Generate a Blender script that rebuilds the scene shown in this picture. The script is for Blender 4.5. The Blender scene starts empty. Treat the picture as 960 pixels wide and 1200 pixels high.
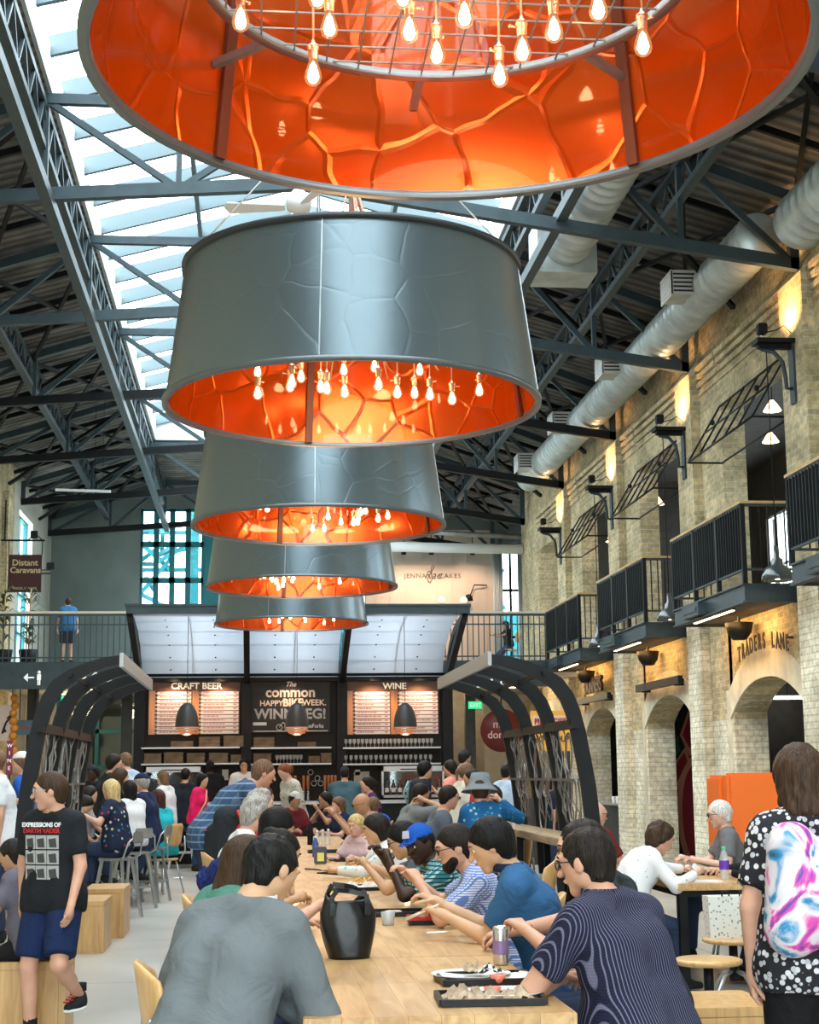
import bpy, bmesh, math, random
import numpy as np
from mathutils import Vector, Matrix
PI = math.pi
SC = bpy.context.scene
COL = SC.collection
rnd = random.Random(7)

# ---------------------------------------------------------------- camera
CAM_F, CAM_YAW, CAM_PITCH, CAM_ROLL, CAM_H = 1816.9, .09928, .1669, -.01065, 1.55
def cam_axes():
    cy, sy = math.cos(CAM_YAW), math.sin(CAM_YAW); cp, sp = math.cos(CAM_PITCH), math.sin(CAM_PITCH)
    f = Vector((sy*cp, cy*cp, sp)); r = Vector((cy, -sy, 0)); u = r.cross(f)
    cr, sr = math.cos(CAM_ROLL), math.sin(CAM_ROLL)
    return cr*r+sr*u, -sr*r+cr*u, f
AXR, AXU, AXF = cam_axes()
cd = bpy.data.cameras.new('camera'); cam = bpy.data.objects.new('camera', cd); COL.objects.link(cam)
cam.matrix_world = Matrix(((AXR.x, AXU.x, -AXF.x, 0), (AXR.y, AXU.y, -AXF.y, 0), (AXR.z, AXU.z, -AXF.z, CAM_H), (0, 0, 0, 1)))
cd.sensor_fit = 'HORIZONTAL'; cd.sensor_width = 36; cd.lens = 36*CAM_F/960
cd.clip_start = .05; cd.clip_end = 400
SC.camera = cam
def at(px, py, X=None, Y=None, Z=None):
    """survey: the real-world point the photo shows at px,py, on the plane X=, Y= or Z="""
    d = AXR*((px-480)/CAM_F) - AXU*((py-600)/CAM_F) + AXF
    t = X/d.x if X is not None else Y/d.y if Y is not None else (Z-CAM_H)/d.z
    return Vector((0, 0, CAM_H)) + d*t

# ---------------------------------------------------------------- sky, exposure
W = bpy.data.worlds.new('sky'); SC.world = W; W.use_nodes = True
bgn = W.node_tree.nodes['Background']
bgn.inputs[0].default_value = (.91, .97, 1, 1); bgn.inputs[1].default_value = 7.5
SC.view_settings.view_transform = 'Standard'; SC.view_settings.look = 'None'
SC.view_settings.gamma = 1; SC.view_settings.use_curve_mapping = False
SC.view_settings.exposure = 0.4
SC.cycles.use_denoising = True
SC.cycles.max_bounces = 6; SC.cycles.diffuse_bounces = 2; SC.cycles.glossy_bounces = 3
SC.cycles.transparent_max_bounces = 12; SC.cycles.transmission_bounces = 4
SC.cycles.sample_clamp_indirect = 4; SC.cycles.use_light_tree = True
SC.cycles.caustics_reflective = False; SC.cycles.caustics_refractive = False
def lamp(name, kind, loc, power, color=(1, 1, 1), size=.1, rot=None, parent=None, size_y=None, spot=None, portal=False):
    l = bpy.data.lights.new(name, kind); l.energy = power; l.color = color
    if kind == 'AREA':
        l.size = size
        if size_y: l.shape = 'RECTANGLE'; l.size_y = size_y
        if portal: l.cycles.is_portal = True
    elif kind != 'SUN': l.shadow_soft_size = size
    if spot: l.spot_size = spot; l.spot_blend = .7
    o = bpy.data.objects.new(name, l); o.location = loc
    if rot is not None: o.rotation_euler = rot
    o.parent = parent; COL.objects.link(o); return o
def aim(o, target):
    o.rotation_euler = (Vector(target)-o.location).to_track_quat('-Z', 'Y').to_euler()
# daylight comes in through the skylight and the glazed gable behind the camera
lamp('skylight_portal', 'AREA', (.62, 15.5, 9.95), 1, size=6.3, size_y=47, portal=True)
lamp('gable_portal', 'AREA', (.62, -7.9, 4.8), 1, size=11, size_y=8, rot=(-PI/2, 0, 0), portal=True)

# ---------------------------------------------------------------- materials
MATS = {}
def mat(name, col, rough=.6, metal=0, spec=.5, noise=0, nscale=6, bump=0, bscale=30, emit=None, es=0, alpha=1, coat=0, sss=0, trans=0):
    if name in MATS: return MATS[name]
    m = bpy.data.materials.new(name); m.use_nodes = True; nt = m.node_tree; b = nt.nodes['Principled BSDF']
    b.inputs['Base Color'].default_value = (*col, 1); b.inputs['Roughness'].default_value = rough
    b.inputs['Metallic'].default_value = metal; b.inputs['Specular IOR Level'].default_value = spec
    b.inputs['Alpha'].default_value = alpha; b.inputs['Coat Weight'].default_value = coat
    b.inputs['Transmission Weight'].default_value = trans
    if sss: b.inputs['Subsurface Weight'].default_value = sss; b.inputs['Subsurface Radius'].default_value = (.02, .008, .004)
    if emit: b.inputs['Emission Color'].default_value = (*emit, 1); b.inputs['Emission Strength'].default_value = es
    if noise or bump:
        tc = nt.nodes.new('ShaderNodeTexCoord')
    if noise:
        n = nt.nodes.new('ShaderNodeTexNoise'); n.inputs['Scale'].default_value = nscale; n.inputs['Detail'].default_value = 4
        nt.links.new(tc.outputs['Object'], n.inputs['Vector'])
        r = nt.nodes.new('ShaderNodeMapRange'); r.inputs[1].default_value = .3; r.inputs[2].default_value = .7
        r.inputs[3].default_value = 1-noise; r.inputs[4].default_value = 1+noise
        nt.links.new(n.outputs['Fac'], r.inputs[0])
        mx = nt.nodes.new('ShaderNodeVectorMath'); mx.operation = 'SCALE'; mx.inputs[0].default_value = col
        nt.links.new(r.outputs[0], mx.inputs['Scale']); nt.links.new(mx.outputs[0], b.inputs['Base Color'])
    if bump:
        n2 = nt.nodes.new('ShaderNodeTexNoise'); n2.inputs['Scale'].default_value = bscale; n2.inputs['Detail'].default_value = 3
        nt.links.new(tc.outputs['Object'], n2.inputs['Vector'])
        bp = nt.nodes.new('ShaderNodeBump'); bp.inputs['Strength'].default_value = bump; bp.inputs['Distance'].default_value = .02
        nt.links.new(n2.outputs['Fac'], bp.inputs['Height']); nt.links.new(bp.outputs[0], b.inputs['Normal'])
    MATS[name] = m; return m
def N(m, t, **kw):
    n = m.node_tree.nodes.new('ShaderNode'+t)
    for k, v in kw.items():
        if k.startswith('i_'): n.inputs[k[2:].replace('_', ' ')].default_value = v
        else: setattr(n, k, v)
    return n
def L(m, a, b): m.node_tree.links.new(a, b)
def ramp(m, fac, stops, interp='LINEAR'):
    r = N(m, 'ValToRGB'); r.color_ramp.interpolation = interp; e = r.color_ramp.elements
    while len(e) < len(stops): e.new(.5)
    for x, (p, c) in zip(e, stops): x.position = p; x.color = (*c, 1) if len(c) == 3 else c
    L(m, fac, r.inputs[0]); return r.outputs[0]
def bsdf(m): return m.node_tree.nodes['Principled BSDF']
def comb_uv(m, mode='wall'):
    """u = x+y, v = z: runs along any axis-aligned upright face"""
    tc = N(m, 'TexCoord'); s = N(m, 'SeparateXYZ'); L(m, tc.outputs['Object'], s.inputs[0])
    a = N(m, 'Math', operation='ADD'); L(m, s.outputs[0], a.inputs[0]); L(m, s.outputs[1], a.inputs[1])
    c = N(m, 'CombineXYZ'); L(m, a.outputs[0], c.inputs[0]); L(m, s.outputs[2], c.inputs[1]); return c.outputs[0], tc
def brick(name, c1, c2, mortar, bump=.6):
    m = mat(name, c1, .9); uv, tc = comb_uv(m)
    b = N(m, 'TexBrick'); L(m, uv, b.inputs['Vector'])
    b.inputs['Color1'].default_value = (*c1, 1); b.inputs['Color2'].default_value = (*c2, 1); b.inputs['Mortar'].default_value = (*mortar, 1)
    b.inputs['Scale'].default_value = 1; b.inputs['Brick Width'].default_value = .24; b.inputs['Row Height'].default_value = .085
    b.inputs['Mortar Size'].default_value = .008; b.inputs['Mortar Smooth'].default_value = .3
    n = N(m, 'TexNoise'); n.inputs['Scale'].default_value = 1.3; n.inputs['Detail'].default_value = 6; L(m, tc.outputs['Object'], n.inputs['Vector'])
    st = ramp(m, n.outputs['Fac'], [(.3, (.62, .6, .55)), (.6, (1.1, 1.1, 1.1))])
    n3 = N(m, 'TexNoise'); n3.inputs['Scale'].default_value = 14; n3.inputs['Detail'].default_value = 3; L(m, tc.outputs['Object'], n3.inputs['Vector'])
    s3 = ramp(m, n3.outputs['Fac'], [(.3, (.7, .7, .7)), (.65, (1.1, 1.1, 1.1))])
    mx = N(m, 'Mix', data_type='RGBA', blend_type='MULTIPLY'); mx.inputs[0].default_value = 1
    L(m, b.outputs['Color'], mx.inputs[6]); L(m, st, mx.inputs[7])
    mx2 = N(m, 'Mix', data_type='RGBA', blend_type='MULTIPLY'); mx2.inputs[0].default_value = 1
    L(m, mx.outputs[2], mx2.inputs[6]); L(m, s3, mx2.inputs[7])
    L(m, mx2.outputs[2], bsdf(m).inputs['Base Color'])
    bp = N(m, 'Bump'); bp.inputs['Strength'].default_value = bump; bp.inputs['Distance'].default_value = .02; bp.invert = True
    L(m, b.outputs['Fac'], bp.inputs['Height']); L(m, bp.outputs[0], bsdf(m).inputs['Normal'])
    return m
M_brick = brick('cream_brick', (.76, .61, .34), (.50, .42, .25), (.70, .64, .50))
M_brick_lit = brick('lit_brick', (.93, .88, .70), (.80, .75, .58), (.62, .58, .48))  # cream brick of the lower piers, strong daylight painted in as whiter colour
M_render = mat('lime_render', (.72, .66, .50), .9, noise=.25, nscale=2.5, bump=.3, bscale=25)
M_black = mat('black_steel', (.007, .008, .009), .5, spec=.22, noise=.2)
M_truss = mat('truss_steel', (.045, .068, .08), .45, metal=.3, noise=.15)
M_dsteel = mat('dark_blue_steel', (.035, .055, .065), .45, metal=.2, noise=.2)
M_duct = mat('galvanised_duct', (.56, .62, .61), .42, metal=.5, noise=.2, nscale=3)
M_oak = mat('oak_rail', (.56, .36, .15), .5, noise=.15)
M_white = mat('white_paint', (.78, .80, .80), .6)
M_teal = mat('teal_frame', (.01, .19, .22), .5)
M_chrome = mat('chrome', (.62, .64, .66), .22, metal=1)
M_galv = mat('galvanised_stool', (.50, .53, .54), .38, metal=.8, noise=.15)
M_glassclear = mat('clear_glass', (.9, .95, .97), .05, trans=1, spec=.5)
M_dark = mat('dark_interior', (.018, .016, .015), .8)
M_skin = {}
def wood(name, c1, c2, scale=1.0, rough=.45, axis=1, plank=0):
    m = mat(name, c1, rough, coat=.15); tc = N(m, 'TexCoord'); mp = N(m, 'Mapping'); L(m, tc.outputs['Object'], mp.inputs[0])
    s = [9*scale]*3; s[axis] = .9*scale; mp.inputs['Scale'].default_value = s
    n = N(m, 'TexNoise'); n.inputs['Scale'].default_value = 2.2; n.inputs['Detail'].default_value = 6; n.inputs['Distortion'].default_value = .9
    L(m, mp.outputs[0], n.inputs['Vector']); col = ramp(m, n.outputs['Fac'], [(.32, c2), (.62, c1)])
    if plank:
        mp2 = N(m, 'Mapping'); L(m, tc.outputs['Object'], mp2.inputs[0]); mp2.inputs['Rotation'].default_value = (0, 0, PI/2 if axis == 1 else 0)
        b = N(m, 'TexBrick'); L(m, mp2.outputs[0], b.inputs[0]); b.inputs['Scale'].default_value = 1
        b.inputs['Brick Width'].default_value = .9; b.inputs['Row Height'].default_value = plank; b.inputs['Mortar Size'].default_value = .0012
        b.inputs['Color1'].default_value = (1, 1, 1, 1); b.inputs['Color2'].default_value = (.82, .8, .76, 1); b.inputs['Mortar'].default_value = (.6, .5, .4, 1)
        mx = N(m, 'Mix', data_type='RGBA', blend_type='MULTIPLY'); mx.inputs[0].default_value = 1
        L(m, col, mx.inputs[6]); L(m, b.outputs['Color'], mx.inputs[7]); col = mx.outputs[2]
    L(m, col, bsdf(m).inputs['Base Color']); return m
M_table = wood('maple_table', (.70, .44, .20), (.50, .28, .11), 1, .38, 1, .11)
M_box = wood('oak_box', (.66, .40, .16), (.50, .27, .09), 1.2, .42, 2)
M_ply = wood('bent_ply', (.70, .43, .19), (.56, .32, .12), 1.2, .35, 2)
M_counter = wood('worn_counter', (.50, .36, .21), (.30, .20, .11), 1, .5, 1)

# ---------------------------------------------------------------- mesh building
class MB:
    def __init__(s): s.v = []; s.f = []; s.mi = []; s.sm = []; s.cur = 0; s.smooth = False
    def add(s, vs, fs):
        o = len(s.v); s.v += [tuple(v) for v in vs]
        for f in fs: s.f.append([i+o for i in f]); s.mi.append(s.cur); s.sm.append(s.smooth)
        return s
    def box(s, a, b, bev=0):
        x0, y0, z0 = [min(p, q) for p, q in zip(a, b)]; x1, y1, z1 = [max(p, q) for p, q in zip(a, b)]
        if bev > 0:
            bm = bmesh.new(); bmesh.ops.create_cube(bm, size=1)
            for v in bm.verts: v.co = Vector(((x0+x1)/2+v.co.x*(x1-x0), (y0+y1)/2+v.co.y*(y1-y0), (z0+z1)/2+v.co.z*(z1-z0)))
            bmesh.ops.bevel(bm, geom=bm.edges[:], offset=bev, segments=2, affect='EDGES'); s.bm(bm); return s
        return s.add([(x0, y0, z0), (x1, y0, z0), (x1, y1, z0), (x0, y1, z0), (x0, y0, z1), (x1, y0, z1), (x1, y1, z1), (x0, y1, z1)],
                     [(0, 3, 2, 1), (4, 5, 6, 7), (0, 1, 5, 4), (1, 2, 6, 5), (2, 3, 7, 6), (3, 0, 4, 7)])
    def bm(s, bm, M=None):
        bm.verts.index_update(); s.add([(M @ v.co if M else v.co) for v in bm.verts], [[v.index for v in f.verts] for f in bm.faces]); bm.free(); return s
    def bar(s, a, b, w, h=None, up=(0, 0, 1)):
        """rectangular bar from a to b: w across, h along up"""
        h = h or w; a = Vector(a); b = Vector(b); d = (b-a).normalized(); u = Vector(up)
        if abs(d.dot(u)) > .98: u = Vector((0, 1, 0)) if abs(d.y) < .9 else Vector((1, 0, 0))
        x = d.cross(u).normalized()*w/2; z = x.cross(d).normalized()*h/2
        vs = [p+q for p in (a, b) for q in (-x-z, x-z, x+z, -x+z)]
        return s.add(vs, [(0, 1, 2, 3), (7, 6, 5, 4), (0, 4, 5, 1), (1, 5, 6, 2), (2, 6, 7, 3), (3, 7, 4, 0)])
    def tube(s, pts, r, n=8, cap=True, closed=False):
        pts = [Vector(p) for p in pts]; rs = r if isinstance(r, (list, tuple)) else [r]*len(pts); k = len(pts); vs = []; px = None
        for i, p in enumerate(pts):
            if closed: t = (pts[(i+1) % k]-pts[i-1]).normalized()
            else: t = (pts[min(i+1, k-1)]-pts[max(i-1, 0)]).normalized()
            if px is None: px = t.orthogonal().normalized()
            px = (px-t*px.dot(t)).normalized(); py = t.cross(px)
            vs += [p+(px*math.cos(2*PI*j/n)+py*math.sin(2*PI*j/n))*rs[i] for j in range(n)]
        fs = [(i*n+j, i*n+(j+1) % n, ((i+1) % k)*n+(j+1) % n, ((i+1) % k)*n+j) for i in range(k if closed else k-1) for j in range(n)]
        if cap and not closed: fs += [tuple(range(n-1, -1, -1)), tuple((k-1)*n+j for j in range(n))]
        sm = s.smooth; s.smooth = True; s.add(vs, fs); s.smooth = sm; return s
    def lathe(s, prof, n=24, c=(0, 0, 0), M=None, close=False):
        """prof: list of (radius, z)"""
        c = Vector(c); vs = []
        for r, z in prof:
            for j in range(n):
                p = Vector((r*math.cos(2*PI*j/n), r*math.sin(2*PI*j/n), z)); vs.append((M @ p if M else p)+c)
        k = len(prof)
        fs = [(i*n+j, i*n+(j+1) % n, (i+1)*n+(j+1) % n, (i+1)*n+j) for i in range(k-1) for j in range(n)]
        sm = s.smooth; s.smooth = True; s.add(vs, fs); s.smooth = sm; return s
    def prism(s, poly, d, a=None):
        """extrude polygon (list of 3D pts) by vector d"""
        p = [Vector(q) for q in poly]; n = len(p); d = Vector(d)
        return s.add(p+[q+d for q in p], [tuple(range(n-1, -1, -1)), tuple(range(n, 2*n))]+[(i, (i+1) % n, n+(i+1) % n, n+i) for i in range(n)])
    def ball(s, c, r, n=12, m=8):
        rx, ry, rz = r if isinstance(r, (tuple, list)) else (r, r, r); c = Vector(c); vs = [c+Vector((0, 0, rz))]; fs = []
        for i in range(1, m):
            t = PI*i/m
            for j in range(n): vs.append(c+Vector((rx*math.sin(t)*math.cos(2*PI*j/n), ry*math.sin(t)*math.sin(2*PI*j/n), rz*math.cos(t))))
        vs.append(c-Vector((0, 0, rz))); e = len(vs)-1
        for j in range(n): fs.append((0, 1+j, 1+(j+1) % n))
        for i in range(m-2):
            for j in range(n): fs.append((1+i*n+j, 1+(i+1)*n+j, 1+(i+1)*n+(j+1) % n, 1+i*n+(j+1) % n))
        for j in range(n): fs.append((1+(m-2)*n+j, e, 1+(m-2)*n+(j+1) % n))
        sm = s.smooth; s.smooth = True; s.add(vs, fs); s.smooth = sm; return s
    def mesh(s, name, mats):
        me = bpy.data.meshes.new(name); me.from_pydata([tuple(v) for v in s.v], [], s.f)
        for m in (mats if isinstance(mats, (list, tuple)) else [mats]): me.materials.append(m)
        me.polygons.foreach_set('material_index', s.mi); me.polygons.foreach_set('use_smooth', s.sm); me.update()
        return me
    def build(s, name, mats, parent=None, loc=None, rz=0):
        o = bpy.data.objects.new(name, s.mesh(name, mats)); COL.objects.link(o)
        if loc is not None: o.location = loc
        o.rotation_euler.z = rz; o.parent = parent; return o
def tag(o, label=None, cat=None, group=None, kind=None):
    if label: o['label'] = label
    if cat: o['category'] = cat
    if group: o['group'] = group
    if kind: o['kind'] = kind
    return o
def empty(name, loc=(0, 0, 0), rz=0, label=None, cat=None, group=None, kind=None):
    o = bpy.data.objects.new(name, None); COL.objects.link(o); o.location = loc; o.rotation_euler.z = rz; o.empty_display_size = .1
    return tag(o, label, cat, group, kind)
KIDS = {}
def copy_tree(o, parent=None, loc=None, rz=None, label=None, group=None):
    c = o.copy(); COL.objects.link(c); c.parent = parent
    if loc is not None: c.location = loc
    if rz is not None: c.rotation_euler.z = rz
    if label: c['label'] = label
    if group: c['group'] = group
    for ch in [x for x in o.children]: copy_tree(ch, c)
    return c
def text_mb(txt, size, depth=.004, font_scale=(1, 1), align='CENTER', bold=0, shear=0, space=1):
    """writing as a mesh lying in the XZ plane, facing -Y"""
    cu = bpy.data.curves.new('lettering', 'FONT'); cu.body = txt; cu.size = size; cu.extrude = depth; cu.align_x = align; cu.align_y = 'CENTER'
    cu.offset = bold; cu.shear = shear; cu.space_character = space; cu.resolution_u = 3
    o = bpy.data.objects.new('lettering', cu); COL.objects.link(o); dg = bpy.context.evaluated_depsgraph_get()
    me = bpy.data.meshes.new_from_object(o.evaluated_get(dg)); mb = MB()
    R_ = Matrix.Rotation(PI/2, 4, 'X') @ Matrix.Diagonal((font_scale[0], font_scale[1], 1, 1))
    mb.add([R_ @ v.co for v in me.vertices], [list(p.vertices) for p in me.polygons])
    bpy.data.objects.remove(o); bpy.data.curves.remove(cu); bpy.data.meshes.remove(me); return mb
def lettering(name, txt, size, m, loc, parent=None, rz=0, **kw):
    return text_mb(txt, size, **kw).build(name, m, parent, loc, rz)
# ================================================================ THE HALL
XL, XR, YB, YF = -5.95, 7.05, 45.4, -8.0      # left wall, right wall, back wall, gable behind the camera
BAY, WY0 = 5.2, 19.45
# ---- floor
M_floor = mat('polished_concrete', (.60, .59, .56), .32, spec=.5)
def _f():
    m = M_floor; tc = N(m, 'TexCoord'); n = N(m, 'TexNoise'); n.inputs['Scale'].default_value = .7; n.inputs['Detail'].default_value = 8
    L(m, tc.outputs['Object'], n.inputs['Vector']); c = ramp(m, n.outputs['Fac'], [(.3, (.31, .29, .26)), (.65, (.46, .44, .40))])
    b = N(m, 'TexBrick'); b.offset = 0; L(m, tc.outputs['Object'], b.inputs[0]); b.inputs['Scale'].default_value = 1; b.inputs['Brick Width'].default_value = 3.9
    b.inputs['Row Height'].default_value = 3.1; b.inputs['Mortar Size'].default_value = .012; b.inputs['Color1'].default_value = b.inputs['Color2'].default_value = (1, 1, 1, 1)
    b.inputs['Mortar'].default_value = (.45, .44, .42, 1); mx = N(m, 'Mix', data_type='RGBA', blend_type='MULTIPLY'); mx.inputs[0].default_value = 1
    L(m, c, mx.inputs[6]); L(m, b.outputs['Color'], mx.inputs[7]); L(m, mx.outputs[2], bsdf(m).inputs['Base Color'])
_f()
tag(MB().box((XL-.4, YF, -.2), (13.4, YB+.3, 0)).build('floor', M_floor), 'pale polished concrete floor of the market hall', kind='structure')
# ---- right wall
def wall_right():
    m = MB(); T = .5
    for k in range(-5, 4):
        wy = WY0+BAY*k; y0 = max(wy-2.1, YF)
        m.cur = 1
        if wy-.1 > y0: m.box((XR, y0, 0), (XR+T, wy-.1, 2.3))
        m.cur = 0
        m.box((XR, y0, 2.3), (XR+T, wy-.1, 4)); m.box((XR, y0, 4), (XR+.36, wy, 7.03)); m.box((XR, y0, 7.03), (XR+.36, wy+3.1, 10.1))
        ya, yb = wy-.1, wy+3.25; n = 14
        def z(t): return 2.3+.52*math.sqrt(max(0, 1-(2*t-1)**2))*(1) if False else 2.3+.52*(1-abs(2*t-1)**2.3)
        for j in range(n):
            t0, t1 = j/n, (j+1)/n; a, b = ya+(yb-ya)*t0, ya+(yb-ya)*t1
            m.cur = 0; m.prism([(XR, a, z(t0)), (XR, b, z(t1)), (XR, b, 4), (XR, a, 4)], (T, 0, 0))
            m.cur = 2; m.prism([(XR-.02, a, z(t0)), (XR-.02, b, z(t1)), (XR-.02, b, z(t1)+.42), (XR-.02, a, z(t0)+.42)], (.03, 0, 0))
        m.box((XR, yb, 2.3), (XR+T, wy+3.1, 4)) if yb < wy+3.1 else None
        m.cur = 2; m.box((XR-.02, ya-.14, 0), (XR+.02, ya, 2.72)); m.box((XR-.02, yb, 0), (XR+.02, yb+.14, 2.72))
        m.cur = 1; m.box((XR-.15, wy-.98, 0), (XR, wy-.24, 3.9)); m.cur = 0; m.box((XR-.15, wy-.98, 3.9), (XR, wy-.1, 7.85))
        m.prism([(XR-.15, wy-.98, 7.85), (XR, wy-.98, 7.85), (XR, wy-.98, 8.1)], (0, .88, 0))
        for i in range(4): m.box((XR-.02-.02*i, y0+.1, 7.45+.13*i), (XR, wy-.98, 7.53+.13*i)); m.box((XR-.02-.02*i, wy-.1, 7.45+.13*i), (XR, wy+3.1, 7.53+.13*i))
    yl = WY0+BAY*3+3.1
    m.cur = 1; m.box((XR, yl+.15, 0), (XR+T, 40.6, 2.3)); m.cur = 0; m.box((XR, yl, 2.3), (XR+T, 40.6, 10.1))
    return tag(m.build('wall_right', [M_brick, M_brick_lit, M_render]), 'cream brick arcade wall with arches below and openings above', kind='structure')
wall_right()
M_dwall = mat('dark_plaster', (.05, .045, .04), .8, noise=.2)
M_olive = mat('olive_plaster', (.15, .13, .10), .8, noise=.15)
M_cream = mat('cream_plaster', (.62, .60, .53), .8, noise=.06)
M_grey = mat('grey_green_plaster', (.20, .245, .235), .85, noise=.12, nscale=1.2)
M_pane = bpy.data.materials.new('window_glass'); M_pane.use_nodes = True
def _p():
    m = M_pane; nt = m.node_tree; nt.nodes.remove(bsdf(m)); o = nt.nodes['Material Output']
    t = N(m, 'BsdfTransparent'); t.inputs[0].default_value = (.93, .97, .98, 1); g = N(m, 'BsdfGlossy'); g.inputs['Roughness'].default_value = .03
    x = N(m, 'MixShader'); x.inputs[0].default_value = .07; L(m, t.outputs[0], x.inputs[1]); L(m, g.outputs[0], x.inputs[2]); L(m, x.outputs[0], o.inputs[0])
_p()
# left wall: brick, then plaster with a tall teal window
m = MB(); m.box((XL-.4, YF, 0), (XL, 38.3, 10.1)); m.cur = 1
m.box((XL-.4, 38.3, 0), (XL, 39.2, 10.1)); m.box((XL-.4, 41.6, 0), (XL, YB, 10.1)); m.box((XL-.4, 39.2, 0), (XL, 41.6, 4.2)); m.box((XL-.4, 39.2, 8.2), (XL, 41.6, 10.1))
m.cur = 0
for y in (33.2, 36.6): m.box((XL, y, 3.95), (XL+.14, y+.9, 8.2))
tag(m.build('wall_left', [M_brick, M_cream]), 'cream brick side wall with plastered far end', kind='structure')
def window(idx, a, b, ax, nx, nz, fw=.07, m_=None, label=None, deep=.1, frame_extra=None):
    """a,b: opposite corners; ax 0 = plane faces X, 1 = faces Y"""
    m_ = m_ or M_teal; o = empty('window_%d' % idx, a); tag(o, label, None, None, 'structure'); d = Vector(b)-Vector(a)
    u = Vector((0, d.y, 0)) if ax == 0 else Vector((d.x, 0, 0)); w = Vector((0, 0, d.z)); n = Vector((1, 0, 0)) if ax == 0 else Vector((0, 1, 0))
    f = MB()
    def bar(p, q): f.bar(p, q, fw, deep, up=n)
    for i in range(nx+1): bar(u*(i/nx), u*(i/nx)+w)
    for j in range(nz+1): bar(w*(j/nz), w*(j/nz)+u)
    f.build('window_frame', m_, o); g = MB(); g.prism([(0, 0, 0), u, u+w, w], n*.01); g.build('window_pane', M_pane, o); return o
window(1, (XL-.2, 39.2, 4.2), (XL-.2, 41.6, 8.2), 0, 2, 4, label='tall teal window in the plastered side wall')
# back wall
m = MB(); T = .3
m.box((XL-.4, YB, 0), (-3.4, YB+T, 10.4)); m.box((-3.4, YB, 9.3), (3.2, YB+T, 10.4)); m.box((-3.4, YB, 0), (3.2, YB+T, 4.0)); m.box((3.2, YB, 0), (8.8, YB+T, 3.95))
m.cur = 1; m.box((3.2, YB, 3.95), (7.0, YB+T, 8.7)); m.cur = 0; m.box((3.2, YB, 8.7), (8.8, YB+T, 10.4)); m.box((7.0, YB, 3.95), (7.12, YB+T, 8.7)); m.box((7.95, YB, 3.95), (8.8, YB+T, 8.7))
m.box((7.12, YB, 8.3), (7.95, YB+T, 8.7)); m.box((7.12, YB, 3.95), (7.95, YB+T, 4.1)); m.box((8.8, 40.6, 0), (9.1, YB+T, 10.4)); m.box((XR+.5, 40.6, 0), (8.9, 40.8, 10.4))
M_jenna = mat('painted_panelling', (.72, .60, .50), .7)
tag(m.build('wall_back', [M_grey, M_jenna]), 'grey plaster end wall with cream panelled shop front', kind='structure')
# panel battens of the cream shop wall
m = MB()
for x in (3.5, 3.9, 4.4, 4.85, 5.3, 5.75, 6.2, 6.25, 6.75): m.box((x, YB-.02, 3.95), (x+.035, YB, 8.7))
for z in (4.3, 7.6): m.box((3.2, YB-.025, z), (7.0, YB, z+.05))
tag(m.build('trim_1', M_jenna), kind='structure')
window(2, (-3.4, YB+.1, 4.0), (-1.55, YB+.1, 9.3), 1, 4, 5, .16, label='teal framed glazing with a lattice view above the bar')
window(3, (-.95, YB+.1, 4.0), (3.2, YB+.1, 9.3), 1, 7, 7, .05, label='dark framed glazing beside the lamp column')
tag(MB().box((-1.55, YB-.1, 4), (-.95, YB+.25, 9.4)).build('trim_2', M_teal), kind='structure')
window(4, (7.12, YB+.1, 4.1), (7.95, YB+.1, 8.3), 1, 2, 3, .07, M_black, label='dark gridded window between white curtains')
# outdoor steelwork and buildings seen through the end glazing
m = MB(); r2 = random.Random(3)
for i in range(80):
    x = -6+r2.random()*12; z = 4+r2.random()*6; m.bar((x, 49, z), (x+r2.uniform(-1.5, 1.5), 49+r2.random(), z+r2.uniform(-2, 2)), .13)
for i in range(7): m.bar((-6+i*2, 49.5, 0), (-6+i*2, 49.5, 10), .3)
for i in range(5): m.bar((-7, 49.4, 4.4+i*1.2), (8, 49.4, 4.4+i*1.2), .12)
m.box((-7, 50, 0), (9, 50.4, 6.6))
tag(m.build('outside_stair_frame', [M_teal]), 'dark teal steel stair frame outside the end glazing', 'steelwork')
m = MB(); m.box((-8, 53, -.1), (10, 58, 6.4)); tag(m.build('outside_building', [mat('red_brown', (.12, .05, .05), .8)]), 'dark red building seen through the end glazing', 'building')
# ---- gable behind the camera: wall with three tall windows
m = MB(); m.box((XL-.4, YF-.3, 0), (-4.9, YF, 10.4)); m.box((6.1, YF-.3, 0), (XR+.5, YF, 10.4)); m.box((-4.9, YF-.3, 0), (6.1, YF, .8)); m.box((-4.9, YF-.3, 8.8), (6.1, YF, 10.4))
tag(m.build('wall_front', [M_brick]), kind='structure')
window(5, (-4.9, YF-.15, .8), (6.1, YF-.15, 8.8), 1, 8, 6, .09, label='large gable window of the hall')
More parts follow.
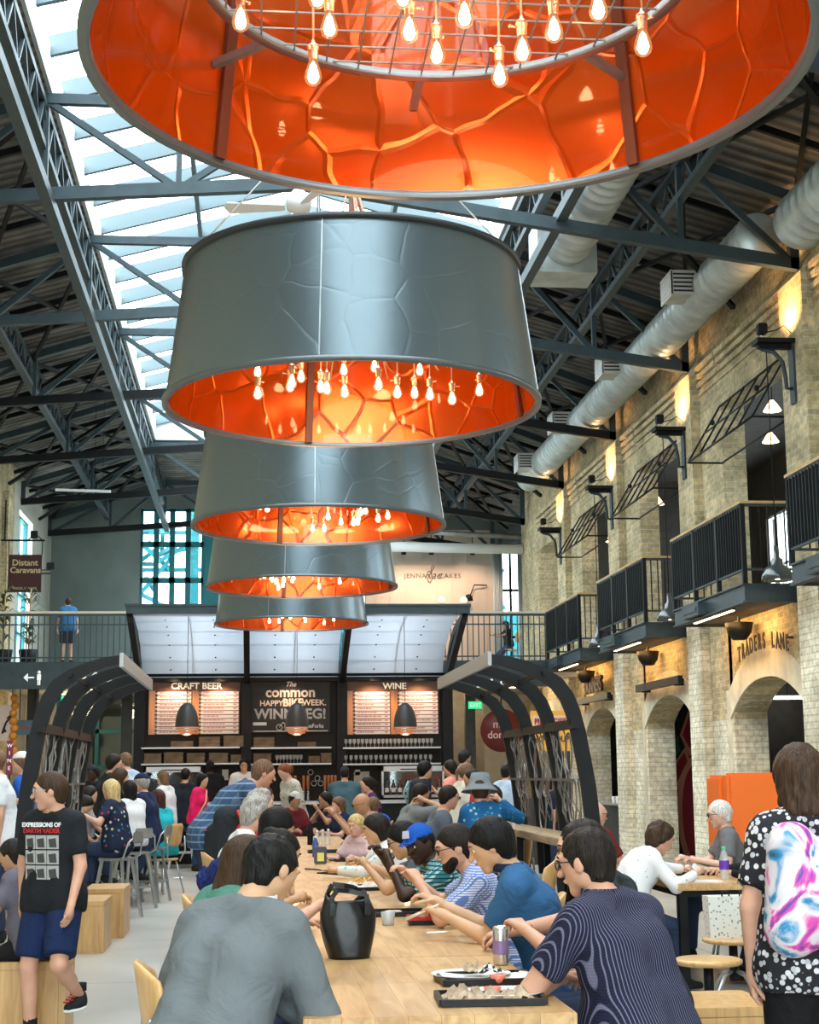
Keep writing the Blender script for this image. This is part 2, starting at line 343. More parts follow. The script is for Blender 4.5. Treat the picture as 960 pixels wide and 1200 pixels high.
# ---- roof deck
M_deck = mat('corrugated_deck', (.13, .125, .115), .7)
def _d():
    m = M_deck; tc = N(m, 'TexCoord'); w = N(m, 'TexWave'); w.bands_direction = 'Y'; w.inputs['Scale'].default_value = 1.3; w.inputs['Distortion'].default_value = .15
    L(m, tc.outputs['Object'], w.inputs['Vector']); n = N(m, 'TexNoise'); n.inputs['Scale'].default_value = 2.2; n.inputs['Detail'].default_value = 5; L(m, tc.outputs['Object'], n.inputs['Vector'])
    c = ramp(m, n.outputs['Fac'], [(.35, (.13, .12, .105)), (.65, (.27, .255, .225))]); c2 = ramp(m, w.outputs['Fac'], [(.2, (.45, .45, .45)), (.6, (1, 1, 1))])
    mx = N(m, 'Mix', data_type='RGBA', blend_type='MULTIPLY'); mx.inputs[0].default_value = 1; L(m, c, mx.inputs[6]); L(m, c2, mx.inputs[7]); L(m, mx.outputs[2], bsdf(m).inputs['Base Color'])
    b = N(m, 'Bump'); b.inputs['Strength'].default_value = .8; b.inputs['Distance'].default_value = .05; L(m, w.outputs['Fac'], b.inputs['Height']); L(m, b.outputs[0], bsdf(m).inputs['Normal'])
_d()
SX0, SX1, SZ, SYE = -2.65, 3.9, 10.05, 39.4
m = MB()
for (xa, za, xb, zb) in ((XL-.4, 8.98, SX0, SZ), (SX1, SZ, XR+.5, 9.0)):
    m.prism([(xa, YF, za), (xb, YF, zb), (xb, YF, zb+.15), (xa, YF, za+.15)], (0, YB-YF+.2, 0))
m.box((SX0, SYE, SZ), (SX1, YB+.2, SZ+.15))
m.box((XR+.5, 39, 9.0), (9.1, YB+.2, 9.15))
tag(m.build('ceiling', M_deck), 'dark corrugated metal roof deck either side of the skylight', kind='structure')
# ---- skylight
M_curb = mat('curb_panel', (.62, .70, .72), .5); M_bar = mat('glazing_bar', (.11, .16, .18), .5)
m = MB()
for x in (SX0, SX1): m.box((x-.05, YF, SZ), (x+.05, SYE, 10.55))
m.box((SX0, SYE-.05, SZ), (SX1, SYE+.05, 10.55)); m.box((SX0, YF-.05, SZ), (SX1, YF+.05, 10.55)); tag(m.build('trim_3', M_curb), kind='structure')
sk = tag(empty('window_6', (.62, 15.5, 10.5)), 'long ridge skylight of white glazing with grey bars', kind='structure')
RZ, ZC = 11.45, 10.55; m = MB(); y = SYE-.1
while y > YF:
    for s, xe in ((-1, SX0), (1, SX1)): m.bar(Vector((xe, y, ZC))-sk.location, Vector((.62, y, RZ))-sk.location, .08, .26)
    y -= BAY/4
for t in (.0, .5, 1):
    for xe in (SX0, SX1): m.bar((xe+(.62-xe)*t-.62, YF-15.5, ZC+(RZ-ZC)*t-10.6), (xe+(.62-xe)*t-.62, SYE-15.5, ZC+(RZ-ZC)*t-10.6), .07, .14)
m.build('window_frame', M_bar, sk); m = MB()
for xe in (SX0, SX1): m.prism([(xe-.62, YF-15.5, ZC-10.5+.17), (0, YF-15.5, RZ-10.5+.17), (0, YF-15.5, RZ-10.5+.18), (xe-.62, YF-15.5, ZC-10.5+.18)], (0, SYE-YF, 0))
for y in (YF, SYE): m.prism([(SX0-.62, y-15.5, .05), (SX1-.62, y-15.5, .05), (0, y-15.5, RZ-10.5)], (0, .01, 0))
m.build('window_pane', M_pane, sk)
# ---- trusses
TY = [18.64+5.19*k for k in range(-4, 6)]
for i, y in enumerate(TY):
    lab = 'painted steel roof truss spanning the hall, ' + ['first of the row behind the gable', 'second of the row', 'third of the row', 'above the big lamp second in line', 'crossing just above the largest grey lamp', 'crossing behind the largest grey lamp', 'crossing above the third lamp', 'above the canopied bar', 'last but one before the end wall', 'directly in front of the end wall'][i]
    o = empty('roof_truss', (.62, y, 8), label=lab, cat='truss', group='roof trusses')
    def P(x, z, dy=0): return Vector((x-.62, dy, z-8))
    b = MB(); BZ = lambda x: 8.9-(.0731*(.62-x) if x < .62 else .147*(x-.62))
    b.bar(P(XL, BZ(XL)), P(.62, 8.9), .12, .16); b.bar(P(.62, 8.9), P(6.93, BZ(6.93)), .12, .16); b.build('bottom_chord', M_truss if i < 6 else M_black, o)
    t = MB(); t.bar(P(XL, 8.86), P(SX0, 9.92), .12, .14); t.bar(P(SX0, 9.92), P(SX1, 9.92), .1, .13); t.bar(P(SX1, 9.92), P(6.93, 8.86), .12, .14); t.build('top_chord', M_truss, o)
    w = MB(); w.bar(P(XL+.05, BZ(XL)), P(XL+.05, 8.9), .1); w.bar(P(6.88, BZ(6.9)-.07), P(6.88, 8.8), .12)
    for a, c in (((SX0, 9.92), (SX0, BZ(SX0))), ((SX0, 9.9), (-1.0, BZ(-1))), ((-1, 9.9), (-1, BZ(-1))), ((.62, 9.92), (-1, BZ(-1))), ((.62, 9.92), (.62, 8.9)), ((.62, 9.92), (2.3, BZ(2.3))), ((2.3, 9.9), (2.3, BZ(2.3))), ((SX1, 9.92), (2.3, BZ(2.3))),
                 ((SX1, 9.92), (SX1, BZ(SX1))), ((SX1, 9.92), (5.4, BZ(5.4))), ((5.4, 9.35), (5.4, BZ(5.4))), ((5.4, 9.4), (6.88, BZ(6.88))), ((SX0, 9.92), (-4.2, BZ(-4.2))), ((-4.2, 9.4), (-4.2, BZ(-4.2))), ((-4.2, 9.4), (XL+.05, BZ(XL)))):
        w.bar(P(*a), P(*c), .07, .08)
    w.build('web', M_truss, o)
for x, lab in ((-2.58, 'long steel tie beam running under the trusses on the plaster-wall side'), (3.83, 'long steel tie beam running under the trusses on the arcade side')):
    tag(MB().bar((x, YF+.3, 8.53), (x, 44.5, 8.53), .13, .15).build('tie_beam', M_truss), lab, 'beam')
def lattice(x, z0, z1, lab):
    o = empty('lattice_girder', (x, 15, z0), label=lab, cat='girder', group='lattice girders under the roof deck'); a = MB(); a.bar((-.03, YF-15, 0), (-.03, 29.5, 0), .12, .09); a.bar((-.03, YF-15, z1-z0), (-.03, 29.5, z1-z0), .12, .09); a.build('chord', M_truss, o)
    w = MB(); y = YF; h = z1-z0
    while y < 44: w.bar((0, y-15, 0), (0, y-15+.42, h), .045); w.bar((0, y-15+.42, h), (0, y-15+.84, 0), .045); y += .84
    w.build('lacing', M_truss, o)
lattice(SX0-.02, 9.3, 9.84, 'open web girder along the skylight edge on the plaster-wall side'); lattice(SX1+.02, 9.3, 9.84, 'open web girder along the skylight edge on the arcade side')
lattice(-4.25, 8.85, 9.3, 'open web girder midway down the roof slope on the plaster-wall side'); lattice(5.45, 8.85, 9.3, 'open web girder midway down the roof slope on the arcade side')
m = MB()
for i in range(len(TY)-1):
    y0, y1 = TY[i], TY[i+1]
    for xa, za, xb, zb in ((XL+.1, 8.85, -4.25, 9.3), (-4.25, 9.3, SX0, 9.8), (SX1, 9.8, 5.45, 9.3), (5.45, 9.3, 6.95, 8.85)):
        m.bar((xa, y0, za), (xb, y1, zb), .06); m.bar((xb, y0, zb), (xa, y1, za), .06)
    for f in (.25, .5, .75):
        ym = y0+(y1-y0)*f
        if i > 1: m.bar((XL, ym, 8.93), (SX0, ym, 9.95), .06, .09); m.bar((SX1, ym, 9.95), (XR, ym, 8.95), .06, .09)
    m.bar((SX0, y0, 9.85), (XL+.1, y0+2.6, 8.4), .07) if i > 2 else None; m.bar((SX1, y0, 9.85), (6.9, y0+2.6, 8.2), .07) if i > 2 else None
tag(m.build('roof_bracing', M_black), 'dark crossed steel bracing below the roof deck', 'bracing')
# ---- right-hand rooms behind the arcade: slab, outer wall, partitions
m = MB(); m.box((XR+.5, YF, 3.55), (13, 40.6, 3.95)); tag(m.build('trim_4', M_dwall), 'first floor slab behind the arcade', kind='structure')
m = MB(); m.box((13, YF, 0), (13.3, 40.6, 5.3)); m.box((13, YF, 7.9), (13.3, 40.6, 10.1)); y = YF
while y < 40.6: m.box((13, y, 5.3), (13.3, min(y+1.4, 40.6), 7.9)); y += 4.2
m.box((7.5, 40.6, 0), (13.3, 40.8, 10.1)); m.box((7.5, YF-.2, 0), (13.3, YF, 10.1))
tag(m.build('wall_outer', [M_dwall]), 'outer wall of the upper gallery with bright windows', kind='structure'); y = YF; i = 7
while y+4.2 < 40.6: window(i, (13.1, y+1.4, 5.3), (13.1, y+4.2, 7.9), 0, 3, 2, .07, M_white); y += 4.2; i += 1
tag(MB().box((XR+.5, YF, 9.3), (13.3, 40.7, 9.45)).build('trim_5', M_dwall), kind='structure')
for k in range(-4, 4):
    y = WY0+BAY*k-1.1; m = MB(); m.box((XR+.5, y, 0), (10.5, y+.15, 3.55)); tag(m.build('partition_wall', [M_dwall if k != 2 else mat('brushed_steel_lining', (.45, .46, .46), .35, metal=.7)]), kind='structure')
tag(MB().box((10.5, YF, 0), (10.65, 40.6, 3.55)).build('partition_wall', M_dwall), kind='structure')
# ---- balconies
def balcony(k):
    wy = WY0+BAY*k; lab = ['black steel balcony at the frame edge, closest to the viewer', 'black steel balcony above the TRADERS LANE arch', 'black steel balcony above the mural arch', 'black steel balcony joining the mezzanine railing'][k+1]
    o = empty('balcony', (6.3, wy, 3.68), label=lab, cat='balcony', group='balconies along the brick arcade'); LN = 3.4
    s = MB(); s.box((.02, .02, .04), (.75, LN-.02, .25)); s.build('deck', M_dwall, o)
    s = MB(); s.box((-.01, 0, 0), (.02, LN, .25)); s.box((-.04, -.02, 0), (.05, LN+.02, .02)); s.box((-.04, -.02, .235), (.05, LN+.02, .255)); s.box((0, -.01, 0), (.75, .02, .25)); s.box((0, LN-.02, 0), (.75, LN+.01, .25))
    s.box((0, -.05, 0), (.75, .03, .02)); s.build('fascia', M_dsteel, o)
    s = MB(); s.box((-.13, 1.75, .03), (-.01, 2.6, .2)); s.box((-.14, 1.85, .08), (-.12, 2.5, .14)); s.build('planter_box', M_dsteel, o)
    s = MB(); s.box((-.035, -.035, 1.3), (.035, LN+.035, 1.335)); s.box((.035, -.035, 1.3), (.75, .035, 1.335)); s.box((.035, LN-.035, 1.3), (.75, LN+.035, 1.335)); s.build('handrail', M_oak, o)
    s = MB(); s.box((-.02, 0, 1.265), (.02, LN, 1.3)); s.box((-.02, 0, .42), (.02, LN, .45)); s.box((0, -.02, 1.265), (.75, .02, 1.3)); s.box((0, -.02, .42), (.75, .02, .45)); s.box((0, LN-.02, .42), (.75, LN+.02, .45)); s.build('rail_frame', M_dsteel, o)
    s = MB(); n = 31
    for i in range(n+1): y = LN*i/n; s.box((-.03, y-.009, .44), (.03, y+.009, 1.28))
    for i in range(1, 7):
        for y in (0, LN): s.box((.75*i/6.6-.008, y-.012, .44), (.75*i/6.6+.008, y+.012, 1.28))
    s.build('balusters', M_black, o)
    for y in (0, LN/3, 2*LN/3, LN): MB().box((-.03, y-.03, .25), (.03, y+.03, 1.3)).build('post', M_black, o)
    # strip light and speaker under the deck
    q = empty('strip_light', (6.42, wy+1.0, 3.69), label='warm strip light under the ' + lab.split(',')[0].replace('black steel ', ''), cat='light', group='strip lights under the balconies')
    MB().box((0, 0, 0), (.05, 1.9, .03)).build('housing', M_black, q); MB().box((.005, .02, -.012), (.045, 1.88, 0)).build('diffuser', mat('warm_strip', (1, .8, .5), emit=(1, .72, .38), es=9), q)
    a = lamp('strip_glow', 'AREA', (.2, 1.0, -.03), 20, (1, .55, .18), .25, parent=q, size_y=2.4); a.rotation_euler = (0, -.5, 0)
    q = empty('loudspeaker', (6.8, wy+1.9, 3.36), label='black loudspeaker pod hung under the ' + lab.split(',')[0].replace('black steel ', ''), cat='loudspeaker', group='loudspeakers under the balconies')
    s = MB(); s.lathe([(0, 0), (.1, 0), (.17, .1), (.2, .24), (.0, .26)], 14, (0, 0, 0)); s.build('housing', M_black, q); MB().bar((0, 0, .24), (0, 0, .33), .03).build('bracket', M_black, q)
for k in range(-1, 3): balcony(k)
# ---- wire awning frames above the balcony doors
for k in range(0, 3):
    wy = WY0+BAY*k; o = empty('awning_frame', (XR, wy, 6.1), label='black wire awning frame over the '+['doorway above the TRADERS LANE arch', 'doorway above the mural arch', 'doorway beside the mezzanine'][k], cat='awning frame', group='wire awning frames')
    s = MB(); LN = 3.1; X0 = -.55; Zt = .93
    for i in range(6): y = LN*i/5; s.tube([(-.02, y, Zt), (X0, y, .05)], .016, 5)
    for y in (0, LN): s.tube([(X0, y, .05), (0, y, .05)], .016, 5)
    s.tube([(X0, 0, .05), (X0, LN, .05)], .018, 5); s.tube([(X0/2, 0, Zt/2+.04), (X0/2, LN, Zt/2+.04)], .014, 5); s.tube([(-.02, 0, Zt), (-.02, LN, Zt)], .018, 5); s.tube([(-.02, 0, .05), (-.02, LN, .05)], .016, 5)
    s.build('wire_frame', M_black, o); s = MB()
    for y in (.5, 2.6): s.ball((X0/2-.02, y, Zt/2+.1), .045, 6, 4)
    s.build('clamp', M_black, o)
# ---- pilaster brackets with spotlight above and barn lamp hanging from the arm
for k in range(-1, 4):
    wy = WY0+BAY*k; yc = wy-.54; lab = ['nearest pilaster', 'pilaster beside the TRADERS LANE arch', 'pilaster between the two middle balconies', 'pilaster beside the balcony next to the mezzanine', 'last pilaster before the hall end'][k+1]
    o = empty('wall_bracket', (XR-.15, yc, 6.2), label='blue-black steel bracket on the '+lab, cat='bracket', group='steel brackets on the pilasters')
    s = MB(); s.box((-.03, -.09, 0), (0, .09, .85)); s.build('back_plate', M_dsteel, o)
    s = MB(); s.box((-.5, -.13, .78), (0, .13, .84)); s.box((-.46, -.04, .72), (0, .04, .78)); s.build('arm', M_black, o)
    s = MB(); s.tube([(-.42, 0, .72), (-.25, 0, .68), (-.14, 0, .55), (-.11, 0, .35), (-.1, 0, .2), (-.02, 0, .2)], .028, 6); s.build('brace', M_dsteel, o)
    q = empty('spotlight', (XR-.55, yc, 7.04), label='small black spotlight on the bracket of the '+lab, cat='spotlight', group='spotlights on the brackets')
    s = MB(); s.box((-.05, -.05, .08), (.07, .07, .22), .01); s.build('head', M_black, q); MB().tube([(0, 0, 0), (0, 0, .1)], .015, 6).build('stem', M_chrome, q)
    s = MB(); s.tube([(.05, 0, .1), (.2, 0, .14), (.3, 0, .2), (.4, 0, .1)], .008, 5); s.build('cable', M_black, q)
    l = lamp('spot_beam', 'SPOT', (.08, 0, .16), 120, (1, .55, .22), .08, parent=q, spot=2.3); l.rotation_euler = Vector((.5, 0, .7)).to_track_quat('-Z', 'Y').to_euler()
    if k < 3:
        q = empty('barn_lamp', (XR-.5, yc, 3.9), label='dark enamel barn lamp hanging by the '+lab, cat='lamp', group='barn lamps by the balconies')
        s = MB(); s.lathe([(.0, .44), (.035, .44), (.04, .3), (.075, .26), (.08, .2), (.14, .17), (.2, .06), (.205, 0), (.195, 0), (.13, .15), (0, .19)], 20); s.build('shade', mat('dark_enamel', (.05, .06, .065), .25, coat=.6), q)
        MB().ball((0, 0, .06), .05).build('bulb', mat('warm_bulb', (1, .8, .5), emit=(1, .8, .5), es=14), q); MB().tube([(0, 0, .44), (0, 0, 3.02)], .008, 5).build('cord', M_black, q)
# ---- ducts
def duct(lab, p, q, r, rib=.24, name='air_duct', regs=()):
    p, q = Vector(p), Vector(q); o = empty(name, p, label=lab, cat='duct'); d = q-p; n = int(d.length/rib); s = MB(); pts = []; rs = []
    for i in range(n):
        for f, a in ((0, 0), (.12, .022), (.3, .022), (.42, 0)): pts.append(d*((i+f)/n)); rs.append(r+a)
    s.tube(pts+[d], rs+[r], 24); s.build('duct_body', M_duct, o)
    for t in regs:
        s = MB(); c = d*t; s.box((-r-.28, c.y-.28, c.z-.12), (-r*.6, c.y+.28, c.z+.2)); g = s.build('register', M_duct, o); s = MB(); s.box((-r-.3, c.y-.3, c.z-.15), (-r-.28, c.y+.3, c.z+.23))
        for i in range(5): s.box((-r-.31, c.y-.26, c.z-.11+.065*i), (-r-.295, c.y+.26, c.z-.08+.065*i))
        s.box((-r-.3, c.y-.3, c.z-.14), (-r*.55, c.y-.285, c.z+.22)); s.build('grille', M_white, g); s = MB()
        for i in range(5): s.box((-r-.27, c.y-.31, c.z-.10+.062*i), (-r*.62, c.y-.298, c.z-.075+.062*i))
        s.build('louvre_gap', M_dwall, g)
    return o
duct('long spiral galvanised duct running high along the brick wall', (6.5, 18.8, 8.42), (6.5, 36.2, 8.5), .30, regs=(.14, .4, .66, .9))
a = at(945, 262, Y=17.6); a.x = 6.6; duct('short spiral duct end in the upper corner by the brick wall', (a.x, 12, a.z), (a.x, 17.6, a.z), .34)
a = at(655, 285, Y=20.5); a.x += .12; b = a.copy(); b.y = 13.5; b.z += .1; duct('wide spiral duct beside the skylight edge ending in a box', b, a, .33)
o = MB().box((a.x-.42, 20.5, a.z-.42), (a.x+.42, 21.2, a.z+.36)).build('duct_plenum', M_duct); tag(o, 'square galvanised plenum box at the end of the wide duct', 'duct box')
# white pipe crossing near the hall end, hung linear light
tag(MB().tube([(3.1, 40.3, 7.45), (7.02, 40.3, 7.38)], .13, 14).build('white_pipe', M_white), 'white insulated pipe crossing in front of the panelled wall', 'pipe')
tag(MB().tube([(3.3, 40.6, 7.95), (7.0, 40.6, 7.75)], .07, 10).build('grey_pipe', M_galv), 'thin grey pipe crossing above the white insulated pipe', 'pipe')
a, b = at(65, 574, Y=33), at(130, 576, Y=33); q = empty('linear_light', a, label='slim white linear light hung below the trusses near the plaster wall', cat='light')
d = b-a; MB().bar((0, 0, 0), d, .06, .05).build('housing', M_white, q); s = MB(); s.tube([d*.7, d*.7+Vector((0, 0, 2.6))], .006, 4); s.tube([d*.85, d*.85+Vector((0, 0, 2.6))], .006, 4); s.build('hanger_wire', M_black, q)
# ---- mezzanine
YM = 33.5
m = MB(); m.box((XL, YM, 3.6), (XR, YB, 3.92)); tag(m.build('trim_6', M_cream), 'mezzanine floor slab across the hall end', kind='structure')
m = MB(); m.box((XL, YM-.08, 3.38), (6.35, YM, 3.95)); tag(m.build('trim_7', M_dsteel), 'dark fascia board along the mezzanine edge', kind='structure')
def railing(x0, x1, lab):
    o = empty('mezzanine_railing', (x0, YM+.02, 3.95), label=lab, cat='railing', group='mezzanine railings'); w = x1-x0
    MB().box((0, -.04, 1.03), (w, .04, 1.08)).build('handrail', mat('pale_rail', (.70, .62, .48), .4), o)
    s = MB(); s.box((0, -.02, .08), (w, .02, .11)); s.box((0, -.015, .78), (w, .015, .81)); s.box((0, -.02, .98), (w, .02, 1.03)); s.build('cross_rail', M_truss, o); s = MB(); n = int(w/.12)
    for i in range(n+1): s.box((w*i/n-.011, -.011, 0), (w*i/n+.011, .011, 1.03))
    s.build('balusters', M_dsteel, o)
railing(XL, -2.3, 'slim steel railing of the mezzanine where the boy in blue stands'); railing(-2.3, 3.6, 'slim steel railing of the mezzanine behind the bar canopy'); railing(3.6, 6.3, 'slim steel railing of the mezzanine next to the last balcony')
# lights of the shop upstairs: warm wash on the cream panelled wall
for i, x in enumerate((4.2, 5.0, 6.2)):
    q = empty('track_spotlight', (x, YB-1.4, 7.75), label=['black track spotlight partly behind the lamp column', 'black track spotlight over the panelled shop wall', 'black track spotlight closest to the curtained window'][i], cat='spotlight', group='track spotlights over the panelled wall')
    s = MB(); s.lathe([(0, 0), (.07, 0), (.08, .16), (.0, .2)], 10); s.build('head', M_black, q); MB().tube([(0, 0, .18), (0, 0, .6)], .012, 5).build('stem', M_black, q)
    l = lamp('spot_beam', 'SPOT', (0, 0, -.03), 110, (1, .72, .5), .08, parent=q, spot=1.9); l.rotation_euler = Vector((0, .75, -.9)).to_track_quat('-Z', 'Y').to_euler()
# sign on the panelled wall
a = at(507, 675, Y=YB-.03); s = empty('wall_sign', a, label='thin script JENNA RAE CAKES lettering on the cream panelled wall', cat='sign'); mt = mat('sign_grey', (.12, .11, .10), .5)
lettering('lettering', 'JENNA', .2, mt, (-.52, 0, 0), s, space=1.15); lettering('lettering', 'CAKES', .2, mt, (.52, 0, 0), s, space=1.15)
lettering('lettering', 'Rae', .34, mt, (0, 0, .02), s, shear=.4)
q = MB(); q.tube([(-.1, 0, -.2), (-.16, 0, -.1), (-.05, 0, .1), (.06, 0, .28), (.0, 0, .34), (-.04, 0, .2), (-.02, 0, -.1), (-.08, 0, -.22)], .012, 5); q.build('flourish', mt, s)
# sconce and curtains
a = at(567, 686, Y=YB-.1); s = empty('wall_sconce', a, label='black swing arm wall lamp beside the panelled wall', cat='wall lamp'); q = MB(); q.tube([(.1, 0, 0), (-.3, -.1, 0), (-.42, -.15, -.3)], .018, 6); q.build('arm', M_black, s); q = MB(); q.lathe([(0, .1), (.08, .08), (.13, -.1), (0, -.1)], 12, (-.48, -.2, -.38)); q.build('shade', M_black, s)
M_curt = mat('white_curtain', (.75, .82, .84), .8)
for i, (x0, x1) in enumerate(((6.98, 7.28), (7.72, 8.1))):
    m = MB(); n = 24; m.smooth = True
    top = [(x0+(x1-x0)*(t/n)*(.75 if i else 1), YB-.12+.04*math.sin(t*1.7), 8.5) for t in range(n+1)]; bot = [(x0+(x1-x0)*t/n-(0 if i else .0), YB-.12+.05*math.sin(t*1.7+.5), 4.0) for t in range(n+1)]
    m.add(top+bot, [(t, t+1, n+2+t, n+1+t) for t in range(n)]); o = m.build('curtain', M_curt); tag(o, ['white floor length curtain beside the cream panelled wall', 'white floor length curtain beside the brick wall corner'][i], 'curtain', 'curtains of the shop window')
    sm = o.modifiers.new('s', 'SOLIDIFY'); sm.thickness = .01
# ================================================================ THE BIG LAMPS
def crumple(name, col, rough, metal, strength, scale, dist, coat=0):
    m = mat(name, col, rough, metal=metal, coat=coat); tc = N(m, 'TexCoord')
    n = N(m, 'TexNoise'); n.inputs['Scale'].default_value = 2.5; L(m, tc.outputs['Object'], n.inputs['Vector'])
    ad = N(m, 'VectorMath', operation='MULTIPLY_ADD'); L(m, n.outputs['Color'], ad.inputs[0]); ad.inputs[1].default_value = (.12, .12, .12); L(m, tc.outputs['Object'], ad.inputs[2])
    v = N(m, 'TexVoronoi'); v.feature = 'F1'; v.inputs['Scale'].default_value = scale; L(m, ad.outputs[0], v.inputs['Vector'])
    w = N(m, 'TexVoronoi'); w.feature = 'F2'; w.inputs['Scale'].default_value = scale; L(m, ad.outputs[0], w.inputs['Vector'])
    s = N(m, 'Math', operation='SUBTRACT'); L(m, w.outputs['Distance'], s.inputs[0]); L(m, v.outputs['Distance'], s.inputs[1])
    mr = N(m, 'MapRange'); mr.inputs[1].default_value = 0; mr.inputs[2].default_value = .07; L(m, s.outputs[0], mr.inputs[0])
    # every cell of the sheet dents to its own tilt
    cc = N(m, 'VectorMath', operation='SUBTRACT'); L(m, v.outputs['Color'], cc.inputs[0]); cc.inputs[1].default_value = (.5, .5, .5); sx = N(m, 'VectorMath', operation='DOT_PRODUCT'); L(m, cc.outputs[0], sx.inputs[0]); L(m, tc.outputs['Object'], sx.inputs[1])
    mu = N(m, 'Math', operation='MULTIPLY_ADD'); L(m, sx.outputs['Value'], mu.inputs[0]); mu.inputs[1].default_value = 1.0; e_ = N(m, 'Math', operation='MULTIPLY'); L(m, mr.outputs[0], e_.inputs[0]); e_.inputs[1].default_value = .03; L(m, e_.outputs[0], mu.inputs[2])
    b = N(m, 'Bump'); b.inputs['Strength'].default_value = strength; b.inputs['Distance'].default_value = dist
    L(m, mu.outputs[0], b.inputs['Height']); L(m, b.outputs[0], bsdf(m).inputs['Normal']); return m
M_shade = crumple('grey_shade_metal', (.17, .215, .24), .3, .8, .35, 3.2, .06)
M_lining = crumple('orange_lining', (.52, .066, .0015), .19, .6, .8, 2.9, .17, coat=.5)
M_rim = mat('rim_steel', (.16, .18, .19), .35, metal=.7)
M_brass = mat('socket_brass', (.62, .36, .24), .3, metal=.8); M_cordc = mat('copper_cord', (.55, .28, .18), .5)
M_core = mat('bulb_core', (1, .75, .4), emit=(1, .66, .34), es=55)
M_bglass = bpy.data.materials.new('bulb_glass'); M_bglass.use_nodes = True
def _g():
    m = M_bglass; nt = m.node_tree; nt.nodes.remove(bsdf(m)); t = N(m, 'BsdfTransparent'); t.inputs[0].default_value = (1, .93, .85, 1); g = N(m, 'BsdfGlossy'); g.inputs['Roughness'].default_value = .05
    e = N(m, 'Emission'); e.inputs[0].default_value = (1, .42, .16, 1); e.inputs[1].default_value = .8; x = N(m, 'MixShader'); x.inputs[0].default_value = .1; L(m, t.outputs[0], x.inputs[1]); L(m, g.outputs[0], x.inputs[2])
    x2 = N(m, 'MixShader'); x2.inputs[0].default_value = .35; L(m, x.outputs[0], x2.inputs[1]); L(m, e.outputs[0], x2.inputs[2]); L(m, x2.outputs[0], nt.nodes['Material Output'].inputs[0])
_g()
BR, TRr, BH, RIMZ = 1.25, 1.13, .93, 3.985
bulb_parts = None
def make_bulb(parent, x, y, z, top, name='bulb'):
    """z: bottom tip of the glass; top: height its cord hangs from"""
    global bulb_parts
    if bulb_parts is None:
        g = MB(); g.lathe([(.0, 0), (.014, .003), (.027, .014), (.0325, .032), (.030, .05), (.021, .078), (.0155, .098), (.0155, .105)], 14)
        c = MB(); c.lathe([(0, .01), (.014, .016), (.021, .034), (.017, .055), (.010, .08), (0, .095)], 10)
        s = MB(); s.lathe([(.0155, .10), (.018, .105), (.019, .14), (.023, .143), (.021, .155), (.008, .165), (.005, .18)], 12); s.tube([(.018, 0, .13), (.045, 0, .13)], .004, 5); s.ball((.048, 0, .13), (.004, .009, .007), 6, 4)
        k = MB(); k.tube([(0, 0, 0), (0, 0, 1)], .0045, 5)
        bulb_parts = (g.mesh('bulb', M_bglass), c.mesh('glow', M_core), s.mesh('socket', M_brass), k.mesh('cord', M_cordc))
    o = bpy.data.objects.new(name, bulb_parts[0]); COL.objects.link(o); o.parent = parent; o.location = (x, y, z)
    o.rotation_euler.z = (x*37+y*11) % 6.28
    for nm, me in zip(('filament_glow', 'socket', 'cord'), bulb_parts[1:]):
        q = bpy.data.objects.new(nm, me); COL.objects.link(q); q.parent = o
        if nm == 'cord': q.location = (0, 0, .17); q.scale = (1, 1, max(.02, top-z-.17))
LAMP_LAB = ['hugest grey drum lamp, its orange inside seen from below at the top', 'large grey drum lamp with orange lining, second in the row', 'middle grey drum lamp of the row with orange lining', 'fourth grey drum lamp of the row, above the bar canopy top', 'smallest looking grey drum lamp, last of the row before the bar']
B1 = [(282, 37, .3), (386, 45, .1), (480, 50, -.1), (512, 77, .2), (545, 47, -.3), (367, 104, .3), (474, 166, -.45), (586, 104, .25), (613, 89, .0), (650, 63, -.2), (706, 153, -.4), (755, 86, -.1), (372, 10, .0), (330, -20, .3), (450, -15, .5), (600, -10, .4), (700, -8, .3)]
B2 = [(302, 470, -.1), (302, 443, .4), (340, 460, .0), (353, 449, .3), (376, 461, .2), (383, 471, -.3), (403, 441, .5), (404, 487, -.2), (439, 437, .6), (444, 500, -.45), (466, 482, -.2), (486, 468, .1), (492, 441, .5), (504, 470, -.1), (530, 475, 0), (562, 465, .1), (342, 506, -.5)]
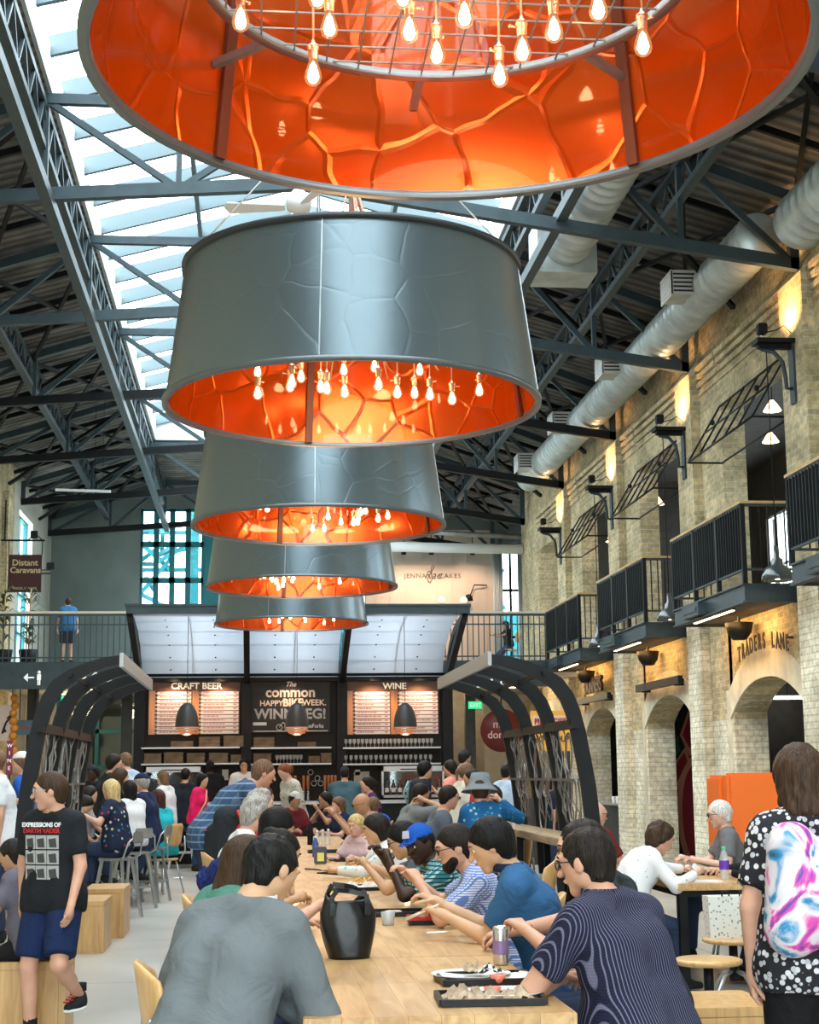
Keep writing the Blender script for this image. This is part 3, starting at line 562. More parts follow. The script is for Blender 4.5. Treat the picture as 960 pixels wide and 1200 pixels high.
for i in range(5):
    cx, cy = .655-.021*i, 5.04+5.12*i; o = empty('drum_lamp', (cx, cy, RIMZ), label=LAMP_LAB[i], cat='lamp', group='row of giant drum lamps')
    if i == 0:
        s = MB(); s.lathe([(BR, 0), (TRr, BH)], 96); s.build('shade', M_shade, o)
        s = MB(); s.lathe([(BR-.015, 0), (TRr-.015, BH)], 96); s.build('lining', M_lining, o)
        s = MB(); s.lathe([(BR-.022, -.012), (BR+.018, -.012), (BR+.02, .018), (BR-.022, .018), (BR-.022, -.012)], 96); s.build('bottom_rim', M_rim, o)
        s = MB(); s.lathe([(TRr-.03, BH-.012), (TRr+.022, BH-.012), (TRr+.022, BH+.022), (TRr-.03, BH+.022), (TRr-.03, BH-.012)], 96); s.build('top_rim', mat('dark_rim', (.02, .022, .025), .4), o)
        s = MB()
        for a in (.35, 1.57+.35, PI+.35, 1.5*PI+.35): ca, sa = math.cos(a), math.sin(a); s.bar((ca*(BR+.003), sa*(BR+.003), .02), (ca*(TRr+.003), sa*(TRr+.003), BH), .008, .006, up=(ca, sa, 0))
        s.build('seam', M_galv, o); s = MB()
        for a in (.78, 2.3, 3.9, 5.5): ca, sa = math.cos(a), math.sin(a); s = MB(); s.bar((ca*(BR-.03), sa*(BR-.03), .01), (ca*(TRr-.03), sa*(TRr-.03), BH), .05, .02, up=(ca, sa, 0)); s.build('inner_rib', mat('dark_rib', (.10, .02, .01), .4), o)
        s = MB()
        s.lathe([(.86, .36), (.90, .36), (.90, .39), (.86, .39), (.86, .36)], 64)
        for t in range(-6, 7):
            w = math.sqrt(max(0, .87**2-(t*.13)**2)); s.bar((t*.13, -w, .375), (t*.13, w, .375), .006); s.bar((-w, t*.13, .38), (w, t*.13, .38), .006)
        for a in range(8): ca, sa = math.cos(a*PI/4), math.sin(a*PI/4); s.bar((ca*.9, sa*.9, .375), (ca*1.18, sa*1.18, .375), .03, .03)
        s.build('wire_grid', mat('grid_steel', (.22, .22, .22), .4, metal=.6), o); gz = o.children[-1]; s = MB(); r3 = random.Random(5)
        for a in range(12): t = r3.random()*6.28; s.tube([(.8*math.cos(t), .8*math.sin(t), .39), (.15*math.cos(t), .15*math.sin(t), 1.15), (.05*math.cos(t), .05*math.sin(t), 1.5)], .007, 5)
        s.build('hanging_cords', M_cordc, o); s = MB(); s.tube([(0, 0, .39), (0, 0, 7.38)], .022, 8)
        for a in range(3): ca, sa = math.cos(a*2.1+.5), math.sin(a*2.1+.5); s.tube([(ca*TRr, sa*TRr, BH), (0, 0, 2.3)], .006, 5)
        s.build('hanger', M_galv, o); proto = list(o.children)
    else:
        for p in proto:
            q = p.copy(); COL.objects.link(q); q.parent = o; q.rotation_euler.z = [0, 1.0, -.42, -.55, .9][i]
            if p.name.startswith('wire_grid'): q.location.z = .25; q.scale = (.93, .93, 1)
    rr = random.Random(20+i)
    if i < 2:
        for px, py, dy in (B1, B2)[i]:
            p = at(px, py, Y=cy+dy*.8); z = p.z-RIMZ; make_bulb(o, p.x-cx, dy*.8, max(.02, min(z, .55)), (.625 if z < .4 else z+.2) if i else (.375 if z < .17 else z+.21))
    else:
        for j in range(17):
            a = rr.random()*6.28; r_ = .12+.62*math.sqrt(rr.random()); make_bulb(o, r_*math.cos(a), r_*math.sin(a), rr.uniform(-.02, .2), .625)
    lamp('lamp_glow', 'POINT', (0, 0, -.02), 30, (1, .60, .30), .35, parent=o)
# ceiling fan peeking over the second lamp
o = empty('ceiling_fan', at(350, 236, Y=13), label='white ceiling fan peeking over the second drum lamp', cat='fan')
s = MB(); s.lathe([(0, -.1), (.1, -.08), (.12, 0), (.05, .1), (0, .1)], 16); s.build('motor', M_white, o); MB().tube([(0, 0, .08), (0, 0, 1.6)], .015, 6).build('down_rod', M_white, o)
for a in (3.0, 5.1, .95):
    s = MB(); c, d = math.cos(a), math.sin(a); s.prism([(c*.12-d*.04, d*.12+c*.04, -.05), (c*.62-d*.08, d*.62+c*.08, -.03), (c*.66, d*.66, -.04), (c*.62+d*.08, d*.62-c*.08, -.07), (c*.12+d*.04, d*.12-c*.04, -.07)], (0, 0, .012)); s.build('blade', M_white, o)

# ================================================================ THE BAR
YC, YBK = 27.5, 30.3
o = empty('bar_canopy', (.7, YC, 0), label='black framed bar canopy with curved pale panels under the last drum lamp', cat='canopy')
M_panel = mat('canopy_panel', (.86, .88, .92), .5)
def _cp():
    m = M_panel; nt = m.node_tree; t = N(m, 'BsdfTranslucent'); t.inputs[0].default_value = (.86, .89, .95, 1); x = N(m, 'MixShader'); x.inputs[0].default_value = .6
    L(m, bsdf(m).outputs[0], x.inputs[1]); L(m, t.outputs[0], x.inputs[2]); L(m, x.outputs[0], nt.nodes['Material Output'].inputs[0])
_cp()
s = MB(); s.box((-2.98, -.08, 4.36), (3.10, .08, 4.5)); s.box((-3.0, -.1, 4.49), (3.12, .1, 4.53)); s.build('front_beam', M_dsteel, o)
prof = [(0, 4.36), (.8, 4.32), (1.5, 4.2), (2.05, 4.0), (2.5, 3.72), (2.70, 3.42)]
for xa, xb in ((-2.88, -.93), (-.83, .88), (1.05, 2.92)):
    s = MB(); s.smooth = True; n = 5; vs = []
    fine = []
    for i in range(len(prof)-1):
        for t in range(4): f = t/4; fine.append((prof[i][0]*(1-f)+prof[i+1][0]*f, prof[i][1]*(1-f)+prof[i+1][1]*f))
    fine.append(prof[-1])
    for y, z in fine: vs += [(xa, y, z), (xb, y, z)]
    s.add(vs, [(2*i, 2*i+1, 2*i+3, 2*i+2) for i in range(len(fine)-1)]); p = s.build('panel', M_panel, o)
    sm = p.modifiers.new('s', 'SOLIDIFY'); sm.thickness = .02
    s = MB(); xm = (xa+xb)/2
    for a, b in zip(prof[:-1], prof[1:]): s.bar((xm, a[0], a[1]-.012), (xm, b[0], b[1]-.012), .012)
    for y, z in prof[1:-1]: s.bar((xa, y, z-.012), (xb, y, z-.012), .01)
    s.build('panel_seam', M_galv, p); s = MB()
    for fx in (.28, .72):
        for y, z in fine[3::3]: s.ball((xa+(xb-xa)*fx, y-.01, z-.02), .017, 6, 4)
    s.build('bolt', M_black, p)
for x, dx in ((-2.92, .05), (-.88, 0), (.96, 0), (3.02, -.05)):
    s = MB()
    for a, b in zip(prof[:-1], prof[1:]): s.bar((x, a[0], a[1]-.05), (x, b[0], b[1]-.05), .07, .14)
    s.build('curved_rib', M_black, o); s = MB(); s.bar((x, 0, 4.4), (x, 2.75, 3.36), .11, .16); s.build('strut', M_black, o); s = MB(); s.box((x-.1, 2.72, 0), (x+.1, 2.92, 3.4)); s.build('post', M_black, o)
s = MB(); s.box((-3.02, 2.7, 3.33), (3.12, 2.9, 3.42)); s.tube([(-2.9, 2.5, 3.44), (3.0, 2.5, 3.44)], .03, 6); s.build('rear_beam', M_black, o)
for x in (2.6, 3.0):
    q = empty('ball_light', (.7+x, YC, 4.53), label=['small glass ball light on the canopy beam, the inner one', 'small glass ball light at the end corner of the canopy beam'][x > 2.8], cat='light', group='ball lights on the canopy beam'); MB().ball((0, 0, .07), .07, 12, 8).build('globe', mat('globe', (.8, .75, .6), .15, emit=(1, .8, .5), es=.6), q); MB().box((-.03, -.03, 0), (.03, .03, .02)).build('base', M_black, q)
# back bar: wall, header signs, menu boards, shelves, fridges
MB_Y = YBK+.12
s = MB(); s.box((-2.2, MB_Y, 0), (3.7, MB_Y+.12, 3.4)); tag(s.build('partition_wall', M_dark), 'black back wall of the bar', kind='structure')
M_brown = mat('brown_header', (.14, .055, .025), .5); M_menu = mat('menu_paper', (.74, .68, .66), .6); M_orw = wood('orange_wood', (.62, .24, .05), (.45, .15, .03), 1, .4, 2)
def menu(txt, x0, x1, lab):
    a, b = at(x0, 797, Y=MB_Y-.06), at(x1, 860, Y=MB_Y-.06); w = b.x-a.x; h = a.z-b.z; o = empty('menu_board', (a.x, MB_Y-.06, b.z), label=lab, cat='menu board', group='lit menu boards of the bar')
    MB().box((0, 0, 0), (w, .05, h)).build('backing', M_brown, o); MB().box((w*.0, -.015, 0), (w*.07, 0, h*.8)).build('side_strip', M_orw, o); MB().box((w*.475, -.015, 0), (w*.55, 0, h*.8)).build('middle_strip', M_orw, o)
    lettering('lettering', txt, .17, mat('cream_letter', (.85, .74, .6), .5, emit=(1, .8, .6), es=.35), (w*.52, -.02, h*.88), o, bold=.004, font_scale=(1.05, 1))
    r4 = random.Random(len(txt)); red = mat('menu_print', (.50, .20, .18), .6)
    for xa, xb in ((.09, .465), (.57, .985)):
        s = MB(); n = 11; t = MB()
        for i in range(n):
            z0 = h*.79*(i+.08)/n; z1 = h*.79*(i+.86)/n; s.box((w*xa, -.03, z0), (w*xb, 0, z1)); x = w*xa+.05; e = w*xa+(xb-xa)*w*r4.uniform(.45, .8)
            while x < e: d = r4.uniform(.02, .09); t.box((x, -.033, z0+.028), (min(x+d, e), -.029, z0+.05)); x += d+.012
            t.box((w*xb-.1, -.033, z0+.025), (w*xb-.04, -.029, z0+.05)); s.ball((w*xa-.02, -.02, (z0+z1)/2), .014, 6, 4)
        p = s.build('menu_slats', M_menu, o); t.build('print', red, p)
    for x in (w*.28, w*.78): l = lamp('menu_light', 'SPOT', (x, -.32, h+.02), 40, (1, .68, .44), .1, parent=o, spot=1.9); l.rotation_euler = Vector((0, .30, -.9)).to_track_quat('-Z', 'Y').to_euler()
menu('CRAFT BEER', 175, 281, 'lit CRAFT BEER menu board with printed slats'); menu('WINE', 406, 515, 'lit WINE menu board with printed slats')
a, b = at(294, 798, Y=MB_Y-.07), at(387, 858, Y=MB_Y-.07); w = b.x-a.x; h = a.z-b.z
o = empty('chalkboard', (a.x, MB_Y-.07, b.z), label='black chalkboard reading The common HAPPY BIKE WEEK WINNIPEG', cat='chalkboard'); MB().box((0, 0, 0), (w, .04, h)).build('board', mat('chalkboard', (.02, .017, .015), .6), o)
mc = mat('chalk_cream', (.80, .62, .48), .7, emit=(.8, .62, .48), es=.1); mg = mat('chalk_grey', (.42, .42, .42), .7); mw = mat('chalk_white', (.7, .7, .68), .7)
lettering('lettering', 'The', .13, mc, (w*.5, -.006, h*.93), o, shear=.4, bold=.003); lettering('lettering', 'common', .27, mc, (w*.5, -.006, h*.77), o, bold=.007); lettering('lettering', 'HAPPY', .15, mc, (w*.26, -.006, h*.56), o, bold=.003)
lettering('lettering', 'BIKE', .2, mc, (w*.53, -.006, h*.57), o, bold=.009); lettering('lettering', 'WEEK.', .16, mc, (w*.80, -.006, h*.57), o, bold=.003); lettering('lettering', 'WINNIPEG!', .27, mg, (w*.5, -.006, h*.35), o, bold=.008)
s = MB(); s.box((w*.03, -.005, h*.14), (w*.2, 0, h*.2)); s.box((w*.03, -.005, h*.02), (w*.97, 0, h*.035))
for cx_ in (.36, .46): s.tube([(w*cx_+.055*math.cos(t*.5236), -.006, h*.1+.055*math.sin(t*.5236)) for t in range(12)], .008, 4, closed=True)
s.bar((w*.36, -.006, h*.1), (w*.41, -.006, h*.2), .012); s.bar((w*.41, -.006, h*.2), (w*.46, -.006, h*.1), .012); s.build('chalk_drawing', mw, o); lettering('lettering', 'onTheForks', .11, mw, (w*.76, -.006, h*.12), o, bold=.002, font_scale=(.9, 1))
l = lamp('board_light', 'SPOT', (w*.5, -.35, h+.0), 16, (1, .75, .55), .1, parent=o, spot=2.0); l.rotation_euler = Vector((0, .32, -.9)).to_track_quat('-Z', 'Y').to_euler()
M_shelf = mat('steel_shelf', (.50, .51, .52), .35, metal=.4)
SH = []
for x0, x1, nm in ((166, 281, 'under the CRAFT BEER board'), (294, 388, 'under the chalkboard'), (402, 516, 'under the WINE board')):
    for py, up in ((876, 'upper'), (895, 'lower')):
        a, b = at(x0, py, Y=YBK-.1), at(x1, py, Y=YBK-.1); s = MB(); s.box((a.x, YBK-.22, a.z-.03), (b.x, YBK+.12, a.z+.0)); tag(s.build('wall_shelf', M_shelf), '%s steel shelf %s' % (up, nm), 'shelf', 'back bar shelves'); SH.append((a.x, b.x, a.z))
# goods on the shelves: wooden crates and stemmed glasses
M_crate = mat('dim_crate', (.19, .13, .08), .8, noise=.3)
nb = 0
for (x, z, w_, h_) in [(SH[0][0]+.55+.0, SH[0][2], .42, .12), (SH[0][0]+1.08, SH[0][2], .4, .2), (SH[0][0]+1.55, SH[0][2], .38, .22), (SH[1][0]+.05, SH[1][2], .32, .2), (SH[1][0]+.42, SH[1][2], .36, .22), (SH[1][0]+.85, SH[1][2], .34, .2), (SH[1][0]+1.27, SH[1][2], .36, .2), (SH[1][0]+1.68, SH[1][2], .2, .16),
              (SH[2][0]+.05, SH[2][2], .4, .2), (SH[2][0]+.9, SH[2][2], .35, .1), (SH[3][0]+.05, SH[3][2], .34, .2), (SH[3][0]+1.1, SH[3][2], .22, .14), (SH[3][0]+1.34, SH[3][2], .2, .2)]:
    s = MB()
    for j in range(3): s.box((0, 0, h_*j/3+.004), (w_, .2, h_*(j+.88)/3))
    s.box((.02, .01, 0), (w_-.02, .19, h_-.01)); tag(s.build('wooden_crate', M_crate, None, (x, YBK-.15, z)), 'dim wooden crate on the back bar shelves', 'crate', 'wooden crates on the back bar shelves')
M_gobl = mat('glassware', (.55, .58, .6), .1, spec=1, alpha=.55)
gm = None
for si, n in ((4, 22), (5, 18), (3, 8)):
    x0, x1, z = SH[si]
    for j in range(n):
        x = (x0+.06+(x1-x0-.15)*j/n) if si > 3 else x0+.5+.065*j
        if gm is None: g = MB(); g.lathe([(.03, 0), (.03, .004), (.005, .008), (.005, .06), (.03, .085), (.036, .12), (.03, .16)], 10); gm = g.mesh('wine_glass', M_gobl)
        q = bpy.data.objects.new('wine_glass', gm); COL.objects.link(q); q.location = (x, YBK-.1, z); tag(q, ['', '', '', 'small stemmed glass on the lower shelf under the chalkboard', 'stemmed glass in the row on the upper shelf under the WINE board', 'stemmed glass in the row on the lower shelf under the WINE board'][si], 'glass', 'glasses shelf %d of the bar' % si)
def fridge(x0, x1, y0, y1, lab, bottles, closed=False):
    a, b = at(x0, y0, Y=YBK-.2), at(x1, y1, Y=YBK-.2); w = b.x-a.x; h = a.z-b.z; o = empty('drinks_fridge', (a.x, YBK-.2, b.z), label=lab, cat='fridge'); s = MB()
    s.box((0, .02, 0), (w, .25, h)); s.build('cabinet', mat('fridge_inside', (.03, .035, .04), .5), o); s = MB(); s.box((0, -.02, 0), (.04, .02, h)); s.box((w-.04, -.02, 0), (w, .02, h)); s.box((0, -.02, h-.1), (w, .02, h)); s.box((0, -.02, 0), (w, .02, .05)); s.build('door_frame', M_shelf, o)
    s = MB(); s.box((.04, -.005, .05), (w-.04, 0, h-.1)); s.build('door_glass', M_pane, o); MB().box((w*.3, -.04, h-.07), (w*.7, -.02, h-.05)).build('handle', M_black, o)
    return a.x, b.z, w, h
fridge(169, 237, 899, 940, 'glass door fridge behind the counter under CRAFT BEER', 0)
fx, fz, fw_, fh = fridge(447, 521, 898, 934, 'wine fridge with a row of bottles under the WINE board', 7)
s = MB(); s.lathe([(.0, 0), (.038, .01), (.038, .17), (.014, .22), (.014, .28), (0, .28)], 10); bm_ = s.mesh('wine_bottle', mat('bottle_glass', (.05, .03, .03), .12, spec=.8)); s = MB(); s.lathe([(.039, .05), (.039, .13)], 10); lb_ = s.mesh('bottle_label', M_menu)
for j in range(9):
    q = bpy.data.objects.new('wine_bottle', bm_); COL.objects.link(q); q.location = (fx+.1+j*(fw_-.2)/8, YBK-.2-.06+.02-.0, fz+.055) ; q.location.y = YBK-.26; tag(q, 'dark wine bottle with pale label in the wine fridge', 'bottle', 'bottles in the wine fridge'); p = bpy.data.objects.new('bottle_label', lb_); COL.objects.link(p); p.parent = q
# counter with taps
o = empty('bar_counter', (.7, 28.3, 0), label='long bar counter with pale top across the back of the hall', cat='counter'); MB().box((-3.1, 0, 1.02), (3.3, .75, 1.07)).build('worktop', M_shelf, o); MB().box((-3.05, .08, 0), (3.25, .7, 1.02)).build('front_panel', M_black, o)
for j, px in enumerate((341, 346, 356, 361, 381, 385, 389, 393)):
    a = at(px, 938, Y=28.6); q = empty('beer_tap', (a.x, 28.6, 1.07), label='%s beer tap with wooden handle on the bar counter' % ['first', 'second', 'third', 'fourth', 'fifth', 'sixth', 'seventh', 'last'][j], cat='beer tap', group='beer taps'); s = MB(); s.tube([(0, 0, 0), (0, 0, .18)], .02, 8); s.tube([(0, 0, .16), (0, -.1, .12)], .012, 6); s.build('column', M_chrome, q)
    s = MB(); s.lathe([(.012, .18), (.02, .22), (.028, .42), (.022, .46), (0, .46)], 8); s.build('handle', mat('tap_wood', (.30, .10, .035), .4), q)
for px, py in ((372, 912), (368, 918), (376, 918), (364, 905)):
    a = at(px, py, Y=YBK+.02); s = MB(); s.tube([(.05*math.cos(t*.6283), 0, .05*math.sin(t*.6283)) for t in range(10)], .008, 4, closed=True); tag(s.build('wire_emblem', M_galv, None, a), 'small ring ornament on the post behind the taps', 'ornament', 'ring ornaments behind the taps')
for px, py, w_, h_, c in ((310, 895, .22, .3, (.7, .72, .72)), (424, 918, .3, .45, (.5, .5, .45)), (507, 918, .2, .35, (.6, .6, .6)), (264, 908, .12, .2, (.7, .7, .68)), (419, 905, .1, .1, (.8, .8, .8))):
    a = at(px, py, Y=YBK+.1); tag(MB().box((-w_/2, 0, -h_/2), (w_/2, .01, h_/2)).build('notice_sheet', mat('notice%d' % px, c, .6), None, a), 'pale notice sheet pinned on the black back wall, %s' % ('near the taps' if px == 310 else 'beside the wine fridge' if px == 424 else 'at the end of the wine fridge' if px == 507 else 'next to the bartender' if px == 264 else 'small white one above the taps'), 'notice')
# egg pendants
for px, lab in ((219, 'black egg shaped pendant in front of the CRAFT BEER board'), (348, 'black egg shaped pendant in front of the chalkboard'), (475, 'black egg shaped pendant in front of the WINE board')):
    a = at(px, 852, Y=27.7); o = empty('pendant_lamp', a, label=lab, cat='lamp', group='egg shaped pendants over the bar')
    s = MB(); s.lathe([(.205, 0), (.205, .04), (.195, .15), (.165, .27), (.11, .37), (.05, .42), (0, .43)], 24); s.build('shade', mat('matt_black', (.03, .032, .035), .45), o)
    s = MB(); s.lathe([(.2, 0), (.19, -.05), (.14, -.11), (.06, -.14), (0, -.145)], 18); p = s.build('copper_cage', mat('copper', (.65, .28, .16), .3, metal=.6, emit=(1, .35, .15), es=.25), o); 
    for z, r_ in ((-.03, .2), (-.075, .175), (-.12, .115)): q = MB(); q.tube([(r_*math.cos(t*.349), r_*math.sin(t*.349), z) for t in range(18)], .006, 4, closed=True); q.build('cage_ring', M_chrome, p)
    MB().tube([(0, 0, .42), (0, 0, 4.34-a.z)], .007, 4).build('cord', M_black, o); lamp('pendant_glow', 'POINT', (0, 0, -.2), 7, (1, .5, .25), .06, parent=o)

# ================================================================ CURVED GLASS RACK SHELTERS
def shelter(side, lab):
    # profile surveyed on the nearest rib (depth 12.3)
    P = [at(x, y, Y=12.3) for x, y in ((143, 773), (122, 777), (104, 783), (84, 792), (68, 804), (57, 820), (50, 838), (44, 862), (38, 895), (32, 930), (28, 965), (24, 1010), (20, 1060), (17, 1130))]
    P = [(p.x, p.z) for p in P]; a0 = P[0][0]; pr = [(p[0]-a0, p[1]) for p in P]
    if side > 0:
        t = at(573, 774, Y=12.3).x; pr = [(-x*1.12+t, z) for x, z in pr]
    else: pr = [(x+a0, z) for x, z in pr]
    pr[-1] = (pr[-1][0], .0); o = empty('curved_shelter', (pr[-1][0], 15, 0), label=lab, cat='shelter', group='curved black rack shelters'); bx, bz = pr[-1][0], 0
    n = 4
    for i in range(n):
        y = 12.3+3.4*i/(n-1)-15; s = MB(); pts = [Vector((x-bx, y, z-bz)) for x, z in pr]
        W_ = .055; nn = len(pts); vs = []
        for k in range(nn):
            t = (pts[min(k+1, nn-1)]-pts[max(k-1, 0)]).normalized(); no = Vector((-t.z, 0, t.x)); w = .035+.022*min(1, k/4)
            for q in ((-1, -1), (1, -1), (1, 1), (-1, 1)): vs.append(pts[k]+no*(w*q[0])+Vector((0, W_*.6*q[1], 0)))
        fs = [(k*4+j, k*4+(j+1) % 4, k*4+4+(j+1) % 4, k*4+4+j) for k in range(nn-1) for j in range(4)]+[(3, 2, 1, 0), tuple(nn*4-4+j for j in range(4))]
        s.add(vs, fs); s.build('rib', M_black, o)
    s = MB(); x, z = pr[0]; s.box((x-bx-.015, -2.75, z-bz-.06), (x-bx+.015, .75, z-bz+.05)); s.build('fascia', mat('fascia_grey', (.33, .35, .36), .4, metal=.3), o)
    k = 6; x, z = pr[k]; s = MB(); s.bar((x-bx, -2.8, z-bz-.1), (x-bx, .75, z-bz-.1), .06, .07); x2, z2 = pr[3]; s.bar((x2-bx, -2.8, z2-bz), (x2-bx, .75, z2-bz), .03, .03); s.build('long_rail', M_black, o)
    # chrome wire sculptures hung between the ribs
    rr = random.Random(5)
    for i in range(n-1):
        s = MB(); y0 = 12.3+3.4*(i+.5)/(n-1)-15; xt, zt = pr[k][0]-bx, pr[k][1]-bz-.12; xe, ze = pr[-5][0]-bx, 1.12
        for c in range(6):
            dy = rr.uniform(-.42, .42); pts = []
            for t in range(9):
                f = t/8; pts.append((xt+(xe-xt)*f+rr.uniform(-.02, .02), y0+dy+.05*math.sin(f*6+c), zt+(ze-zt)*f))
            s.tube(pts, .007, 4)
        for c in range(4):
            f = rr.uniform(.25, .85); yy = y0+rr.uniform(-.25, .25); R_ = rr.uniform(.1, .22); cx_, cz = xt+(xe-xt)*f, zt+(ze-zt)*f
            s.tube([(cx_, yy+R_*math.cos(t*.4488), cz+R_*1.3*math.sin(t*.4488)) for t in range(14)], .008, 5, closed=True)
        s.box((xt+(xe-xt)*.55-.04, y0-.5, zt+(ze-zt)*.55), (xt+(xe-xt)*.55+.04, y0+.5, zt+(ze-zt)*.55+.02))
        s.build('wire_rack', mat('dark_chrome', (.30, .31, .33), .3, metal=1), o)
    return pr
prL = shelter(-1, 'curved black shelter with wire racks behind the striding boy'); prR = shelter(1, 'curved black shelter with wire racks beside the brick arcade')
def counter(x0, x1, y0, y1, z, lab):
    o = empty('counter_table', ((x0+x1)/2, (y0+y1)/2, 0), label=lab, cat='counter'); w, d = (x1-x0)/2, (y1-y0)/2
    MB().box((-w, -d, z-.06), (w, d, z), .006).build('tabletop', M_counter, o)
    for sx in (-1, 1):
        for sy in (-.92, 0, .92): MB().bar((sx*w*.75, sy*d, 0), (sx*w*.75, sy*d, z-.06), .05).build('leg', M_black, o)
counter(2.28, 2.6, 11.8, 15.8, 1.05, 'long worn wooden counter under the arcade-side shelter')

# ================================================================ BEHIND: UNDER THE MEZZANINE, SIGNS, WALL PIECES
# teal glazed shop front under the mezzanine on the plaster-wall side
m = MB(); m.box((XL, 41.2, 0), (-5.1, 41.4, 3.6)); m.box((-3.0+5.9, 41.2, 0), (8.7, 41.4, 3.6)); tag(m.build('partition_wall', M_cream), 'cream wall under the mezzanine', kind='structure')
window(30, (-5.1, 41.2, 0), (2.9, 41.2, 3.6), 1, 8, 4, .1, label='teal framed shop glazing under the mezzanine')
m = MB(); m.box((2.6, 36.2, 0), (5.3, 36.4, 3.6)); tag(m.build('partition_wall', M_olive), 'dark olive wall beside the bar under the mezzanine', kind='structure')
tag(MB().box((XL, 40.9, 0), (8.7, 41.1, .1)).build('baseboard_back', M_dwall), kind='structure')
for i, (x, y) in enumerate(((-4.9, 34.2), (-2.9, 34.2), (4.6, 34.2))): tag(MB().box((x, y, 0), (x+.22, y+.22, 3.6)).build('trim_%d' % (20+i), M_dwall), kind='structure')
for i, (x, y) in enumerate(((-5.2, 36), (-3.6, 37), (-4.5, 39), (3.6, 35), (4.4, 35.2), (5.4, 35), (5.0, 38), (6.2, 37))):
    o = empty('ceiling_light', (x, y, 3.56), label='%s recessed light under the mezzanine' % ['first', 'second', 'third', 'fourth', 'fifth', 'sixth', 'seventh', 'eighth'][i], cat='light', group='recessed lights under the mezzanine'); MB().box((-.3, -.06, 0), (.3, .06, .04)).build('housing', M_white, o); MB().box((-.28, -.05, -.01), (.28, .05, 0)).build('diffuser', mat('warm_panel', (1, .85, .65), emit=(1, .85, .65), es=6), o)
    lamp('downlight', 'POINT', (0, 0, -.25), 22, (1, .78, .5), .15, parent=o)
mw = mat('sign_white', (.85, .85, .83), .5, emit=(1, 1, 1), es=.3)
def sign_at(px, py, Y): return at(px, py, Y=Y)
# hanging direction sign on the mezzanine fascia (both sides of the bar)
s0 = empty('direction_sign', at(40, 794, Y=YM-.1), label='white restroom arrow and pictograms on the dark fascia by the plaster wall', cat='sign')
q = MB(); q.bar((-.18, 0, 0), (.0, 0, 0), .03); q.prism([(-.22, -.01, 0), (-.13, -.01, .09), (-.13, -.01, -.09)], (0, .02, 0)); q.build('arrow', mw, s0)
q = MB(); q.ball((.1, 0, .11), .035, 8, 6); q.box((.06, -.01, -.05), (.14, .01, .07)); q.box((.07, -.01, -.16), (.095, .01, -.04)); q.box((.105, -.01, -.16), (.13, .01, -.04)); q.build('figure', mw, s0)
q = MB(); q.box((.62, -.01, .0), (.8, .01, .1)); q.box((.66, -.01, -.1), (.7, .01, 0)); q.box((.95, -.01, -.1), (1.08, .01, .02)); q.box((1.2, -.01, -.12), (1.34, .01, .0)); q.tube([(1.2, 0, .02), (1.27, 0, .1), (1.36, 0, .02)], .02, 5); q.box((1.5, -.01, -.1), (1.62, .01, .04)); q.build('pictograms', mw, s0)
s0 = empty('direction_sign', at(575, 800, Y=YM-.1), label='white pictograms on the dark fascia behind the arcade-side shelter', cat='sign')
q = MB(); q.tube([(-.3, 0, 0), (-.2, 0, .1), (-.1, 0, 0)], .02, 5); q.box((-.3, -.01, -.1), (-.1, .01, 0)); q.box((.0, -.01, -.08), (.05, .01, .08)); q.tube([(.3+.07*math.cos(t*.6), 0, .07*math.sin(t*.6)) for t in range(10)], .02, 5); q.build('pictograms', mw, s0)
for px, lab in ((80, 'green exit sign under the mezzanine behind the shelter ribs'), (557, 'green exit sign beside the bar')):
    a = at(px, 822 if px > 500 else 815, Y=34); o = empty('exit_sign', a, label=lab, cat='exit sign'); MB().box((-.15, 0, -.16), (.15, .04, .0)).build('case', mat('exit_green', (.01, .35, .12), .5, emit=(.02, .8, .3), es=.8), o)
    lettering('lettering', 'EXIT', .12, mw, (0, -.006, -.08), o, bold=.002); MB().bar((0, .02, 0), (0, .02, 3.6-a.z), .02).build('hanger', M_black, o)
def board(px0, py0, px1, py1, Y, m_, name, lab, cat='sign', th=.04, top=None):
    a, b = at(px0, py0, Y=Y), at(px1, py1, Y=Y); w, h = b.x-a.x, a.z-b.z; o = empty(name, (a.x, Y, b.z), label=lab, cat=cat); MB().box((0, 0, 0), (w, th, h)).build('board', m_, o)
    if top: s = MB(); s.bar((w*.15, th/2, h), (w*.15, th/2, top-b.z), .02); s.bar((w*.85, th/2, h), (w*.85, th/2, top-b.z), .02); s.build('hanger', M_black, o)
    return o, w, h
M_ink = mat('black_ink', (.02, .02, .02), .5)
o, w, h = board(-8, 826, 17, 868, 33.9, mat('pale_pink_sign', (.72, .55, .48), .6), 'hanging_sign', 'pale wooden sign with a black fish bone emblem at the photo edge', top=3.6)
q = MB(); q.tube([(w*.45, -.01, h*.2), (w*.6, -.01, h*.5), (w*.9, -.01, h*.75)], .022, 5); q.prism([(w*.6, -.012, h*.62), (w*.95, -.012, h*.85), (w*.85, -.012, h*.55)], (0, .01, 0)); q.prism([(w*.4, -.012, h*.2), (w*.65, -.012, h*.25), (w*.5, -.012, h*.42)], (0, .01, 0)); q.build('emblem', M_ink, o)
lettering('lettering', 'LS', .1, M_ink, (w*.85, -.01, h*.5), o)
o, w, h = board(19, 844, 44, 861, 33.9, mat('slate_sign', (.07, .13, .17), .6), 'hanging_sign', 'slate blue shop sign with faint lettering under the mezzanine', top=3.6); lettering('lettering', 'FRESH', .12, mat('rust', (.45, .12, .08), .6), (w*.5, -.01, h*.5), o)
o, w, h = board(8, 868, 14, 908, 27, mat('maroon', (.22, .02, .06), .6), 'banner', 'narrow maroon banner with vertical letters near the photo edge', 'banner', top=None)
for i, ch in enumerate('WINE'): lettering('lettering', ch, .09, mw, (w*.5, -.01, h*(.85-.22*i)), o)
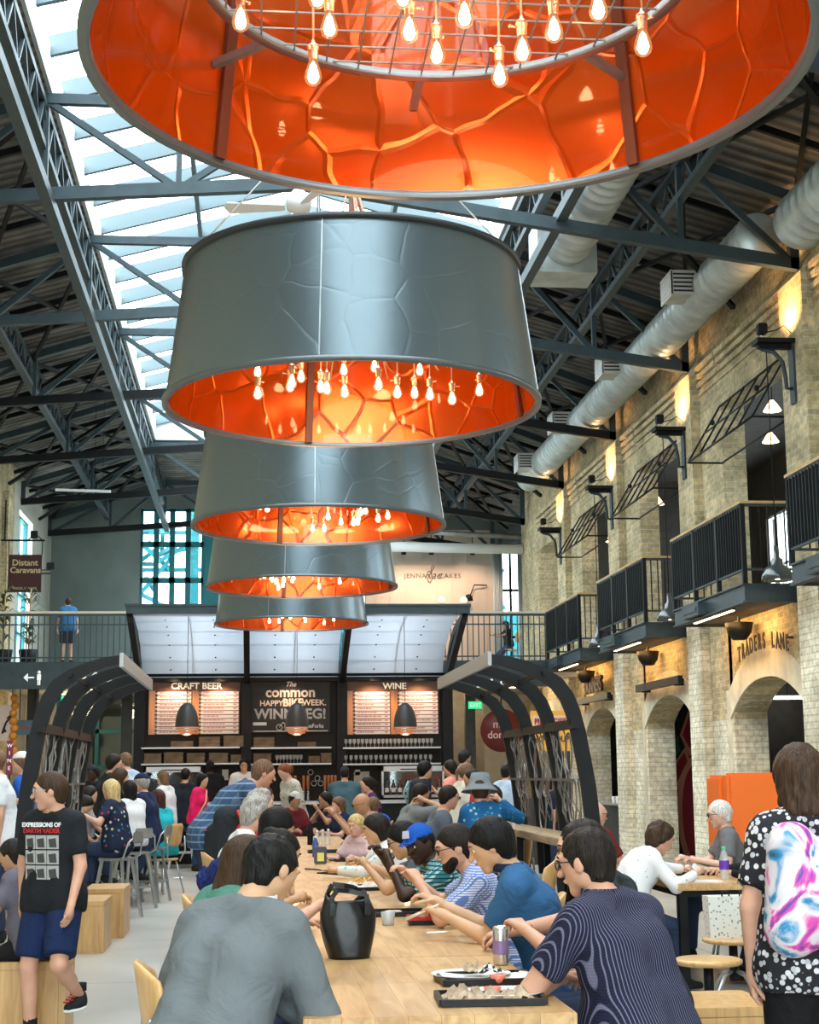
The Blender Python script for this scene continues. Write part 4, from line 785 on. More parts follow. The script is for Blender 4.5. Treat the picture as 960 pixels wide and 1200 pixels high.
MB().box((w*.4, .04, -at(8, 908, Y=27).z), (w*.6, .08, h)).build('pole', M_black, o)
m = MB()
for i in range(9): m.ball((.02*math.sin(i*2), 0, -i*.16), (.09, .09, .085), 8, 6)
o = m.build('orange_garland', mat('orange_cloth', (.75, .28, .03), .6), None, at(17, 818, Y=33.9)); tag(o, 'bunch of orange hanging decorations under the mezzanine', 'decoration'); MB().bar((0, 0, 0), (0, 0, 3.6-o.location.z), .012).build('string', M_black, o)
# round donut sign, orange food stand
a = at(588, 856, Y=33.9); o = empty('round_sign', a, label='round dark red mini donuts sign behind the shelter', cat='sign'); MB().lathe([(0, -.02), (.47, -.02), (.47, .02), (0, .02)], 32, M=Matrix.Rotation(PI/2, 3, 'X')).build('disc', mat('donut_red', (.16, .02, .015), .5), o)
lettering('lettering', 'mini', .23, mat('donut_pink', (.75, .45, .38), .5), (0, -.03, .13), o, bold=.004); lettering('lettering', 'donuts', .23, MATS['donut_pink'], (0, -.03, -.1), o, bold=.004); MB().bar((0, 0, .45), (0, 0, 3.6-a.z), .03).build('hanger', M_black, o)
M_ostand = mat('amber_board', (.78, .38, .05), .6, emit=(1, .5, .08), es=.12)
a, b = at(622, 833, Y=26.5), at(668, 880, Y=26.5); o = empty('food_stand', ((a.x+b.x)/2, 26.5, 0), label='amber lit food stand with red lettering behind the shelter', cat='stand'); w = b.x-a.x
MB().box((-w/2, 0, b.z), (w/2, .06, a.z)).build('header', M_ostand, o); q = MB(); q.box((-w/2, 0, 0), (-w/2+.06, .06, b.z)); q.box((w/2-.06, 0, 0), (w/2, .06, b.z)); q.build('posts', M_dwall, o); MB().box((-w/2, .05, 0), (w/2, .7, 1.1)).build('counter', M_dwall, o)
MB().box((-w*.45, -.02, a.z-.3), (w*.42, 0, a.z-.08)).build('name_board', mat('cream_board', (.8, .68, .5), .6), o); lettering('lettering', 'PIEROGIES', .15, mat('sign_red', (.5, .02, .03), .5), (0, -.03, a.z-.19), o, bold=.004, font_scale=(.8, 1))
for j in range(3): lettering('lettering', ['HOT', 'FRESH', 'SOUP'][j], .14, M_ink, (-w*.25+j*w*.26, -.01, b.z+.2), o, bold=.004, font_scale=(.8, 1))
# hanging shop sign upstairs by the plaster wall
a, b = at(10, 650, Y=36.5), at(48, 694, Y=36.5); w, h = b.x-a.x, a.z-b.z; o = empty('hanging_shop_sign', (a.x, 36.5, b.z), label='dark maroon Distant Caravans sign hanging from an iron bracket', cat='sign')
MB().box((0, 0, 0), (w, .05, h)).build('board', mat('deep_maroon', (.05, .006, .008), .5), o); mgold = mat('gold_letter', (.62, .50, .28), .5)
lettering('lettering', 'Distant', .2, mgold, (w*.5, -.01, h*.78), o, bold=.004); lettering('lettering', 'Caravans', .19, mgold, (w*.52, -.01, h*.58), o, bold=.004); lettering('lettering', 'TRADE & WARE', .08, mgold, (w*.5, -.01, h*.1), o)
q = MB(); q.bar((-.25, .02, h+.34), (w+.05, .02, h+.34), .04); q.bar((-.0, .02, h), (0, .02, h+.34), .02); q.bar((w, .02, h), (w, .02, h+.34), .02); q.tube([(w, .02, h+.34), (w*.8, .02, h+.5), (w*.55, .02, h+.34)], .015, 5); q.bar((-.1, .02, h+.34), (-.1, .02, h+1.3), .03); q.build('bracket', M_black, o)
q = empty('spotlight', (a.x+w*.75, 36.5, b.z+h+.38), label='small black spotlight on the Distant Caravans sign bracket', cat='spotlight'); MB().box((-.08, -.06, 0), (.08, .06, .18), .01).build('head', M_black, q)
a = at(60, 672, Y=40); q = empty('wall_bracket', a, label='iron bracket with a small spotlight on the plastered side wall', cat='bracket'); s = MB(); s.bar((0, 0, 0), (-.95, 0, 0), .03); s.bar((0, 0, .09), (-.95, 0, .09), .02); s.tube([(-.2, 0, 0), (-.5, 0, -.1), (-.6, 0, -.4), (-.9, 0, -.5)], .02, 5); s.build('arm', M_black, q); MB().box((-.12, -.06, .1), (.08, .06, .28), .01).build('spot_head', M_black, q)
# lettering above the arches
o = empty('arch_sign', (XR-.1, WY0+1.4, 3.12), label='dark TRADERS LANE letters curved over the arch', cat='sign'); t = 'TRADERS LANE'; ml = mat('iron_letter', (.03, .022, .015), .5)
q = MB()
for i, ch in enumerate(t):
    if ch == ' ': continue
    f = (i+.5)/len(t)*2-1; y = -f*1.12; z = .17-.13*f*f; c = text_mb(ch, .27, depth=.006, bold=.006, font_scale=(.8, 1.15)); R_ = Matrix.Rotation(-PI/2, 4, 'Z')
    q.add([(R_ @ Vector(v))+Vector((0, y, z)) for v in c.v], c.f)
q.build('lettering', ml, o)
MB().box((.0, -1.0, .13), (.1, -.96, .16)).build('stay', ml, o)
for k, txt in ((2, 'SKINNERS'), (1, '')):
    wy = WY0+BAY*k; o = empty('sign_rail', (XR-.16, wy+.2, 2.95), label=['', 'long black sign rail over the mural arch', 'black sign rail carrying SKINNERS letters'][k], cat='sign'); s = MB(); s.box((-.04, 0, 0), (.04, 2.9, .13)); s.box((-.02, .3, -.02), (.14, .36, .1)); s.box((-.02, 2.5, -.02), (.14, 2.56, .1)); s.build('rail', M_black, o)
    if txt: text_mb(txt, .36, depth=.03, bold=.008, font_scale=(.95, 1.2)).build('lettering', ml, o, (0, 1.35, .33), -PI/2)
# kitchen seen through the far arch, mural through the next
y = WY0+BAY*2; o = empty('kitchen_counter', (7.85, y+.9, 0), label='steel kitchen counter inside the far arch', cat='counter'); MB().box((-.6, 0, .86), (.6, 2.6, .9)).build('worktop', M_shelf, o); MB().box((-.55, .05, 0), (.55, 2.55, .86)).build('cabinet', M_dsteel, o)
tag(MB().box((7.28, y+1.0, .9), (7.6, y+1.4, 1.28), .02).build('coffee_machine', mat('machine_red', (.30, .01, .02), .3)), 'dark red coffee machine on the kitchen counter', 'coffee machine')
for j in range(5): s = MB(); s.lathe([(.03, 0), (.042, .14), (.0, .14)], 10); tag(s.build('paper_cup', M_white, None, (7.3+.1*(j % 3), y+1.5+.12*j, .9)), 'white paper cup on the kitchen counter beside the red machine', 'cup', 'paper cups on the kitchen counter')
tag(MB().box((9.0, y+3.9, 1.5), (9.35, y+3.93, 2.0)).build('framed_notice', mat('notice_grey', (.35, .38, .40), .5)), 'framed grey notice inside the far arch', 'notice') if False else None
y = WY0+BAY; M_mural = mat('mural_black', (.008, .008, .01), .7); o = tag(MB().box((7.56, y+4.0, 0), (10.4, y+4.07, 3.5)).build('mural_panel', M_mural), 'black mural panel with large red and green figures inside the middle arch', 'mural')
mr_ = mat('mural_red', (.30, .01, .02), .7); mp_ = mat('mural_pink', (.62, .22, .14), .7); mg_ = mat('mural_green', (.015, .10, .05), .7)
def blob(pts, m_, nm, dx): MB().prism([(8.32-a*.36, y+4.0-dx, z) for a, z in pts][::-1], (0, .004, 0)).build(nm, m_, o)
cir = lambda cy_, cz_, ry, rz, n=24: [(cy_+ry*math.cos(2*PI*i/n), cz_+rz*math.sin(2*PI*i/n)) for i in range(n)]
blob(cir(.55, .75, .95, 1.05), mp_, 'pink_shape', .006); blob(cir(.45, .75, .78, .9), mr_, 'red_shape', .012); blob([(1.9, 1.5), (.9, 2.0), (.7, 1.7), (1.5, 1.15)], mp_, 'pink_band', .007); blob([(1.8, 1.5), (1.0, 1.88), (.85, 1.72), (1.5, 1.3)], mr_, 'red_band', .013)
blob([(1.2, 2.2), (.6, 2.75), (.2, 2.6), (.3, 2.0), (.7, 1.8)], mp_, 'pink_petal', .007); blob([(1.05, 2.2), (.6, 2.62), (.3, 2.5), (.4, 2.1), (.7, 1.95)], mr_, 'red_petal', .013); blob([(1.9, 1.9), (1.3, 2.2), (1.2, 1.9), (1.8, 1.75)], mg_, 'green_shape', .008)
y = WY0; o = empty('linear_light', (7.75, y+3.6, 2.6), label='white linear light inside the TRADERS LANE arch', cat='light'); MB().box((0, 0, 0), (.6, .06, .05)).build('housing', mat('tube_white', (1, 1, 1), emit=(1, .98, .9), es=8), o); MB().bar((.3, .03, .05), (.3, .03, 1.2), .012).build('hanger', M_black, o)
tag(MB().box((7.56, y+3.98, 0), (10.4, y+4.06, 1.6)).build('partition_wall', mat('oxblood_wall', (.06, .006, .006), .7)), kind='structure')
# interior pendants upstairs
for i, (px, py, Y) in enumerate(((905, 476, 24.), (903, 513, 26.), (865, 588, 30.), (717, 631, 36), (770, 587, 31))):
    a = at(px, py, Y=Y); o = empty('pendant_lamp', a, label='small warm glass pendant inside the upper gallery, %s' % ['highest seen in the widest opening', 'below the highest one in the widest opening', 'just behind the awning frame', 'in the opening next to the mezzanine', 'in the second opening from the mezzanine'][i], cat='lamp', group='glass pendants upstairs')
    s = MB(); s.lathe([(.15, -.08), (.09, .02), (.03, .1), (0, .1)], 12); s.build('shade', mat('lit_glass', (1, .75, .5), .3, emit=(1, .6, .32), es=3), o); MB().bar((0, 0, .1), (0, 0, 9.3-a.z), .012).build('cord', M_black, o)
    lamp('pendant_glow', 'POINT', (0, 0, -.2), 12, (1, .7, .4), .1, parent=o)
# plants upstairs
for i, px in enumerate((3, 33)):
    a = at(px, 772, Y=34.6); a.z = 3.95; o = empty('potted_plant', a, label=['tall leafy potted plant behind the mezzanine railing at the brick wall', 'tall leafy potted plant behind the mezzanine railing by the teal window'][i], cat='plant', group='mezzanine plants'); s = MB(); s.lathe([(0, 0), (.16, 0), (.22, .35), (.19, .35), (0, .3)], 14); s.build('pot', M_black, o)
    r5 = random.Random(i+3); s = MB()
    for j in range(60):
        az = r5.random()*6.28; ln = r5.uniform(.25, .5); z0 = .4+r5.random()*1.2; d = Vector((math.cos(az), math.sin(az), 0)); p0 = Vector((0, 0, z0)); p1 = p0+d*ln*.4+Vector((0, 0, ln*.35)); p2 = p0+d*ln*.75+Vector((0, 0, .05)); n_ = Vector((-d.y, d.x, 0))*.03
        s.add([p0, p1-n_, p1+n_, p2], [(0, 1, 2), (1, 3, 2)])
    s.build('leaves', mat('leaf_green', (.045, .10, .05), .5), o); MB().tube([(0, 0, .3), (.02, 0, 1.7)], .02, 6).build('stem', M_box, o)

# ================================================================ FURNITURE
def slab_table(x0, x1, y0, y1, z, lab, grp=None, top=M_table, legs='frame', th=.045):
    o = empty('table', ((x0+x1)/2, (y0+y1)/2, 0), label=lab, cat='table', group=grp); w, d = (x1-x0)/2, (y1-y0)/2
    MB().box((-w, -d, z-th), (w, d, z), .004).build('tabletop', top, o)
    if legs == 'frame':
        for sx in (-1, 1):
            for sy in (-1, 1): MB().box((sx*(w-.06)-.03, sy*(d-.1)-.03, 0), (sx*(w-.06)+.03, sy*(d-.1)+.03, z-th)).build('leg', M_black, o)
        s = MB(); s.box((-w+.04, -d+.08, z-th-.05), (w-.04, d-.08, z-th)); s.build('apron', M_black, o)
    return o
TS = [5.28, 6.95, 8.62, 10.3, 11.98, 13.65, 15.3, 17.0, 18.7, 20.4]
desc = ['nearest to the viewer, with two food trays', 'under the black handbag', 'with chopsticks and paper trays', 'with the napkin dispenser', 'between the waving girl and grey haired diners', 'in front of the bald man', 'beside the man in a grey T-shirt', 'well down the row', 'last of the row towards the bar']
for i in range(9): slab_table(.16, 1.07, TS[i]+.004, TS[i+1]-.004, .76, 'long maple communal table, ' + desc[i], 'communal tables down the middle')
# bent ply chair with steel frame: seat, round ply back, frame, legs
def ply_chair(z=.45):
    o = empty('chair'); s = MB(); s.lathe([(0, -.018), (.17, -.018), (.2, -.01), (.2, .008), (.18, .014), (0, .01)], 24, (0, 0, z)); s.build('seat', M_ply, o)
    s = MB(); n = 10; vs = []
    for j in range(n+1):
        a = -.8+1.6*j/n
        for k in range(7):
            t = k/6; zz = z+.17+.30*t; wv = math.sqrt(max(.0, 1-((t-.5)*2)**4)); aa = a*(.35+.65*wv); R_ = .215+.03*t
            vs.append((R_*math.sin(aa), -R_*math.cos(aa)+.0-.02*t, zz)); vs.append(((R_+.014)*math.sin(aa), -(R_+.014)*math.cos(aa)-.02*t, zz))
    fs = []; K = 14
    for j in range(n):
        for k in range(6):
            a0, b0 = j*K+k*2, (j+1)*K+k*2; fs += [(a0, b0, b0+2, a0+2), (a0+1, a0+3, b0+3, b0+1)]
        fs += [(j*K, j*K+1, (j+1)*K+1, (j+1)*K), (j*K+12, (j+1)*K+12, (j+1)*K+13, j*K+13)]
    for j in (0, n):
        for k in range(6): a0 = j*K+k*2; fs.append((a0, a0+2, a0+3, a0+1) if j == 0 else (a0, a0+1, a0+3, a0+2))
    s.smooth = True; s.add(vs, fs); s.build('backrest', M_ply, o)
    s = MB()
    for sx in (-1, 1): s.tube([(sx*.12, -.19, z-.03), (sx*.17, -.24, z+.12), (sx*.17, -.225, z+.3)], .011, 6)
    s.build('back_frame', M_galv, o)
    for sx in (-1, 1):
        for sy in (-1, 1): MB().tube([(sx*.12, sy*.12, z-.02), (sx*.2, sy*.2, .0)], .013, 6).build('leg', M_galv, o)
    return o
PLY = ply_chair(); PLY['category'] = 'chair'; _used = []
def put_chair(x, y, rz, lab, grp='bent ply chairs', z=0):
    if not _used: PLY.location = (x, y, z); PLY.rotation_euler.z = rz; PLY['label'] = lab; PLY['group'] = grp; _used.append(1); return PLY
    return copy_tree(PLY, None, (x, y, z), rz, lab, grp)
# high metal stool with a low curved back
def metal_stool(z=.72, back=True):
    o = empty('stool'); s = MB(); s.box((-.16, -.16, z-.03), (.16, .16, z), .012); s.build('seat', M_galv, o)
    for sx in (-1, 1):
        for sy in (-1, 1): MB().bar((sx*.12, sy*.12, z-.02), (sx*.21, sy*.21, 0), .03, .03).build('leg', M_galv, o)
    s = MB(); f = .14+.07*(1-.3); pts = [(-.185, -.185), (.185, -.185), (.185, .185), (-.185, .185)]
    for (a, b) in zip(pts, pts[1:]+pts[:1]): s.bar((*a, .25), (*b, .25), .022)
    s.build('footrest', M_galv, o)
    if back:
        s = MB(); s.tube([(-.15, -.12, z-.02), (-.2, -.18, z+.02), (-.17, -.22, z+.17), (-.09, -.25, z+.22)], .011, 6); s.tube([(.15, -.12, z-.02), (.2, -.18, z+.02), (.17, -.22, z+.17), (.09, -.25, z+.22)], .011, 6); s.build('back_frame', M_galv, o)
        s = MB(); s.box((-.12, -.265, z+.16), (.12, -.245, z+.28), .01); s.build('backrest', M_galv, o)
    return o
STB = metal_stool(.66, True); STB['category'] = 'stool'; STN = metal_stool(.74, False); STN['category'] = 'stool'; _st = {}
def put_stool(src, x, y, rz, lab, grp):
    if src.name not in _st: _st[src.name] = 1; src.location = (x, y, 0); src.rotation_euler.z = rz; src['label'] = lab; src['group'] = grp; return src
    return copy_tree(src, None, (x, y, 0), rz, lab, grp)
# round wooden topped stool on a curved steel base
def round_stool(x, y, lab, z=.46):
    o = empty('round_stool', (x, y, 0), label=lab, cat='stool', group='round wooden seat stools'); s = MB(); s.lathe([(0, z-.035), (.18, z-.035), (.2, z-.025), (.2, z-.008), (.185, z), (0, z)], 28); s.build('seat', M_ply, o)
    s = MB(); s.tube([(0, 0, z-.04), (0, 0, .22)], .03, 8); s.build('column', M_black, o)
    for a in range(4): c, d = math.cos(a*PI/2+.6), math.sin(a*PI/2+.6); MB().tube([(0, 0, .25), (c*.1, d*.1, .22), (c*.2, d*.2, .08), (c*.24, d*.24, .0)], .013, 6).build('leg', M_galv, o)
    return o
# solid oak box stools
def oak_box(x0, x1, y0, y1, z, lab, grp='solid oak box seats'):
    o = empty('oak_bench', ((x0+x1)/2, (y0+y1)/2, 0), label=lab, cat='bench', group=grp); w, d = (x1-x0)/2, (y1-y0)/2
    MB().box((-w, -d, z-.045), (w, d, z), .004).build('seat', M_box, o)
    for sx in (-1, 1): MB().box((sx*w-(.045 if sx > 0 else 0), -d, 0), (sx*w+(.045 if sx < 0 else 0), d, z-.045), .003).build('side_panel', M_box, o)
    MB().box((-w+.046, -d, 0), (w-.046, -d+.04, z-.046)).build('end_panel', M_box, o)
    return o
a = at(800, 1166, Z=.45); b = at(905, 1181, Z=.45); print('box', a, b)
oak_box(2.03, 2.46, 7.38, 7.95, .45, 'pale oak box seat beside the man in the striped shirt')
a = at(94, 1117, Z=0); oak_box(-1.78, -1.34, 14.45, 15.25, .45, 'pale oak box seat just behind the striding boy'); oak_box(-1.66, -1.27, 15.7, 16.5, .47, 'pale oak box seat farther down the aisle')
oak_box(-2.5, -1.13, 9.85, 10.3, .45, 'long oak bench the boy in the grey T-shirt sits on')
# grey haired couple's cafe tables on the arcade side
slab_table(2.97, 3.62, 11.0, 13.2, .76, 'small square cafe table with the purple labelled water bottle', 'cafe tables by the orange booth', th=.05)
slab_table(2.97, 3.7, 8.4, 9.5, .76, 'small cafe table beside the woman with the backpack', 'cafe tables by the orange booth', th=.05)
slab_table(2.3, 2.95, 11.6, 12.6, .76, 'small cafe table in front of the bald man by the brick arcade', 'cafe tables by the orange booth', th=.05) if False else None
round_stool(2.65, 9.2, 'round wooden stool in front of the cafe table leg'); round_stool(3.14, 10.3, 'round wooden stool under the spotted shopping bag')
put_chair(3.25, 15.4, 2.6, 'empty bent ply chair in front of the brick pier')
put_chair(-.14, 5.62, -1.45, 'bent ply chair of the man in the grey sweater'); put_chair(1.92, 11.4, 1.25, 'empty bent ply chair beside the metal stools, the farther one'); put_chair(2.1, 10.5, 1.2, 'empty bent ply chair behind the dark haired man with glasses')
for i, (x, y, r) in enumerate(((2.15, 12.6, -1.5), (2.14, 13.5, -1.6), (2.12, 14.4, -1.5))): put_stool(STN, x, y, r, ['backless metal stool at the long counter, nearest', 'backless metal stool at the long counter, middle', 'backless metal stool at the long counter, farthest'][i], 'metal stools at the long counter')
for i, (px, fy, r) in enumerate(((112, 1063, -1.2), (150, 1060, -1.0), (165, 1055, -1.1), (126, 1040, -1.3))):
    a = at(px, fy, Z=0); put_stool(STB, a.x-.1, a.y+.2, r+2.3, 'metal stool with low back by the aisle, ' + ['under the blonde woman', 'with the navy jacket on it', 'behind the navy jacket one', 'beside the white bag'][i], 'metal stools with backs')
for i, px in enumerate((172, 213, 256, 404, 430)): a = at(px, 1008, Y=27.5); put_stool(STN, a.x, 27.45, .0, 'tall metal bar stool at the counter, ' + ['first from the plaster-wall side', 'beside the woman in the pink jacket', 'behind the woman in the pink jacket', 'under the man in the teal shirt', 'next to the man in the teal shirt'][i], 'tall stools at the bar')
slab_table(-2.95, -2.15, 17.6, 21.0, 1.0, 'high table of the group behind the blonde woman', 'high tables by the aisle', M_counter); slab_table(2.9, 3.6, 14.2, 15.6, .9, 'high table behind the shelter', 'high tables by the aisle', M_counter) if False else None
# orange booth
a, b = at(852, 906, Y=13.9), at(925, 906, Y=13.9); M_or = mat('orange_leather', (.92, .17, .01), .42, bump=.1, bscale=18); o = empty('booth_seat', (3.9, 13.9, 0), label='tall orange upholstered booth back behind the grey haired man', cat='booth')
MB().box((a.x-3.9, 0, .25), (1.9, .16, a.z), .03).build('backrest', M_or, o); MB().box((a.x-3.9-.02, .165, .25), (a.x-3.9+.14, .62, a.z-.02), .03).build('side_wing', M_or, o); MB().box((a.x-3.9+.05, -.5, .25), (1.9, 0, .46), .04).build('seat_cushion', M_or, o); MB().box((a.x-3.9+.05, -.45, 0), (1.85, .6, .25)).build('plinth', M_black, o)

# ================================================================ THINGS ON THE TABLES
TZ = .76
M_tray = mat('black_tray', (.008, .008, .009), .4, spec=.3); M_plate = mat('white_melamine', (.85, .84, .80), .35); M_paper = mat('crumpled_paper', (.82, .78, .72), .8)
def tray(x, y, rz, w, d, lab, z=TZ):
    o = empty('food_tray', (x, y, z), rz, label=lab, cat='tray'); s = MB(); s.box((-w/2, -d/2, 0), (w/2, d/2, .008), .003); s.build('base', M_tray, o); s = MB(); h = .022
    pts = [(-w/2, -d/2), (w/2, -d/2), (w/2, d/2), (-w/2, d/2)]
    for p, q in zip(pts, pts[1:]+pts[:1]): s.bar((*p, h/2+.003), (*q, h/2+.003), .016, h)
    s.build('rim', M_tray, o); return o
def on(o, name, mb, m_, x, y, z, lab, cat, rz=0, grp=None):
    p = Matrix.Rotation(o.rotation_euler.z, 3, 'Z') @ Vector((x, y, 0)); q = mb.build(name, m_, None, (o.location.x+p.x, o.location.y+p.y, o.location.z+z), o.rotation_euler.z+rz); return tag(q, lab, cat, grp)
def crumple_mb(rx, ry, rz, seed, n=2):
    bm = bmesh.new(); bmesh.ops.create_icosphere(bm, subdivisions=3, radius=1); r = random.Random(seed)
    ph = [(Vector((r.uniform(-1, 1), r.uniform(-1, 1), r.uniform(-1, 1))).normalized(), r.uniform(-.3, .7)) for _ in range(16)]
    for v in bm.verts:
        d = 1
        for n_, o_ in ph: d -= max(0, v.co.dot(n_)-o_)*.35
        d = max(.35, d)*r.uniform(.88, 1.08); v.co = Vector((v.co.x*rx*d, v.co.y*ry*d, max(0, (v.co.z*.6+.5)*rz*2*d)))
    m = MB(); m.bm(bm); return m
def sheet_mb(r_, h_, seed, n=9):
    r = random.Random(seed); m = MB(); vs = []; N_ = n+1
    for i in range(N_):
        for j in range(N_):
            u, v = i/n*2-1, j/n*2-1; k = 1-.25*(u*u*v*v); q = h_*.75*(.3+abs(math.sin(2.1*u+seed)*math.cos(1.9*v+seed*2)))*r.uniform(.35, 1.25)*(1.15-.8*max(u*u, v*v))
            vs.append((u*r_*k*(1-.25*q/h_)+r.uniform(-1, 1)*r_*.08, v*r_*.75*k+r.uniform(-1, 1)*r_*.08, max(0, q)))
    m.add(vs+[(a, b, c+.0015) for a, b, c in vs], [(i*N_+j, (i+1)*N_+j, (i+1)*N_+j+1, i*N_+j+1) for i in range(n) for j in range(n)]+[(N_*N_+i*N_+j, N_*N_+i*N_+j+1, N_*N_+(i+1)*N_+j+1, N_*N_+(i+1)*N_+j) for i in range(n) for j in range(n)]); return m
t1 = tray(.82, 5.58, -.04, .36, .25, 'black food tray with crumpled paper, closest to the viewer'); t2 = tray(.88, 6.1, .03, .35, .25, 'black food tray with round plate and checked paper')
for i, (x, y, s_) in enumerate(((-.11, -.03, .06), (-.05, -.05, .055), (.03, -.03, .062), (.09, -.05, .06), (-.12, .05, .045))): on(t1, 'crumpled_wrapper', sheet_mb(s_*1.05, s_*.9, i+1), mat('brown_paper', (.50, .38, .27), .8, noise=.35, nscale=30), x, y, .009, 'crumpled brown wrapper on the closest tray', 'wrapper', grp='wrappers on the closest tray')
def plate_mb(r): s = MB(); s.lathe([(0, .004), (r*.6, .004), (r, .02), (r*1.02, .022), (r*.98, .017), (r*.6, .0), (0, 0)], 36); return s
p = on(t1, 'oval_plate', plate_mb(.12), M_plate, .06, .04, .009, 'white oval plate on the closest tray', 'plate'); p.scale.x = 1.15
on(t1, 'paper_sheet', MB().box((-.1, -.03, 0), (.12, .03, .004)), M_paper, .0, .115, .024, 'folded white paper at the far edge of the closest tray', 'paper')
p = on(t2, 'oval_plate', plate_mb(.135), M_plate, -.05, .03, .009, 'large white plate on the second tray', 'plate'); p.scale.x = 1.12
m_chk = mat('checked_paper', (.8, .8, .78), .7)
def _chk():
    tc = N(m_chk, 'TexCoord'); c = N(m_chk, 'TexChecker'); c.inputs['Scale'].default_value = 55; c.inputs['Color1'].default_value = (.02, .02, .02, 1); c.inputs['Color2'].default_value = (.8, .8, .78, 1); L(m_chk, tc.outputs['Object'], c.inputs[0]); L(m_chk, c.outputs[0], bsdf(m_chk).inputs[0])
_chk()
on(t2, 'checked_wrapper', sheet_mb(.06, .04, 21), m_chk, .03, .03, .028, 'black and white checked wrapper on the plate of the second tray', 'wrapper'); on(t2, 'crumpled_wrapper', sheet_mb(.05, .05, 22), MATS['brown_paper'], -.03, .06, .028, 'brown wrapper beside the checked one', 'wrapper')
on(t2, 'paper_bag', sheet_mb(.10, .02, 23), M_paper, .12, .0, .012, 'flat white paper bag on the second tray', 'paper bag')
def pot_mb(): s = MB(); s.lathe([(0, 0), (.024, 0), (.032, .028), (.029, .028), (0, .022)], 16); return s
M_pink = mat('pink_sauce', (.70, .20, .14), .3)
on(t2, 'sauce_pot', pot_mb(), M_pink, .03, -.11, .009, 'small pot of pink sauce on the second tray', 'sauce pot'); on(t1, 'sauce_pot', pot_mb(), M_pink, .02, .09, .009, 'small pot of pink sauce on the closest tray', 'sauce pot')
# black handbag
def handbag():
    o = empty('handbag', (.41, 6.98, TZ), .15, label='black slouchy leather handbag standing on the table', cat='bag'); M_lea = mat('black_leather', (.004, .005, .006), .34, spec=.4, coat=.1, bump=.3, bscale=9); s = MB(); n, k = 48, 18; vs = []
    for i in range(k+1):
        t = i/k; z = .27*t
        for j in range(n):
            a = 2*PI*j/n; rx = .088+.034*math.sin(min(1, t*1.25)*PI*.62)-.030*max(0, t-.72)/.28; ry = .085*(1-.35*t*t); w = 1+.05*math.sin(a*5+t*4)*t+.03*math.sin(a*9+2*t)*t; c, d = math.cos(a), math.sin(a)
            e = .8; vs.append((rx*w*math.copysign(abs(c)**e, c)-.012*t, ry*w*math.copysign(abs(d)**e, d), z+(.045*abs(c)**2-.035+.012*math.sin(a*3))*t**4))
    s.smooth = True; s.add(vs, [(i*n+j, i*n+(j+1) % n, (i+1)*n+(j+1) % n, (i+1)*n+j) for i in range(k) for j in range(n)]+[tuple(range(n-1, -1, -1))]); b = s.build('body', M_lea, o); sm = b.modifiers.new('s', 'SOLIDIFY'); sm.thickness = .005
    s = MB(); s.ball((-.012, .005, .222), (.074, .042, .014), 14, 8); s.build('lining', mat('grey_lining', (.40, .36, .36), .6), o)
    for sy, h_ in ((-1, 0), (1, .018)):
        s = MB(); pts = [Vector(p) for p in ((-.085, .062*sy, .20), (-.088, .062*sy, .262), (-.062, .056*sy, .292+h_), (-.01, .05*sy, .286+h_), (.035, .054*sy, .276+h_), (.066, .06*sy, .272), (.070, .064*sy, .20))]
        for a, b in zip(pts, pts[1:]): s.bar(a, b, .020, .006, up=(0, 1, 0))
        s.build('handle', M_lea, o)
        for x in (-.086, .069): MB().box((x-.014, .068*sy-.004, .185), (x+.014, .068*sy+.004, .235), .003).build('tab', M_lea, o)
    return o
handbag()
tag(MB().tube([(.42, 6.15, .767), (.56, 6.1, .767)], .005, 6).build('blue_pen', mat('pen_blue', (.03, .05, .5), .3)), 'blue pen lying by the sleeve of the grey sweater', 'pen') if False else None
# trays and food further down
t3 = tray(.80, 9.0, 0, .4, .26, 'black tray with sandwich wrap in front of the polo shirt man'); on(t3, 'paper_wrap', crumple_mb(.15, .06, .025, 31), mat('kraft', (.62, .52, .42), .8), -.02, 0, .009, 'long paper wrapped sandwich on the tray', 'sandwich')
b_ = empty('bento_box', (.93, 8.42, TZ), label='red and black bento box with food by the chopsticks', cat='food box'); s = MB(); s.box((-.12, -.07, 0), (.12, .07, .03), .008); s.build('base', M_tray, b_); s = MB(); s.bar((-.12, -.07, .036), (.12, -.07, .036), .012, .02); s.bar((-.12, .07, .036), (.12, .07, .036), .012, .02); s.bar((-.12, -.07, .036), (-.12, .07, .036), .012, .02); s.bar((.12, -.07, .036), (.12, .07, .036), .012, .02); s.bar((.02, -.07, .036), (.02, .07, .036), .008, .016); s.build('rim', mat('bento_red', (.50, .01, .015), .3), b_)
s = crumple_mb(.045, .04, .025, 33); s.build('salad', mat('lettuce', (.20, .42, .05), .6, noise=.4, nscale=40), b_, (.07, 0, .03)); crumple_mb(.06, .045, .018, 34).build('rice', mat('rice', (.75, .66, .5), .7), b_, (-.05, 0, .03))
s = MB(); s.lathe([(0, 0), (.03, 0), (.04, .07), (.037, .07), (.028, .006), (0, .006)], 16); tag(s.build('plastic_cup', M_gobl, None, (.70, 8.4, TZ)), 'small clear plastic cup beside the bento box', 'cup')
tag(crumple_mb(.14, .09, .008, 36).build('napkin', M_paper, None, (.90, 7.95, TZ)), 'flat white napkin in front of the bento box', 'napkin')
tag(crumple_mb(.13, .1, .01, 37).build('napkin', M_paper, None, (.66, 9.9, TZ)), 'crumpled napkin beyond the sandwich tray', 'napkin')
t4 = tray(.74, 11.0, .1, .42, .3, 'black tray of fries and paper in the middle of the table'); on(t4, 'paper_wrap', sheet_mb(.15, .06, 41), mat('print_paper', (.80, .72, .70), .8, noise=.15, nscale=60), -.02, -.02, .009, 'heap of printed wrapping paper on the fries tray', 'paper')
M_fry = mat('french_fry', (.80, .45, .10), .6); r6 = random.Random(4)
